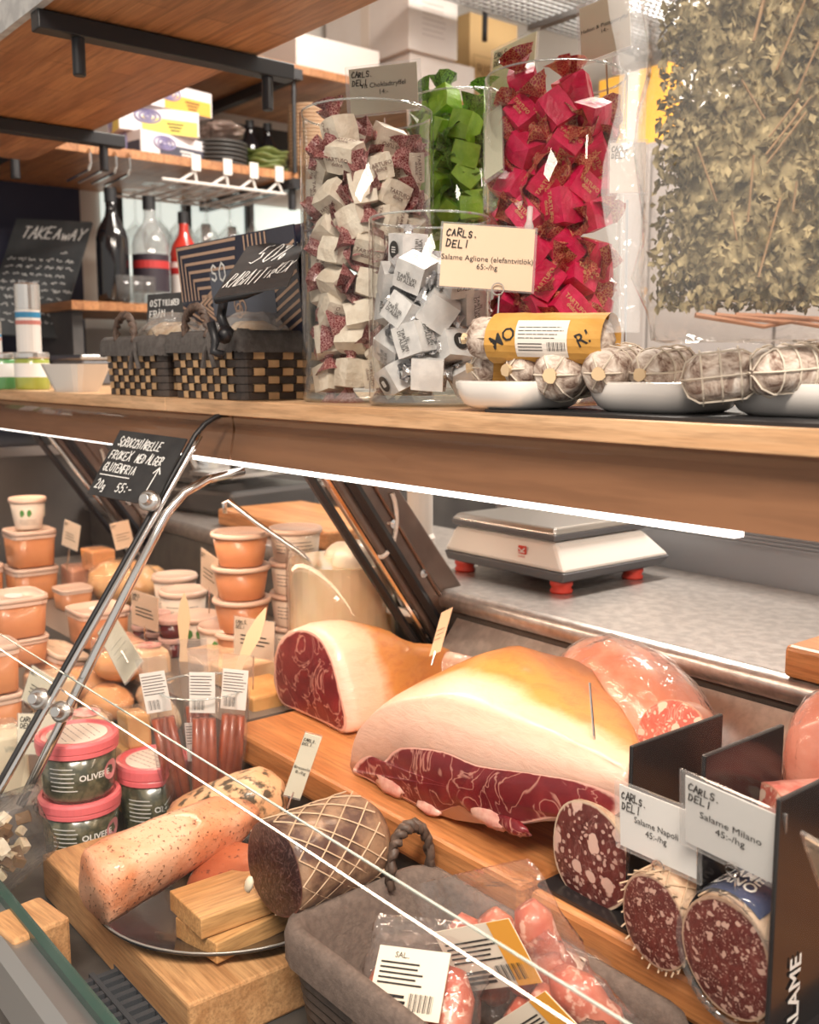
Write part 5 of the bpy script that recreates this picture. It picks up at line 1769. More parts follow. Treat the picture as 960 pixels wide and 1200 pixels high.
def cut_mat(name, lean, lean2, fat, vein=0.5, vscale=30, rim=0.93, rimcol=None, spots=0.0, sscale=60, rough=0.32):
    m, nt, b = nodes(name)
    v = coords(nt)
    n1 = noise(nt, v, vscale, 5, 0.6, 1.2)
    col = ramp(nt, n1, [(0.35, lean), (0.65, lean2)])
    if vein:
        n2 = noise(nt, v, vscale * 0.8, 3, 0.5, 2.5)
        ridge = math_(nt, 'ABSOLUTE', math_(nt, 'SUBTRACT', n2, 0.5))
        col = mix(nt, math_(nt, 'MULTIPLY', ramp(nt, ridge, [(0.004, 1), (0.028, 0)]), vein), col, fat)
    if spots:
        vv = nt.nodes.new('ShaderNodeVectorMath')
        vv.operation = 'ADD'
        nz = nt.nodes.new('ShaderNodeTexNoise')
        nz.inputs['Scale'].default_value = sscale * 1.2
        L(nt, v, nz.inputs['Vector'])
        sc_ = nt.nodes.new('ShaderNodeVectorMath')
        sc_.operation = 'SCALE'
        sc_.inputs['Scale'].default_value = 0.012
        L(nt, nz.outputs['Color'], sc_.inputs[0])
        L(nt, v, vv.inputs[0])
        L(nt, sc_.outputs[0], vv.inputs[1])
        v1 = voro(nt, vv.outputs[0], sscale)
        col = mix(nt, ramp(nt, v1, [(spots * 0.85, 1), (spots, 0)]), col, fat)
        v2 = voro(nt, vv.outputs[0], sscale * 3.1)
        col = mix(nt, ramp(nt, v2, [(spots * 0.75, 0.75), (spots * 0.95, 0)]), col, fat)
    rr = math_(nt, 'ADD', attr(nt), math_(nt, 'MULTIPLY', math_(nt, 'SUBTRACT', noise(nt, v, 50), 0.5), 0.09))
    col = mix(nt, ramp(nt, rr, [(rim - 0.01, 0), (rim + 0.02, 1)]), col, rimcol or fat)
    L(nt, col, b.inputs['Base Color'])
    b.inputs['Roughness'].default_value = rough
    b.inputs['Subsurface Weight'].default_value = 0.08
    b.inputs['Subsurface Radius'].default_value = (0.01, 0.003, 0.002)
    bump(nt, b, n1, 0.25, 0.003)
    MATS[name] = m
    return m


HAMRIND, nt, b = nodes('ham_rind_and_fat')
v = coords(nt)
rr = math_(nt, 'ADD', attr(nt), math_(nt, 'MULTIPLY', math_(nt, 'SUBTRACT', noise(nt, v, 14, 5), 0.5), 0.22))
c = ramp(nt, rr, [(0.06, (0.78, 0.50, 0.39)), (0.24, (0.80, 0.52, 0.36)), (0.34, (0.64, 0.27, 0.07)), (0.75, (0.58, 0.22, 0.055)), (1.0, (0.50, 0.18, 0.07))])
n1 = noise(nt, coords(nt, (1, 1, 3)), 40, 6, 0.65, 0.5)
c = mix(nt, math_(nt, 'MULTIPLY', ramp(nt, n1, [(0.48, 0), (0.66, 1)]), math_(nt, 'MULTIPLY', ramp(nt, rr, [(0.22, 0.25), (0.38, 1)]), 0.6)), c, (0.48, 0.15, 0.05))
L(nt, c, b.inputs['Base Color'])
b.inputs['Roughness'].default_value = 0.35
b.inputs['Coat Weight'].default_value = 0.25
b.inputs['Subsurface Weight'].default_value = 0.05
b.inputs['Subsurface Radius'].default_value = (0.02, 0.008, 0.004)
bump(nt, b, n1, 0.25, 0.004)
HAMCUT = cut_mat('ham_cut_lean', (0.13, 0.008, 0.014), (0.24, 0.022, 0.026), (0.72, 0.36, 0.28), 0.55, 20, 0.955, (0.78, 0.42, 0.34))


def meat_loft(label, name, loc, outline, rings_, body, zb=0.0, rz=0.0, cat='ham', group='hams on the beech board', n=48, jit=0.0, seed=1, peak=None):
    """body behind a cut outline in the local xz plane: rings of (y, kx, kz, dx, dz)"""
    t = thing(name, label, cat, loc, rz, group)
    o = smooth_loop(outline, n)
    cx = sum(p[0] for p in o) / n
    r = random.Random(seed)
    rs, at_ = [], []
    for k, (y, kx, kz, dx, dz) in enumerate(rings_):
        ring = []
        for x, z in o:
            kk = kz if peak is None or kz < 1 else 1 + (kz - 1) * math.exp(-((x - peak[0]) / (peak[1] if x < peak[0] else peak[2])) ** 2)
            ring.append((cx + (x - cx) * kx + dx + r.uniform(-jit, jit), y + r.uniform(-jit, jit), zb + (z - zb) * kk + dz + r.uniform(-jit, jit)))
        rs.append(ring)
        at_ += [k / (len(rings_) - 1)] * n
    m = MB().rings(rs)
    m.attr = at_
    obj('body', m, body, t, smooth=True)
    return t, o


def px_outline(pts, y, origin):
    out = []
    for px, py in pts:
        p = at(px, py, y=y)
        out.append((p.x - origin.x, p.z - origin.z))
    return out


ZB = 0.87
# boards that carry the meat
BM = wood('beech_board_block', (0.46, 0.17, 0.055), (0.60, 0.26, 0.095), 0, 0.8, 0.4, blockw=0.0)
for x0, x1, lab in ((-1.17, -0.622, 'long beech board under the two cut hams'), (-0.612, 0.15, 'beech board at the right under the salami')):
    o = tag(obj('beech_board', MB().box((0, 0, 0.0195), (x1 - x0, 0.33, 0.039)), BM, bevel=0.006), lab, 'board', 'beech boards')
    o.location = ((x0 + x1) / 2, 0.80, 0.831)

# the big ham with the wide cut
yf = 0.668
org = Vector((-0.80, yf, ZB + 0.002))
face = px_outline([(412, 915), (412, 880), (424, 850), (450, 830), (500, 822), (560, 832), (640, 858), (700, 885), (733, 906), (738, 935), (722, 958), (690, 966), (640, 962), (590, 968), (520, 958), (460, 948), (428, 934)], yf, org)
mn = min(z for x, z in face)
face = [(x, max(z, 0.0015)) for x, z in face]
t, o = meat_loft('big ham half with orange rind and wide dark red cut on the beech board', 'cured_ham', org, face,
                 [(0.0, 1.0, 1.0, 0, 0), (0.010, 1.005, 1.06, -0.002, 0), (0.030, 0.99, 1.15, -0.008, 0), (0.06, 0.94, 1.21, -0.020, 0), (0.095, 0.83, 1.25, -0.034, 0), (0.13, 0.68, 1.24, -0.048, 0), (0.155, 0.52, 1.16, -0.058, 0), (0.175, 0.36, 1.0, -0.062, 0.01), (0.185, 0.12, 0.6, -0.064, 0.05)], HAMRIND, jit=0.0009, peak=(0.04, 0.20, 0.10))
lean = smooth_loop(px_outline([(414, 912), (420, 893), (436, 885), (450, 893), (470, 876), (520, 880), (560, 896), (620, 905), (680, 915), (730, 935), (724, 954), (690, 962), (650, 958), (600, 966), (560, 958), (540, 944), (510, 952), (476, 938), (450, 942), (430, 930)], yf, org), 60)
lf = obj('lean_cut', lathe_face([(x, max(z, 0.003)) for x, z in lean], 12, 0.006), HAMCUT, t, smooth=True)
lf.location.y = -0.0015
for k, (px, py, s) in enumerate(((455, 940, 1.4), (500, 954, 0.9), (572, 960, 1.4), (598, 968, 1.1))):
    p = at(px, py, y=yf - 0.006)
    o_ = obj('loose_flap', crumple(60 + k, 0.040 * s, 0.010, 0.014 * s, 6, 0.3), mat('pale_ham_fat', (0.82, 0.50, 0.40), 0.35, c2=(0.55, 0.16, 0.14), scale=30) if k != 3 else HAMCUT, t, smooth=True)
    o_.location = (p.x - org.x, -0.003, max(0.0, p.z - org.z - 0.008))
stamp = MB()
for (ch, dx, dz) in (('VIII24', 0, 0), ('008', -0.030, 0.004)):
    hand(stamp, ch, dx, dz, 0.009, 0.0045, 0.001, 0.1, 0.1, 3)
so = obj('ink_stamp', stamp, mat('brown_stamp_ink', (0.30, 0.12, 0.07), 0.7), t)
so.location = (0.030, 0.050, 0.1385)
so.rotation_euler = (R(-38), 0, 0)

# rear left ham, cut end facing the shop
yf = 0.735
org = Vector((-1.10, yf, ZB + 0.002))
face = px_outline([(322, 800), (322, 770), (330, 748), (350, 736), (372, 742), (388, 766), (398, 800), (408, 846), (404, 868), (386, 872), (352, 860), (330, 835)], yf, org)
face = [(x, max(z, 0.0015)) for x, z in face]
t, o = meat_loft('cured ham with dark cut end and tapering shank at the left of the board', 'cured_ham', org, face,
                 [(0.0, 1.0, 1.0, 0, 0), (0.02, 1.06, 1.03, 0.0, 0), (0.05, 1.08, 1.03, 0.0, 0), (0.085, 1.02, 0.96, 0.0, 0), (0.12, 0.86, 0.82, 0.004, 0.004), (0.15, 0.62, 0.62, 0.006, 0.01), (0.18, 0.48, 0.50, 0.008, 0.012), (0.215, 0.42, 0.44, 0.010, 0.012), (0.235, 0.30, 0.34, 0.010, 0.016), (0.24, 0.1, 0.1, 0.01, 0.03)], HAMRIND, jit=0.0009, seed=4)
cx, cz = sum(p[0] for p in o) / len(o), sum(p[1] for p in o) / len(o)
lf = obj('lean_cut', lathe_face([(cx + (x - cx) * 0.96, cz + (z - cz) * 0.96) for x, z in o], 12, 0.004), HAMCUT, t, smooth=True)
lf.location.y = -0.001

# film wrapped roll of cooked ham behind
FILMH = clear('tight_ham_film', (0.99, 0.97, 0.96), 0.12, 1.5, bmp=0.8, bscale=40, body=0.03)
COOKED = mat('pink_cooked_ham', (0.74, 0.28, 0.18), 0.4, c2=(0.80, 0.44, 0.32), scale=22, coat=0.4, bmp=0.3, sub=0.1)


def ham_roll(label, loc, rx, ry, rz_, rot, m, cat='ham', film=True):
    t = thing('ham_roll', label, cat, loc, 0, 'hams on the beech board', rot=rot)
    rr = random.Random(int(abs(loc[0] * 1000)))

    def ell(s, jit):
        rs = []
        for i in range(15):
            a = -PI / 2 + PI * (i + 0.15) / 14.3
            rs.append([(rx * s * math.sin(a), ry * s * max(0.02, math.cos(a)) ** 0.75 * math.cos(q) * rr.uniform(1 - jit, 1 + jit), rz_ * s * max(0.02, math.cos(a)) ** 0.75 * math.sin(q) * rr.uniform(1 - jit, 1 + jit)) for q in [2 * PI * j / 26 for j in range(26)]])
        return MB().rings(rs)
    obj('meat', ell(1.0, 0.015), m, t, smooth=True)
    if film:
        obj('cling_film', ell(1.025, 0.03), FILMH, t, smooth=False)
    return t


ham_roll('large pink cooked ham in shiny film behind the black dividers', (-0.712, 0.900, ZB + 0.078), 0.118, 0.076, 0.078, (0, R(14), R(-16)), COOKED)
ham_roll('round pink ham in film cut off at the right picture edge', (-0.455, 0.925, ZB + 0.088), 0.07, 0.06, 0.086, (0, 0, R(10)), mat('rose_cooked_ham', (0.72, 0.26, 0.19), 0.4, c2=(0.78, 0.36, 0.28), scale=15, coat=0.4))
ham_roll('flat wrapped meat behind the two cut hams', (-1.10, 0.955, ZB + 0.030), 0.085, 0.03, 0.030, (0, 0, R(25)), mat('pale_wrapped_meat', (0.66, 0.34, 0.22), 0.5, c2=(0.76, 0.50, 0.36), scale=40, bmp=0.4), 'meat')

# ------------------------------------------------------------------ salami with cut faces
SALCUT1 = cut_mat('coarse_salami_cut', (0.085, 0.016, 0.015), (0.17, 0.04, 0.034), (0.66, 0.44, 0.37), 0.15, 45, 0.955, (0.62, 0.46, 0.34), 0.36, 48)
SALCUT2 = cut_mat('fine_salami_cut', (0.085, 0.016, 0.014), (0.15, 0.034, 0.028), (0.50, 0.31, 0.25), 0.12, 60, 0.95, (0.46, 0.30, 0.21), 0.31, 110)
SALCUT3 = cut_mat('pink_mortadella_cut', (0.56, 0.12, 0.09), (0.68, 0.22, 0.16), (0.84, 0.60, 0.48), 0.3, 40, 0.97, (0.72, 0.34, 0.24), 0.36, 60)
BRES = cut_mat('bresaola_cut', (0.018, 0.004, 0.006), (0.032, 0.006, 0.008), (0.30, 0.17, 0.15), 0.45, 90, 0.97, (0.14, 0.05, 0.04))
NETSKIN = mat('netted_salami_skin', (0.60, 0.42, 0.29), 0.7, c2=(0.44, 0.26, 0.17), scale=45, bmp=0.5, bscale=130)
BRSKIN = mat('bresaola_skin', (0.085, 0.04, 0.03), 0.55, c2=(0.30, 0.18, 0.11), scale=38, bmp=0.5, bscale=70, coat=0.2)
NETSTR = mat('pale_net_cord', (0.52, 0.37, 0.25), 0.8)


def cut_salami(label, loc, az, r, l, skin, cutm, ell=1.0, tilt=0.0, net=True, name='cut_salami', group='cut salami', rag=False, seed=1, roll=0.0):
    """log with a cut face whose normal has azimuth az; loc is the centre of the face"""
    t = thing(name, label, 'salami', group=group)
    t.matrix_world = Matrix.Translation(loc) @ Matrix.Rotation(R(az + 90), 4, 'Z') @ Matrix.Rotation(R(tilt), 4, 'X') @ Matrix.Rotation(R(roll), 4, 'Y')
    rq = random.Random(seed)
    base = [(r * ell * math.cos(a) * (1 + 0.03 * math.sin(3 * a + seed)), r * math.sin(a) * (1 + 0.03 * math.cos(2 * a))) for a in [2 * PI * k / 40 for k in range(40)]]
    rs, n = [], 12
    for i in range(n + 1):
        u = i / n
        s = 1.0 if u < 0.72 else math.sqrt(max(0.004, 1 - ((u - 0.72) / 0.28) ** 2))
        rs.append([(x * s * (1 + rq.uniform(-.012, .012)), u * l, z * s * (1 + rq.uniform(-.012, .012))) for x, z in base])
    obj('body', MB().rings(rs), skin, t, smooth=True)
    f = obj('cut_face', lathe_face(base, 10, 0.003), cutm, t, smooth=True)
    f.location.y = -0.0012
    if net:
        m = MB()
        k = 12
        for q in range(k):
            for sg in (1, -1):
                m.tube([(x_ * 1.012, u_ * l, z_ * 1.012) for u_ in [j / 9 * 0.78 for j in range(10)] for x_, z_ in [(r * ell * math.cos(2 * PI * q / k + sg * u_ * 2.2), r * math.sin(2 * PI * q / k + sg * u_ * 2.2))]], 0.0009, 4)
        if rag:
            for q in range(26):
                a = 2 * PI * q / 26
                m.tube([(r * ell * math.cos(a), 0.002, r * math.sin(a)), (r * ell * 1.07 * math.cos(a + .05), -0.004 + rq.uniform(-.003, .003), r * 1.07 * math.sin(a + .05))], 0.0008, 4)
        obj('net', m, NETSTR, t)
    return t


P1, P2, P3 = at(692, 1002, d=0.905), at(768, 1080, d=0.80), at(853, 1122, d=0.745)
cut_salami('largest cut salami with coarse white fat left of the price signs', P1, -92, 0.0500, 0.16, NETSKIN, SALCUT1, 0.92, 0, net=False, seed=2)
cut_salami('netted cut salami with ragged string edge in the middle', P2, -91, 0.0395, 0.13, NETSKIN, SALCUT2, 0.80, 4, rag=True, seed=3, roll=-8)
s3 = cut_salami('fine grained cut salami with blue label in front of the black divider', P3, -90, 0.0475, 0.15, NETSKIN, SALCUT2, 0.80, 4, seed=5, roll=-8)
# blue brand band round the third salami
bm_ = MB()
a0, a1 = R(45), R(150)
rows = [[(0.0475 * 0.80 * 1.05 * math.cos(a0 + (a1 - a0) * i / 14), y, 0.0475 * 1.05 * math.sin(a0 + (a1 - a0) * i / 14)) for i in range(15)] for y in (0.004, 0.046)]
bm_.rings(rows, False, False, False)
bl = obj('blue_label', bm_, mat('navy_label', (0.012, 0.03, 0.12), 0.4, coat=0.3), s3, smooth=True)


def wrap_label(parent, txt, size, y0, aa, rad, m, nm='label_lettering'):
    mb = text_mb(txt, size, bold=0.02, spacing=0.8)
    o = MB()
    v = []
    for x, y, z in mb.v:
        an = aa - x / rad
        v.append((rad * 0.80 * math.cos(an), y0 - z * -1.0 if False else y0 + z, rad * math.sin(an)))
    o.add(v, mb.f)
    return obj(nm, o, m, parent)


wrap_label(bl, 'SALAME\nMILANO', 0.0155, 0.025, R(98), 0.0512, CHALK)
obj('clear_wrap', MB().lathe([(0.0500, 0.0), (0.0512, -0.006), (0.0502, 0.02), (0.0500, 0.10)], 30, Matrix.Rotation(R(-90), 4, 'X'), cap0=False, cap1=False, sx=0.80), PLASTIC, s3, smooth=True)
cut_salami('pale pink salami with blotchy cut leaning on the cooked ham', at(787, 868, d=1.02), -75, 0.042, 0.06, COOKED, SALCUT3, 0.85, -18, net=False, seed=6)
cut_salami('rosy salami end half hidden behind the right price sign', at(905, 985, d=0.80), -120, 0.045, 0.11, mat('rosy_salami_skin', (0.55, 0.15, 0.12), 0.5, c2=(0.66, 0.30, 0.24), scale=60, bmp=0.3), SALCUT3, 1.0, 0, net=False, seed=7)
rope = MB()
for k, (px, py) in enumerate(((870, 900), (882, 893), (890, 898), (884, 906))):
    pass
pr_ = [at(866, 898, d=0.985), at(874, 889, d=0.985), at(886, 890, d=0.985), at(890, 898, d=0.985), at(880, 904, d=0.985), at(868, 902, d=0.985)]
tag(obj('string_loop', MB().tube(pr_, 0.0028, 6), NETSTR, smooth=True), 'loop of tan string at the end of the cooked ham', 'string')

# trays, dividers
DIV = mat('black_acrylic', (0.020, 0.018, 0.019), 0.25, coat=0.2)
o = tag(obj('black_tray', MB().box((0, 0, 0.002), (0.13, 0.30, 0.004)), DIV), 'flat black tray under the largest cut salami', 'tray')
o.location = (-0.545, 0.795, ZB + 0.0005)
for x, y0, y1, z1, lab in ((-0.513, 0.650, 0.777, 1.032, 'black upright divider left of the middle salami'), (-0.4285, 0.628, 0.735, 1.055, 'black upright divider between the two right price signs'), (-0.350, 0.600, 0.83, 1.055, 'large black divider at the right picture edge with white lettering')):
    t = thing('divider', lab, 'divider', (x, (y0 + y1) / 2, ZB + 0.0005), 0, 'black acrylic dividers')
    obj('panel', MB().box((0, 0, (z1 - ZB) / 2), (0.004, y1 - y0, z1 - ZB)), DIV, t, bevel=0.001)
    obj('foot', MB().box((-0.0 + 0.012, 0, 0.0015), (0.028, y1 - y0, 0.003)), DIV, t)
    if x > -0.36:
        tm = text_mb('SALAME', 0.020, bold=0.02)
        o = obj('white_lettering', tm, CHALK, t)
        o.matrix_local = Matrix.Translation((0.0032, -0.086, 0.028)) @ Matrix.Rotation(R(90), 4, 'Z') @ Matrix.Rotation(R(-90), 4, 'Y')
# price signs in front of the salami
for lab, c_, d_, ln, sz in (('white price sign for Napoli salami in clear sleeve, left of the two', [(722, 912), (821, 952), (823, 1037), (722, 992)], 0.80, ['Salame Napoli', '45:-/hg'], 0.0076),
                            ('white price sign for Milano salami in clear sleeve, right of the two', [(797, 901), (923, 955), (918, 1046), (798, 987)], 0.725, ['Salame Milano', '45:-/hg'], 0.0084)):
    price_sign(lab, c_, d_, ln, -80, paper=PAPERW, size=sz, sleeve=0.11, textz=-0.05, stand=(0.004, 0.028, 0.0055), group='salami price signs')
t = price_sign('narrow white price sign for bresaola in front of the left ham', [(358, 858), (378, 862), (352, 938), (331, 932)], 1.02, ['Bresaola', '8:-/hg'], -60, paper=PAPER, size=0.0048, sleeve=0.04, lg=2.2, stand=None, group='meat price signs')
sign_pin(t, 0.06, 0.02)
t = price_sign('slim cream card with print stuck in the wrapped meat behind the hams', [(518, 718), (531, 711), (516, 764), (503, 770)], 1.38, [], -60, paper=PEACH, sleeve=0.02, lg=0, small=True, group='meat price signs')
sign_pin(t, 0.06, 0.02)
price_sign('cream price sign cut off at the right picture edge', [(938, 975), (1000, 1010), (1015, 1075), (962, 1040)], 0.62, [], -80, paper=PEACH, lg=1.0, sleeve=0.12, group='meat price signs')
tag(obj('steel_skewer', MB().tube([at(691, 800, d=0.93), at(697, 872, d=0.93), at(698, 945, d=0.92)], [0.0012, 0.0012, 0.0016], 6), CHROME), 'thin steel skewer standing in the big salami', 'skewer')

# ------------------------------------------------------------------ front board with black plate, speck and bresaola
o = tag(obj('plate_board', MB().box((0, 0, 0.026), (0.365, 0.262, 0.052)), PINE, bevel=0.003), 'pale wooden board under the round black plate', 'board')
o.location = (-0.948, 0.502, ZD + 0.0005)
PLC = Vector((-0.915, 0.500, ZD + 0.0535))
m = MB().lathe([(0, 0.002), (0.05, 0.002), (0.10, 0.003), (0.132, 0.010), (0.142, 0.015), (0.145, 0.016), (0.145, 0.013), (0.10, 0), (0, 0)], 56)
o = tag(obj('black_plate', m, mat('black_glazed_plate', (0.012, 0.013, 0.016), 0.22, c2=(0.022, 0.024, 0.028), scale=60, coat=0.6), smooth=True), 'round black glazed plate under the cured pork and oak boards', 'plate')
o.location = PLC
obj('rim_line', MB().tube([(0.1445 * math.cos(a), 0.1445 * math.sin(a), 0.0158) for a in [2 * PI * k / 56 for k in range(57)]], 0.0011, 6), mat('worn_rim', (0.35, 0.33, 0.31), 0.3, 0.5), o, smooth=True)
OAKB = wood('oak_short_board', (0.47, 0.23, 0.085), (0.64, 0.36, 0.15), 1, 1.1, 0.45)
OE = [(-0.842, 0.506, 0.8035, R(7), 'oak serving board, lower of the two on the black plate'), (-0.842, 0.503, 0.8250, R(-1), 'oak serving board, upper of the two on the black plate')]
for x, y, z, rz, lab in OE:
    o = tag(obj('oak_board', MB().box((0, 0, 0), (0.068, 0.19, 0.0205)), OAKB, bevel=0.0012), lab, 'board', 'short oak boards')
    o.location = (x, y, z)
    o.rotation_euler.z = rz


def speck(label, p0, p1, w0, h0, w1, h1, m, seed, roll=0.0, name='cured_pork', face=None, n=10, up=Vector((0, 0, 1))):
    p0, p1 = Vector(p0), Vector(p1)
    t = thing(name, label, 'cured pork', group='cured pork pieces')
    ax = (p1 - p0).normalized()
    sd = ax.cross(up).normalized()
    nn = sd.cross(ax)
    M = Matrix((sd, ax, nn)).transposed().to_4x4()
    M.translation = p0
    t.matrix_world = M @ Matrix.Rotation(roll, 4, 'Y')
    l = (p1 - p0).length
    rq = random.Random(seed)
    rs = []
    for i in range(n + 1):
        u = i / n
        w_, h_ = w0 + (w1 - w0) * u, h0 + (h1 - h0) * u
        s = 1.0 if 0 < i < n - 1 else (0.96 if i == 0 else 0.8 if i == n - 1 else 0.45)
        ring = []
        for a in [2 * PI * k / 24 for k in range(24)]:
            k_ = (abs(math.cos(a)) ** 4 + abs(math.sin(a)) ** 4) ** (-1 / 4)
            ring.append((w_ / 2 * s * k_ * math.cos(a) * rq.uniform(.97, 1.03), u * l, h_ / 2 * s * k_ * math.sin(a) * rq.uniform(.97, 1.03) + 0.006 * math.sin(u * PI)))
        rs.append(ring)
    obj('meat', MB().rings(rs), m, t, smooth=True)
    return t


def spice_mat(name, a, b_, sp, lo, hi, scale=140, big=18):
    m, nt, b = nodes(name)
    v = coords(nt)
    c = ramp(nt, noise(nt, v, big, 4), [(0.4, a), (0.62, b_)])
    sp_ = ramp(nt, noise(nt, v, scale, 3, 0.6), [(lo, 0), (hi, 1)])
    c = mix(nt, sp_, c, sp)
    L(nt, c, b.inputs['Base Color'])
    b.inputs['Roughness'].default_value = 0.42
    b.inputs['Coat Weight'].default_value = 0.3
    bump(nt, b, noise(nt, v, scale, 3), 0.3, 0.003)
    MATS[name] = m
    return m


PEPPER = spice_mat('pepper_crusted_pork', (0.72, 0.27, 0.13), (0.82, 0.46, 0.30), (0.14, 0.05, 0.025), 0.58, 0.68, 230)
PEPPER2 = spice_mat('herb_crusted_pork', (0.62, 0.30, 0.14), (0.76, 0.48, 0.28), (0.08, 0.055, 0.03), 0.50, 0.60, 60, 12)
REDM = spice_mat('paprika_crusted_pork', (0.33, 0.08, 0.035), (0.44, 0.13, 0.06), (0.12, 0.03, 0.02), 0.60, 0.68)
speck('long pepper speckled pork piece lying slanted on the black plate', at(112, 1040, d=0.985), at(296, 950, d=1.13), 0.058, 0.072, 0.050, 0.040, PEPPER, 3, roll=0.3)
speck('herb crusted pork wedge lying behind the long piece', at(205, 962, d=1.18), at(332, 932, d=1.17), 0.05, 0.040, 0.085, 0.065, PEPPER2, 5)
t = speck('paprika red pork block between plate and bresaola', at(255, 1052, d=1.035), at(296, 1000, d=1.10), 0.075, 0.034, 0.075, 0.040, REDM, 8)
cut_salami('thick bresaola with almost black cut face resting on the oak boards', at(322, 1018, d=0.955), -88, 0.0455, 0.125, BRSKIN, BRES, 1.0, 0, net=True, name='bresaola', group='cut salami', seed=9)
p = at(292, 1036, d=0.93)
tag(obj('fat_sliver', MB().lathe([(0.0, -0.011), (0.004, -0.008), (0.0055, 0), (0.004, 0.007), (0, 0.011)], 10, Matrix.Translation(p) @ Matrix.Rotation(R(30), 4, 'Y'), sy=0.6), mat('white_fat_bit', (0.84, 0.72, 0.55), 0.4), smooth=True), 'white fat sliver stuck to the rim of the bresaola face', 'fat')
# wooden block at the bottom left
o = tag(obj('wooden_block', MB().box((0, 0, 0.036), (0.062, 0.058, 0.072)), PINE, bevel=0.004), 'small pine block standing in the bottom left corner', 'block')
o.location = (-1.085, 0.352, ZD + 0.0005)
o.location = at(26, 1165, z=ZD + 0.0005) + Vector((-0.01, 0.012, 0))
o.rotation_euler.z = R(8)

# ------------------------------------------------------------------ lined basket with vacuum packs
BK = thing('lined_basket', 'brown cloth lined basket of vacuum packed salami at the bottom', 'basket', (-0.585, 0.540, ZD + 0.001))
lx, ly, h = 0.325, 0.170, 0.110
BRL = mat('brown_grey_cloth', (0.13, 0.095, 0.08), 0.85, c2=(0.17, 0.125, 0.105), scale=150, bmp=0.3, bscale=350)
rs = []
rq = random.Random(3)
for off, z in ((-0.06, 0.004), (-0.05, 0.03), (-0.03, h * 0.7), (-0.018, h - 0.008), (-0.008, h + 0.004), (0.006, h + 0.002), (0.012, h - 0.008), (0.010, h - 0.034)):
    rs.append([(x + rq.uniform(-.0008, .0008), y + rq.uniform(-.0008, .0008), z) for x, y in rrect(lx + off, ly + off, 0.03, 8)])
obj('cloth_liner', MB().rings(rs, True, True, False), BRL, BK, smooth=True)
for k in range(9):
    z = 0.005 + k * 0.0095
    s = 0.90 + 0.10 * k / 9
    obj('strand', MB().tube([(x * s, y * s, z) for x, y in rrect(lx - 0.006, ly - 0.006, 0.03, 6)] + [((lx - 0.006) / 2 * s, ((ly - 0.006) / 2 - 0.03) * s, z)], 0.0048, 6), DARKS, BK)
arch_handle(BK, (-lx / 2 + 0.01, 0.058, h - 0.004), 0.05, 0.055, 1, 0.007)
arch_handle(BK, (lx / 2 - 0.02, -0.03, h - 0.004), 0.07, 0.03, 1, 0.008)
SALP = spice_mat('vacuum_salami', (0.48, 0.10, 0.06), (0.62, 0.22, 0.14), (0.76, 0.44, 0.34), 0.54, 0.62, 90, 20)
VPF = clear('vacuum_film', (0.98, 0.97, 0.97), 0.08, 1.5, bmp=0.9, bscale=38, body=0.03)
VL = mat('cream_label', (0.82, 0.72, 0.60), 0.5)
ORL = mat('orange_label', (0.80, 0.36, 0.05), 0.5)


def vac_pack(label, corners, d, lines, orange, az, seed, w0=None, h0=None, reg=0.02):
    """film pack with label; corners are those of the label"""
    M, w_, h_ = fitcard(corners, d, az, w0, h0, reg)
    t = thing('vacuum_pack', label, 'salami pack', group='vacuum packs in the basket')
    t.matrix_world = M
    rq = random.Random(seed)
    for k in range(3):
        x0 = (-0.42 + 0.42 * k) * w_
        m = MB().tube([(x0 + rq.uniform(-.004, .004), 0.020 + 0.002 * k, (-0.95 + 1.35 * i / 6) * h_) for i in range(7)], [0.010, 0.0165, 0.0175, 0.0172, 0.0175, 0.016, 0.010], 12)
        obj('salami_stick', m, SALP, t, smooth=True)
    rs = []
    for i in range(13):
        z = (-1.0 + 2.1 * i / 12) * h_
        wd = w_ * (0.82 + rq.uniform(-.05, .05))
        dp = 0.0225 if 2 < i < 10 else (0.012 if 1 < i < 11 else 0.002)
        rs.append([(wd * math.cos(a) * (1 if abs(math.cos(a)) < .9 else 1.05) + rq.uniform(-.002, .002), 0.020 + dp * math.sin(a) + rq.uniform(-.0012, .0012), z) for a in [2 * PI * j / 20 for j in range(20)]])
    obj('vacuum_film', MB().rings(rs), VPF, t, smooth=True)
    lb = obj('paper_label', MB().box((0, -0.004, 0), (w_, 0.001, h_)), VL, t)
    pm = MB()
    scribble_lines(pm, -w_ * 0.42, w_ * 0.2, -h_ * 0.08, h_ * 0.30, 5, h_ * 0.028, seed)
    scribble_lines(pm, -w_ * 0.42, w_ * 0.0, -h_ * 0.42, -h_ * 0.18, 3, h_ * 0.045, seed + 1)
    for k in range(16):
        x = w_ * (0.05 + 0.022 * k)
        pm.ribbon([(x, -h_ * 0.40), (x, -h_ * 0.16)], w_ * (0.004 + 0.010 * ((k * 5) % 3) / 2))
    obj('label_print', pm, INK, lb).location.y = -0.0048
    tx = None if not lines else obj('label_lettering', text_mb(lines, w_ * 0.10, bold=0.01), INK, lb)
    if tx:
        tx.location = (-w_ * 0.15, -0.0048, h_ * 0.38)
    if orange:
        ob = obj('orange_band', MB().box((w_ * 0.36, -0.0047, 0), (w_ * 0.28, 0.0006, h_)), ORL, lb)
    return t


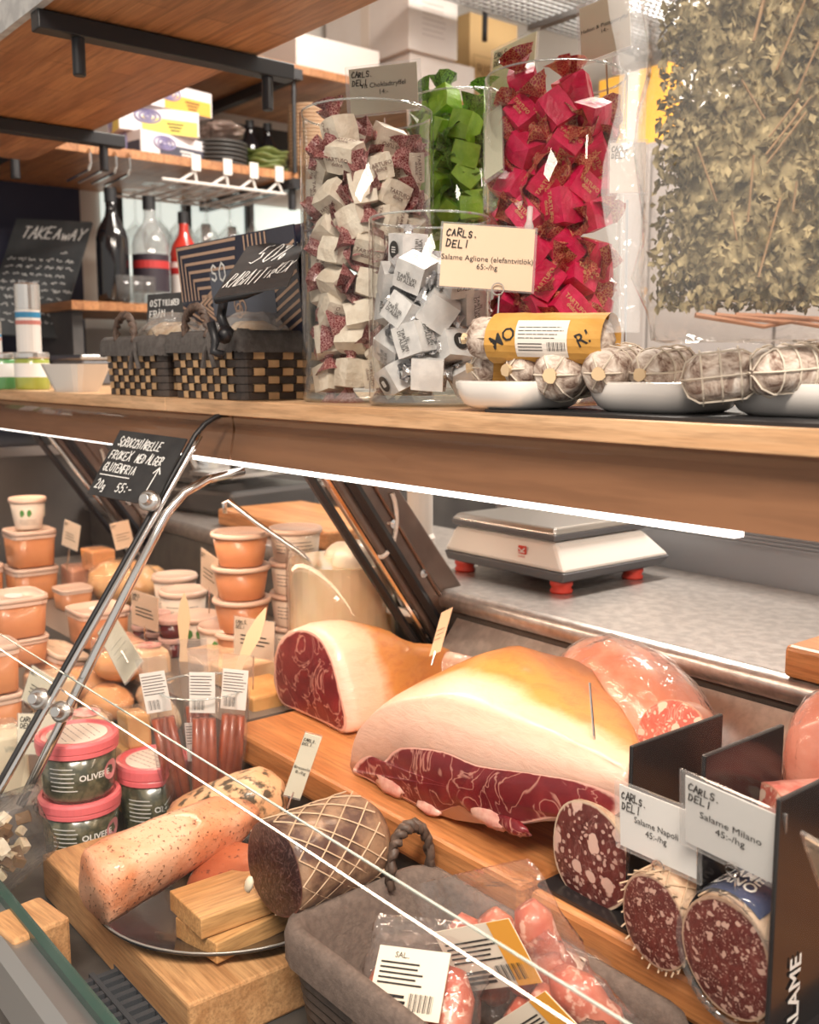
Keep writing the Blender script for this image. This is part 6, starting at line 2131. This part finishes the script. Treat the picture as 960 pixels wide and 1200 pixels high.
vac_pack('vacuum pack of salami sticks with white label, left one in the basket', [(452, 1108), (527, 1120), (520, 1200), (428, 1188)], 0.825, 'SAL..', False, -75, 4)
vac_pack('vacuum pack with cream and orange label, topmost in the basket', [(512, 1088), (598, 1074), (640, 1146), (546, 1160)], 0.835, '', True, -70, 5)
vac_pack('vacuum pack with orange striped label at the bottom edge', [(560, 1200), (640, 1172), (700, 1205), (640, 1240)], 0.80, '', True, -75, 6, 0.075, 0.05, 0.4)
vac_pack('vacuum pack lying deepest at the right end of the basket', [(650, 1110), (690, 1125), (670, 1180), (630, 1160)], 0.865, '', False, -75, 7)

# ================================================================== REAR WORKTOP
ZW = 1.0
sc_ = thing('retail_scale', 'white and grey weighing scale with red feet on the steel worktop', 'scale', (-1.165, 1.245, ZW))
SCW = mat('scale_white_plastic', (0.72, 0.68, 0.64), 0.35)
SCG = mat('scale_dark_grey', (0.12, 0.12, 0.13), 0.4)
REDF = mat('red_rubber_foot', (0.62, 0.05, 0.03), 0.4)
for x in (-0.105, 0.115):
    for y in (-0.095, 0.075):
        obj('foot', MB().lathe([(0, 0), (0.017, 0), (0.018, 0.004), (0.015, 0.008), (0.018, 0.013), (0.017, 0.022), (0, 0.022)], 16, Matrix.Translation((x, y, 0))), REDF, sc_, smooth=True)


def frus(z0, z1, a, b_, dy0=0.0):
    m = MB()
    m.rings([[(a[0], a[2], z0), (a[1], a[2], z0), (a[1], a[3], z0), (a[0], a[3], z0)], [(b_[0], b_[2], z1), (b_[1], b_[2], z1), (b_[1], b_[3], z1), (b_[0], b_[3], z1)]])
    return m


obj('lower_body', frus(0.020, 0.036, (-0.125, 0.138, -0.118, 0.120), (-0.130, 0.145, -0.122, 0.135)), SCG, sc_, bevel=0.003)
obj('upper_body', frus(0.036, 0.078, (-0.130, 0.145, -0.122, 0.135), (-0.115, 0.112, -0.108, 0.10)), SCW, sc_, bevel=0.006)
obj('platform_edge', frus(0.080, 0.090, (-0.118, 0.115, -0.112, 0.105), (-0.120, 0.117, -0.114, 0.107)), SCG, sc_, bevel=0.002)
obj('steel_platform', frus(0.090, 0.100, (-0.120, 0.117, -0.114, 0.107), (-0.112, 0.110, -0.106, 0.10)), STEEL, sc_, bevel=0.003)
rb = obj('scale_logo', MB().box((0.052, -0.1172, 0.060), (0.017, 0.001, 0.013)), REDF, sc_)
rb.rotation_euler = (0, 0, 0)
hand_ = MB()
hand_.ribbon([(0.046, 0.062), (0.052, 0.058), (0.058, 0.063)], 0.002)
hand_.ribbon([(0.046, 0.056), (0.058, 0.057)], 0.0016)
obj('logo_stroke', hand_, CHALK, rb).location.y = -0.1182
tx = obj('scale_name', text_mb('OHAUS', 0.0045, bold=0.01), REDF, sc_)
tx.location = (0.052, -0.1195, 0.0495)
tag(obj('white_post', MB().lathe([(0, 0), (0.026, 0), (0.026, 0.055), (0.022, 0.062), (0.022, 0.262), (0, 0.262)], 24), SCW, smooth=False), 'round white post rising beside the weighing scale', 'post').location = (-1.33, 1.10, ZW)
o = tag(obj('cutting_board', MB().box((0, 0, 0.0185), (0.36, 0.25, 0.037)), BEECH, bevel=0.006), 'thick beech cutting board on the worktop at the right picture edge', 'board', 'cutting boards on the worktop')
o.location = at(917, 793, z=ZW + 0.0005) + Vector((0.18, 0.125, 0))
o = tag(obj('cutting_board', MB().box((0, 0, 0.0185), (0.42, 0.22, 0.037)), BEECH, bevel=0.006), 'thick beech cutting board on the worktop behind the caramel cups', 'board', 'cutting boards on the worktop')
o.location = (-1.78, 1.18, ZW + 0.0005)
# slicer and steel bowl further along
sl = thing('meat_slicer', 'dark grey meat slicer at the far left of the rear worktop', 'slicer', (-2.28, 1.24, ZW + 0.0005), R(12))
DG = mat('slicer_dark_enamel', (0.10, 0.095, 0.095), 0.3, 0.3)
obj('base', MB().box((0, 0, 0.03), (0.40, 0.28, 0.06)), DG, sl, bevel=0.012)
obj('motor_housing', frus(0.06, 0.19, (-0.16, 0.02, -0.10, 0.13), (-0.12, -0.01, -0.05, 0.12)), DG, sl, bevel=0.015)
obj('blade', MB().lathe([(0, -0.006), (0.10, -0.002), (0.104, 0), (0.10, 0.003), (0, 0.006)], 36, Matrix.Translation((0.03, -0.02, 0.16)) @ Matrix.Rotation(R(80), 4, 'Y')), CHROME, sl, smooth=True)
obj('blade_guard', MB().tube([(0.035, -0.02 + 0.108 * math.cos(a), 0.16 + 0.108 * math.sin(a)) for a in [R(x) for x in range(20, 300, 14)]], 0.006, 8), STEEL, sl, smooth=True)
obj('carriage', frus(0.09, 0.10, (0.05, 0.20, -0.14, 0.12), (0.05, 0.20, -0.14, 0.12)), STEEL, sl)
obj('handle', MB().tube([(0.17, -0.10, 0.10), (0.17, -0.12, 0.18)], 0.012, 10), BLACKM, sl, smooth=True)
o = tag(obj('steel_bowl', MB().lathe([(0, 0), (0.05, 0), (0.09, 0.03), (0.105, 0.075), (0.110, 0.078), (0.102, 0.076), (0.086, 0.032), (0.048, 0.004), (0, 0.004)], 32), CHROME, smooth=True), 'polished steel bowl on the worktop behind the cutting board', 'bowl')
o.location = (-1.93, 1.405, ZW + 0.0005)
# little phone-like device between pot and arm
t = thing('card_reader', 'small white device with dark screen beside the mozzarella pot', 'device', at(481, 722, d=1.60), R(-30))
t.rotation_euler = (R(-25), 0, R(15))
obj('case', MB().box((0, 0, 0), (0.05, 0.07, 0.014)), SCW, t, bevel=0.004)
obj('screen', MB().box((0, 0.008, 0.0075), (0.036, 0.03, 0.001)), mat('device_screen', (0.25, 0.22, 0.2), 0.2), t)

# ================================================================== BACKGROUND: BAR END
ZSH = 1.94
# bar ledge with bottles
bl_ = thing('bar_ledge', 'raised wooden bar ledge with bottles against the left wall', 'ledge', (0, 0, 1.50))
obj('board', MB().box((-3.03, 1.4275, 0.012), (0.50, 0.715, 0.024)), SHELFW, bl_)
for y in (1.10, 1.72):
    obj('leg', MB().box((-3.03, y, -0.1775), (0.42, 0.03, 0.355)), mat('dark_cabinet', (0.06, 0.055, 0.055), 0.5), bl_)


def on_x(px, x, z):
    p = at(px, 400, x=x)
    return Vector((x, p.y, z))


def bottle(label, loc, r, h, neck, m, lab=None, cap=None):
    t = thing('bottle', label, 'bottle', loc, 0, 'bottles on the bar ledge')
    obj('glass_body', MB().lathe([(0, 0), (r * 0.92, 0), (r, 0.008), (r, h * 0.56), (r * 0.85, h * 0.64), (neck * 1.2, h * 0.76), (neck, h * 0.82), (neck, h * 0.99), (0, h)], 24), m, t, smooth=True)
    if lab:
        obj('paper_label', MB().lathe([(r * 1.01, h * 0.12), (r * 1.01, h * 0.46)], 24, cap0=False, cap1=False), lab, t, smooth=True)
        obj('label_band', MB().lathe([(r * 1.015, h * 0.33), (r * 1.015, h * 0.40)], 24, cap0=False, cap1=False), mat('red_label_band', (0.45, 0.03, 0.03), 0.5), t)
    obj('cap', MB().lathe([(0, h * 0.88), (neck * 1.15, h * 0.88), (neck * 1.15, h * 1.003), (0, h * 1.003)], 16), cap or BLACKM, t)
    return t


DKG = mat('dark_wine_glass', (0.008, 0.008, 0.010), 0.12, coat=0.5)
CLG = clear('clear_spirit_glass', (0.80, 0.80, 0.80), 0.05, 1.45, body=0.12)
bottle('dark wine bottle standing left on the bar ledge', on_x(136, -2.83, 1.5245), 0.045, 0.315, 0.015, DKG)
bottle('clear spirit bottle with dark label and red band', on_x(180, -2.835, 1.5245), 0.052, 0.305, 0.016, CLG, mat('black_paper_label', (0.03, 0.02, 0.03), 0.5))
bottle('red liqueur bottle half hidden by the cracker bag', on_x(219, -2.83, 1.5245), 0.042, 0.27, 0.014, mat('red_liqueur', (0.45, 0.03, 0.02), 0.15, coat=0.6), PAPERW)
bottle('dark bottle behind the hanging wine glasses', on_x(245, -3.22, 1.5245), 0.04, 0.30, 0.014, DKG)
bottle('slim green bottle behind the hanging wine glasses', on_x(275, -3.22, 1.5245), 0.035, 0.30, 0.013, mat('green_bottle_glass', (0.03, 0.08, 0.03), 0.12, coat=0.5))
TUMB = clear('tumbler_glass', (0.93, 0.94, 0.94), 0.03, 1.45, body=0.05)
for px, lab in ((142, 'left'), (154, 'middle'), (168, 'right')):
    tag(obj('tumbler', MB().lathe([(0, 0), (0.030, 0), (0.034, 0.075), (0.032, 0.075), (0.028, 0.006), (0, 0.006)], 20), TUMB, smooth=True), 'small glass tumbler before the bottles, %s of three' % lab, 'glass', 'tumblers').location = on_x(px + 4, -2.806, 1.5245)
# chalkboard TAKE AWAY
M, sw, sh = fitcard([(20, 256), (109, 262), (68, 396), (-24, 392)], 3.02, -25)
t = thing('take_away_board', 'big black take away menu board with white handwriting against the navy wall', 'chalk sign')
t.matrix_world = M
obj('board', MB().box((0, 0, 0), (sw, 0.008, sh)), mat('grey_black_chalkboard', (0.045, 0.05, 0.055), 0.6, c2=(0.07, 0.075, 0.08), scale=6), t)
m = MB()
hand(m, 'TAKE', -sw * 0.36, sh * 0.33, sh * 0.10, sw * 0.075, sw * 0.018, 0.2, 0.05)
hand(m, 'AwAY', sw * 0.06, sh * 0.33, sh * 0.095, sw * 0.075, sw * 0.018, 0.2, 0.05)
rw = random.Random(12)
for k in range(10):           # menu rows: handwriting too soft to read in the photo, so plain wavy strokes
    x, z = (-sw * 0.44 if k else sw * 0.22), sh * (0.21 - 0.066 * k)
    while x < (sw * 0.40 if k else sw * 0.34):
        n_ = rw.randint(4, 9)
        m.ribbon([(x + q_ * sw * 0.014, z + sh * rw.uniform(-0.014, 0.014)) for q_ in range(n_)], sw * 0.009)
        x += n_ * sw * 0.014 + sw * rw.uniform(0.02, 0.05)
obj('chalk_writing', m, CHALK, t).location.y = -0.0046

# lower wall shelf: glove boxes, plates, bowls
GW = mat('glove_box_white', (0.74, 0.70, 0.72), 0.5)
GO = mat('glove_box_orange', (0.80, 0.42, 0.06), 0.5)
GP = mat('glove_box_lilac', (0.30, 0.28, 0.48), 0.5)
GB = mat('glove_box_slate', (0.06, 0.06, 0.09), 0.5)


def glove_box(label, px, z, rz, hue, x=-2.90, s=(0.125, 0.235, 0.070)):
    p = on_x(px, x, z)
    t = thing('glove_box', label, 'box', p, rz, 'glove boxes')
    obj('carton', MB().box((0, 0, s[2] / 2), s), GW, t, bevel=0.001)
    obj('colour_panel', MB().box((s[0] / 2 + 0.0005, 0.03, s[2] * 0.30), (0.001, s[1] * 0.70, s[2] * 0.58)), hue, t)
    obj('colour_panel', MB().box((0.01, -s[1] / 2 - 0.0005, s[2] * 0.30), (s[0] * 0.75, 0.001, s[2] * 0.58)), hue, t)
    for M_ in (Matrix.Translation((s[0] / 2 + 0.0015, -0.035, s[2] * 0.62)) @ Matrix.Rotation(R(90), 4, 'Y'), Matrix.Translation((-0.02, -s[1] / 2 - 0.0015, s[2] * 0.60)) @ Matrix.Rotation(R(90), 4, 'X')):
        m = MB()
        for r0 in (0.030, 0.019, 0.008):
            m.tube([(r0 * 0.62 * math.cos(a), r0 * 1.3 * math.sin(a), 0) if M_ is None else (r0 * 0.6 * math.cos(a), r0 * 1.25 * math.sin(a), 0) for a in [2 * PI * k / 20 for k in range(21)]], 0.003, 4, M_)
        obj('oval_opening', m, GP, t)
    m = MB()
    for q in range(3):
        m.box((s[0] / 2 + 0.0012, 0.045, s[2] * (0.42 - 0.13 * q)), (0.001, 0.05 - 0.01 * q, s[2] * 0.06))
    obj('print_bars', m, INK if hue is not GB else CHALK, t)
    return t


glove_box('slate printed glove box at the bottom of the pile on the wall shelf', 196, ZSH + 0.0005, R(12), GB)
glove_box('white and yellow glove box in the middle of the pile', 188, ZSH + 0.071, R(-8), mat('glove_box_yellow', (0.78, 0.62, 0.10), 0.5))
glove_box('orange glove box lying on top of the pile', 204, ZSH + 0.1415, R(10), GO)
PLD = mat('dark_stoneware', (0.07, 0.068, 0.066), 0.35)
pp = on_x(262, -2.90, ZSH)
for k in range(6):
    o = tag(obj('dark_plate', MB().lathe([(0, 0), (0.055, 0), (0.085, 0.010), (0.088, 0.012), (0.088, 0.016), (0.05, 0.006), (0, 0.006)], 28), PLD, smooth=True), 'dark stoneware plate in the stack on the wall shelf, %s from the bottom' % ('first', 'second', 'third', 'fourth', 'fifth', 'sixth')[k], 'plate', 'dark plates on the wall shelf')
    o.location = pp + Vector((0, 0, 0.0005 + 0.0125 * k))
t = thing('cup_bag', 'crumpled clear bag of lids on the dark plates', 'bag', pp + Vector((0, 0.01, 0.092)))
obj('film', crumple(77, 0.15, 0.13, 0.055, 8, 0.25), clear('bag_of_lids_film', (0.85, 0.80, 0.78), 0.15, 1.5, bmp=0.9, bscale=40, body=0.35, bodycol=(0.5, 0.38, 0.33)), t)
pp = on_x(314, -2.88, ZSH)
GRP = mat('olive_green_glaze', (0.10, 0.13, 0.03), 0.3, c2=(0.16, 0.19, 0.06), scale=25)
for k in range(4):
    m = MB()
    m.rings([[(r_ * (1 + 0.06 * math.cos(5 * a)) * math.cos(a), r_ * (1 + 0.06 * math.cos(5 * a)) * math.sin(a), z_ + 0.004 * math.cos(5 * a) * (r_ > 0.05)) for a in [2 * PI * j / 40 for j in range(40)]] for r_, z_ in ((0.002, 0.0), (0.045, 0.0), (0.072, 0.014), (0.072, 0.019), (0.043, 0.006), (0.002, 0.006))])
    o = tag(obj('green_plate', m, GRP, smooth=True), 'wavy olive green plate in the shelf stack, %s from the bottom' % ('first', 'second', 'third', 'fourth')[k], 'plate', 'green plates on the wall shelf')
    o.location = pp + Vector((0, 0, 0.0045 + 0.016 * k))
    o.rotation_euler.z = 0.3 * k
pp = on_x(362, -2.88, ZSH)
KB = mat('kraft_paper_bowl', (0.58, 0.38, 0.24), 0.7)
o0 = None
for k in range(17):
    o = obj('paper_bowl', MB().lathe([(0, 0), (0.050, 0), (0.073, 0.040), (0.076, 0.042), (0.076, 0.046), (0.071, 0.042), (0.048, 0.003), (0, 0.003)], 24), KB, smooth=True) if o0 is None else o0.copy()
    if o0 is None:
        o0 = o
        bpy.context.collection.objects.link(o) if o.name not in COL.objects else None
    else:
        COL.objects.link(o)
    tag(o, 'kraft paper bowl in the tall nested tower, %s from the bottom' % ('first', 'second', 'third', 'fourth', 'fifth', 'sixth', 'seventh', 'eighth', 'ninth', 'tenth', 'eleventh', 'twelfth', 'thirteenth', 'fourteenth', 'fifteenth', 'sixteenth', 'topmost')[k], 'bowl', 'nested paper bowls')
    o.location = pp + Vector((0, 0.02, 0.0005 + 0.0115 * k))
t = thing('black_tray_stack', 'black serving tray leaning behind the green plates', 'tray', on_x(300, -3.1, ZSH) + Vector((0, 0, 0.0)))
obj('tray', MB().box((0, 0, 0.10), (0.02, 0.30, 0.20)), BLACKM, t)
for px, lab in ((298, 'left'), (318, 'right')):
    bottle('dark bottle neck behind the green plates on the shelf, the %s one' % lab, on_x(px, -3.0, ZSH + 0.0005), 0.032, 0.19, 0.012, DKG)

# wire rack with hanging wine glasses
rk = thing('glass_rack', 'white wire rack hooked under the wall shelf for wine glasses', 'rack', (0, 0, 0))
WIRE = mat('white_coated_wire', (0.78, 0.74, 0.70), 0.35)
ys = [on_x(px, SX, 0).y for px in (235, 271, 301, 330)]
for y in ys:
    obj('hook_plate', MB().box((SX + 0.003, y, 1.928), (0.004, 0.028, 0.045)), WIRE, rk)
y0, y1 = on_x(196, SX, 0).y, on_x(338, SX, 0).y
for k in range(4):
    ya, yb = y0 + (y1 - y0) * k / 4, y0 + (y1 - y0) * (k + 1) / 4
    obj('guide_wire', MB().tube([(SX - 0.005, ys[k], 1.905), (SX - 0.01, (ys[k] + ya) / 2, 1.87), (SX - 0.36, (ys[k] + ya) / 2, 1.87)], 0.004, 6), WIRE, rk)
    obj('guide_wire', MB().tube([(SX - 0.005, ys[k], 1.905), (SX - 0.01, (ys[k] + yb) / 2 + 0.01, 1.87), (SX - 0.36, (ys[k] + yb) / 2 + 0.01, 1.87)], 0.004, 6), WIRE, rk)
obj('front_wire', MB().tube([(SX + 0.0, y0, 1.872), (SX, y1, 1.872)], 0.0045, 6), WIRE, rk)
obj('rear_wire', MB().tube([(SX - 0.36, y0, 1.872), (SX - 0.36, y1, 1.872)], 0.0045, 6), WIRE, rk)
WG = clear('wine_glass', (0.95, 0.96, 0.96), 0.02, 1.5, body=0.04)
g0 = None
for k in range(10):
    m = None
    if g0 is None:
        m = MB().lathe([(0, 0.004), (0.034, 0.001), (0.035, 0.0), (0.008, -0.004), (0.0045, -0.012), (0.004, -0.085), (0.010, -0.096), (0.036, -0.125), (0.041, -0.150), (0.036, -0.190), (0.0345, -0.190), (0.039, -0.150), (0.034, -0.127), (0, -0.099)], 24)
        o = g0 = obj('wine_glass', m, WG, smooth=True)
    else:
        o = g0.copy()
        COL.objects.link(o)
    row, i = divmod(k, 5)
    o.location = (SX - 0.155 - 0.14 * row, y0 + 0.05 + (y1 - y0 - 0.08) * i / 4, 1.8815)
    tag(o, 'wine glass hanging upside down, %s from the left in the %s row of the rack' % (('first', 'second', 'third', 'fourth', 'fifth')[i], ('front', 'rear')[row]), 'wine glass', 'hanging wine glasses')

# upper shelf: cartons
CW = mat('white_cardboard', (0.74, 0.68, 0.64), 0.7, c2=(0.70, 0.63, 0.59), scale=6)
ZU = 2.2605


def carton(label, x0, x1, y0_, y1_, z0, z1, m=None, dot=False):
    t = thing('carton', label, 'box', ((x0 + x1) / 2, (y0_ + y1_) / 2, z0), 0, 'cartons on the upper shelf')
    obj('carton_body', MB().box((0, 0, (z1 - z0) / 2), (x1 - x0, y1_ - y0_, z1 - z0)), m or CW, t, bevel=0.003)
    obj('tape', MB().box((0, -(y1_ - y0_) / 2 - 0.0005, (z1 - z0) * 0.5), (0.05, 0.001, z1 - z0)), mat('packing_tape', (0.70, 0.60, 0.52), 0.3), t)
    if dot:
        obj('round_sticker', MB().lathe([(0, 0), (0.045, 0), (0.045, 0.001), (0, 0.001)], 24, Matrix.Translation(((x1 - x0) / 2 + 0.0005, 0.04, (z1 - z0) * 0.70)) @ Matrix.Rotation(R(90), 4, 'Y')), mat('orange_red_sticker', (0.75, 0.12, 0.03), 0.5), t)
        obj('scuff_print', scribble_lines(MB(), -0.05, 0.06, 0.0, 0.12, 7, 0.004, 3), mat('faint_grey_print', (0.55, 0.48, 0.45), 0.7), t).matrix_local = Matrix.Translation(((x1 - x0) / 2 + 0.001, 0.0, 0.05)) @ Matrix.Rotation(R(90), 4, 'Z')
    return t


carton('flat white carton under the large one on the upper shelf', -3.30, -2.84, 2.30, 2.60, ZU, 2.405)
carton('large white carton with orange round sticker on the upper shelf', -3.31, -2.82, 2.28, 2.50, 2.406, 2.78, dot=True)
carton('low pale carton at the near end of the upper shelf', -3.30, -2.85, 1.85, 2.18, ZU, 2.385)
TANB = mat('tan_glass_carton', (0.66, 0.44, 0.20), 0.6)
t = carton('tan wine glass carton with printed name behind the green truffles', -3.24, -3.00, 2.72, 2.97, ZU, 2.66, TANB)
o = obj('lettering', text_mb('RIEDEL', 0.058, bold=0.012), mat('tan_print', (0.40, 0.24, 0.10), 0.7), t)
o.matrix_local = Matrix.Translation((0.1210, 0.0, 0.20)) @ Matrix.Rotation(R(90), 4, 'Z')
gl = MB()
gl.ribbon([(0.055, 0.10), (0.085, 0.10)], 0.004)
gl.ribbon([(0.07, 0.10), (0.07, 0.15)], 0.004)
gl.ribbon([(0.07, 0.15), (0.055, 0.17), (0.058, 0.205), (0.082, 0.205), (0.085, 0.17), (0.07, 0.15)], 0.004)
o = obj('printed_glass', gl, MATS['tan_print'], t)
o.matrix_local = Matrix.Translation((0.1212, 0.03, 0.12)) @ Matrix.Rotation(R(90), 4, 'Z')
o = obj('frame_print', MB().ribbon([(-0.105, 0.16), (0.10, 0.16), (0.10, 0.25), (-0.105, 0.25), (-0.105, 0.16)], 0.003), MATS['tan_print'], t)
o.matrix_local = Matrix.Translation((0.1212, 0.0, 0.0)) @ Matrix.Rotation(R(90), 4, 'Z')
# bright orange box on the tall cabinet
t = carton('bright orange box on the tall cabinet beside the herb bag', -2.26, -1.99, 2.60, 2.85, 2.001, 2.24, mat('bright_orange_card', (0.85, 0.42, 0.03), 0.5))
# perforated ceiling rack with tube lamp
rackz = 2.56
mr = thing('mesh_rack', 'grey wire mesh rack under the ceiling at the top right', 'rack', (0, 0, rackz))
GRY = mat('grey_mesh_wire', (0.34, 0.33, 0.32), 0.4, 0.6)
m = MB()
for k in range(37):
    m.box((-2.735 + 0.029 * k, 2.75, 0), (0.006, 1.22, 0.006))
for k in range(42):
    m.box((-2.2, 2.15 + 0.029 * k, 0.006), (1.08, 0.006, 0.006))
tag(obj('wire_mesh', m, GRY, mr), kind='stuff')
for y in (2.14, 2.78, 3.38):
    obj('cross_bar', MB().box((-2.2, y, -0.012), (1.08, 0.035, 0.02)), GRY, mr)
for x in (-2.7, -1.75):
    obj('hanger', MB().tube([(x, 2.5, 0.01), (x, 2.5, CEIL - rackz)], 0.006, 6), BLACKM, mr)
obj('upright', MB().tube([at(569, 0, d=3.7) - Vector((0, 0, rackz)), at(568, 48, d=3.7) - Vector((0, 0, rackz))], 0.010, 8), BLACKM, mr)
tl = thing('tube_lamp', 'bright white tube lamp above the mesh rack', 'lamp', (-2.42, 2.86, rackz + 0.03))
obj('tube', MB().tube([(-0.06, -0.45, 0.03), (-0.06, 0.40, 0.03)], 0.028, 12), mat('tube_lamp_glow', (1, 0.96, 0.90), 0.5, emit=9.0), tl, smooth=True)
obj('fitting', MB().box((-0.06, -0.02, 0.075), (0.09, 0.95, 0.03)), WHITE, tl)
# soft things lower down behind the ledge
t = thing('grey_machine', 'low grey machine with dark base behind the square bowl', 'machine', (-2.46, 0.985, LEDGE_Z + 0.0005), R(5))
obj('housing', MB().box((0, 0, 0.03), (0.16, 0.12, 0.06)), SCG, t, bevel=0.006)
obj('lid', MB().box((0, 0, 0.066), (0.165, 0.125, 0.012)), STEEL, t, bevel=0.003)
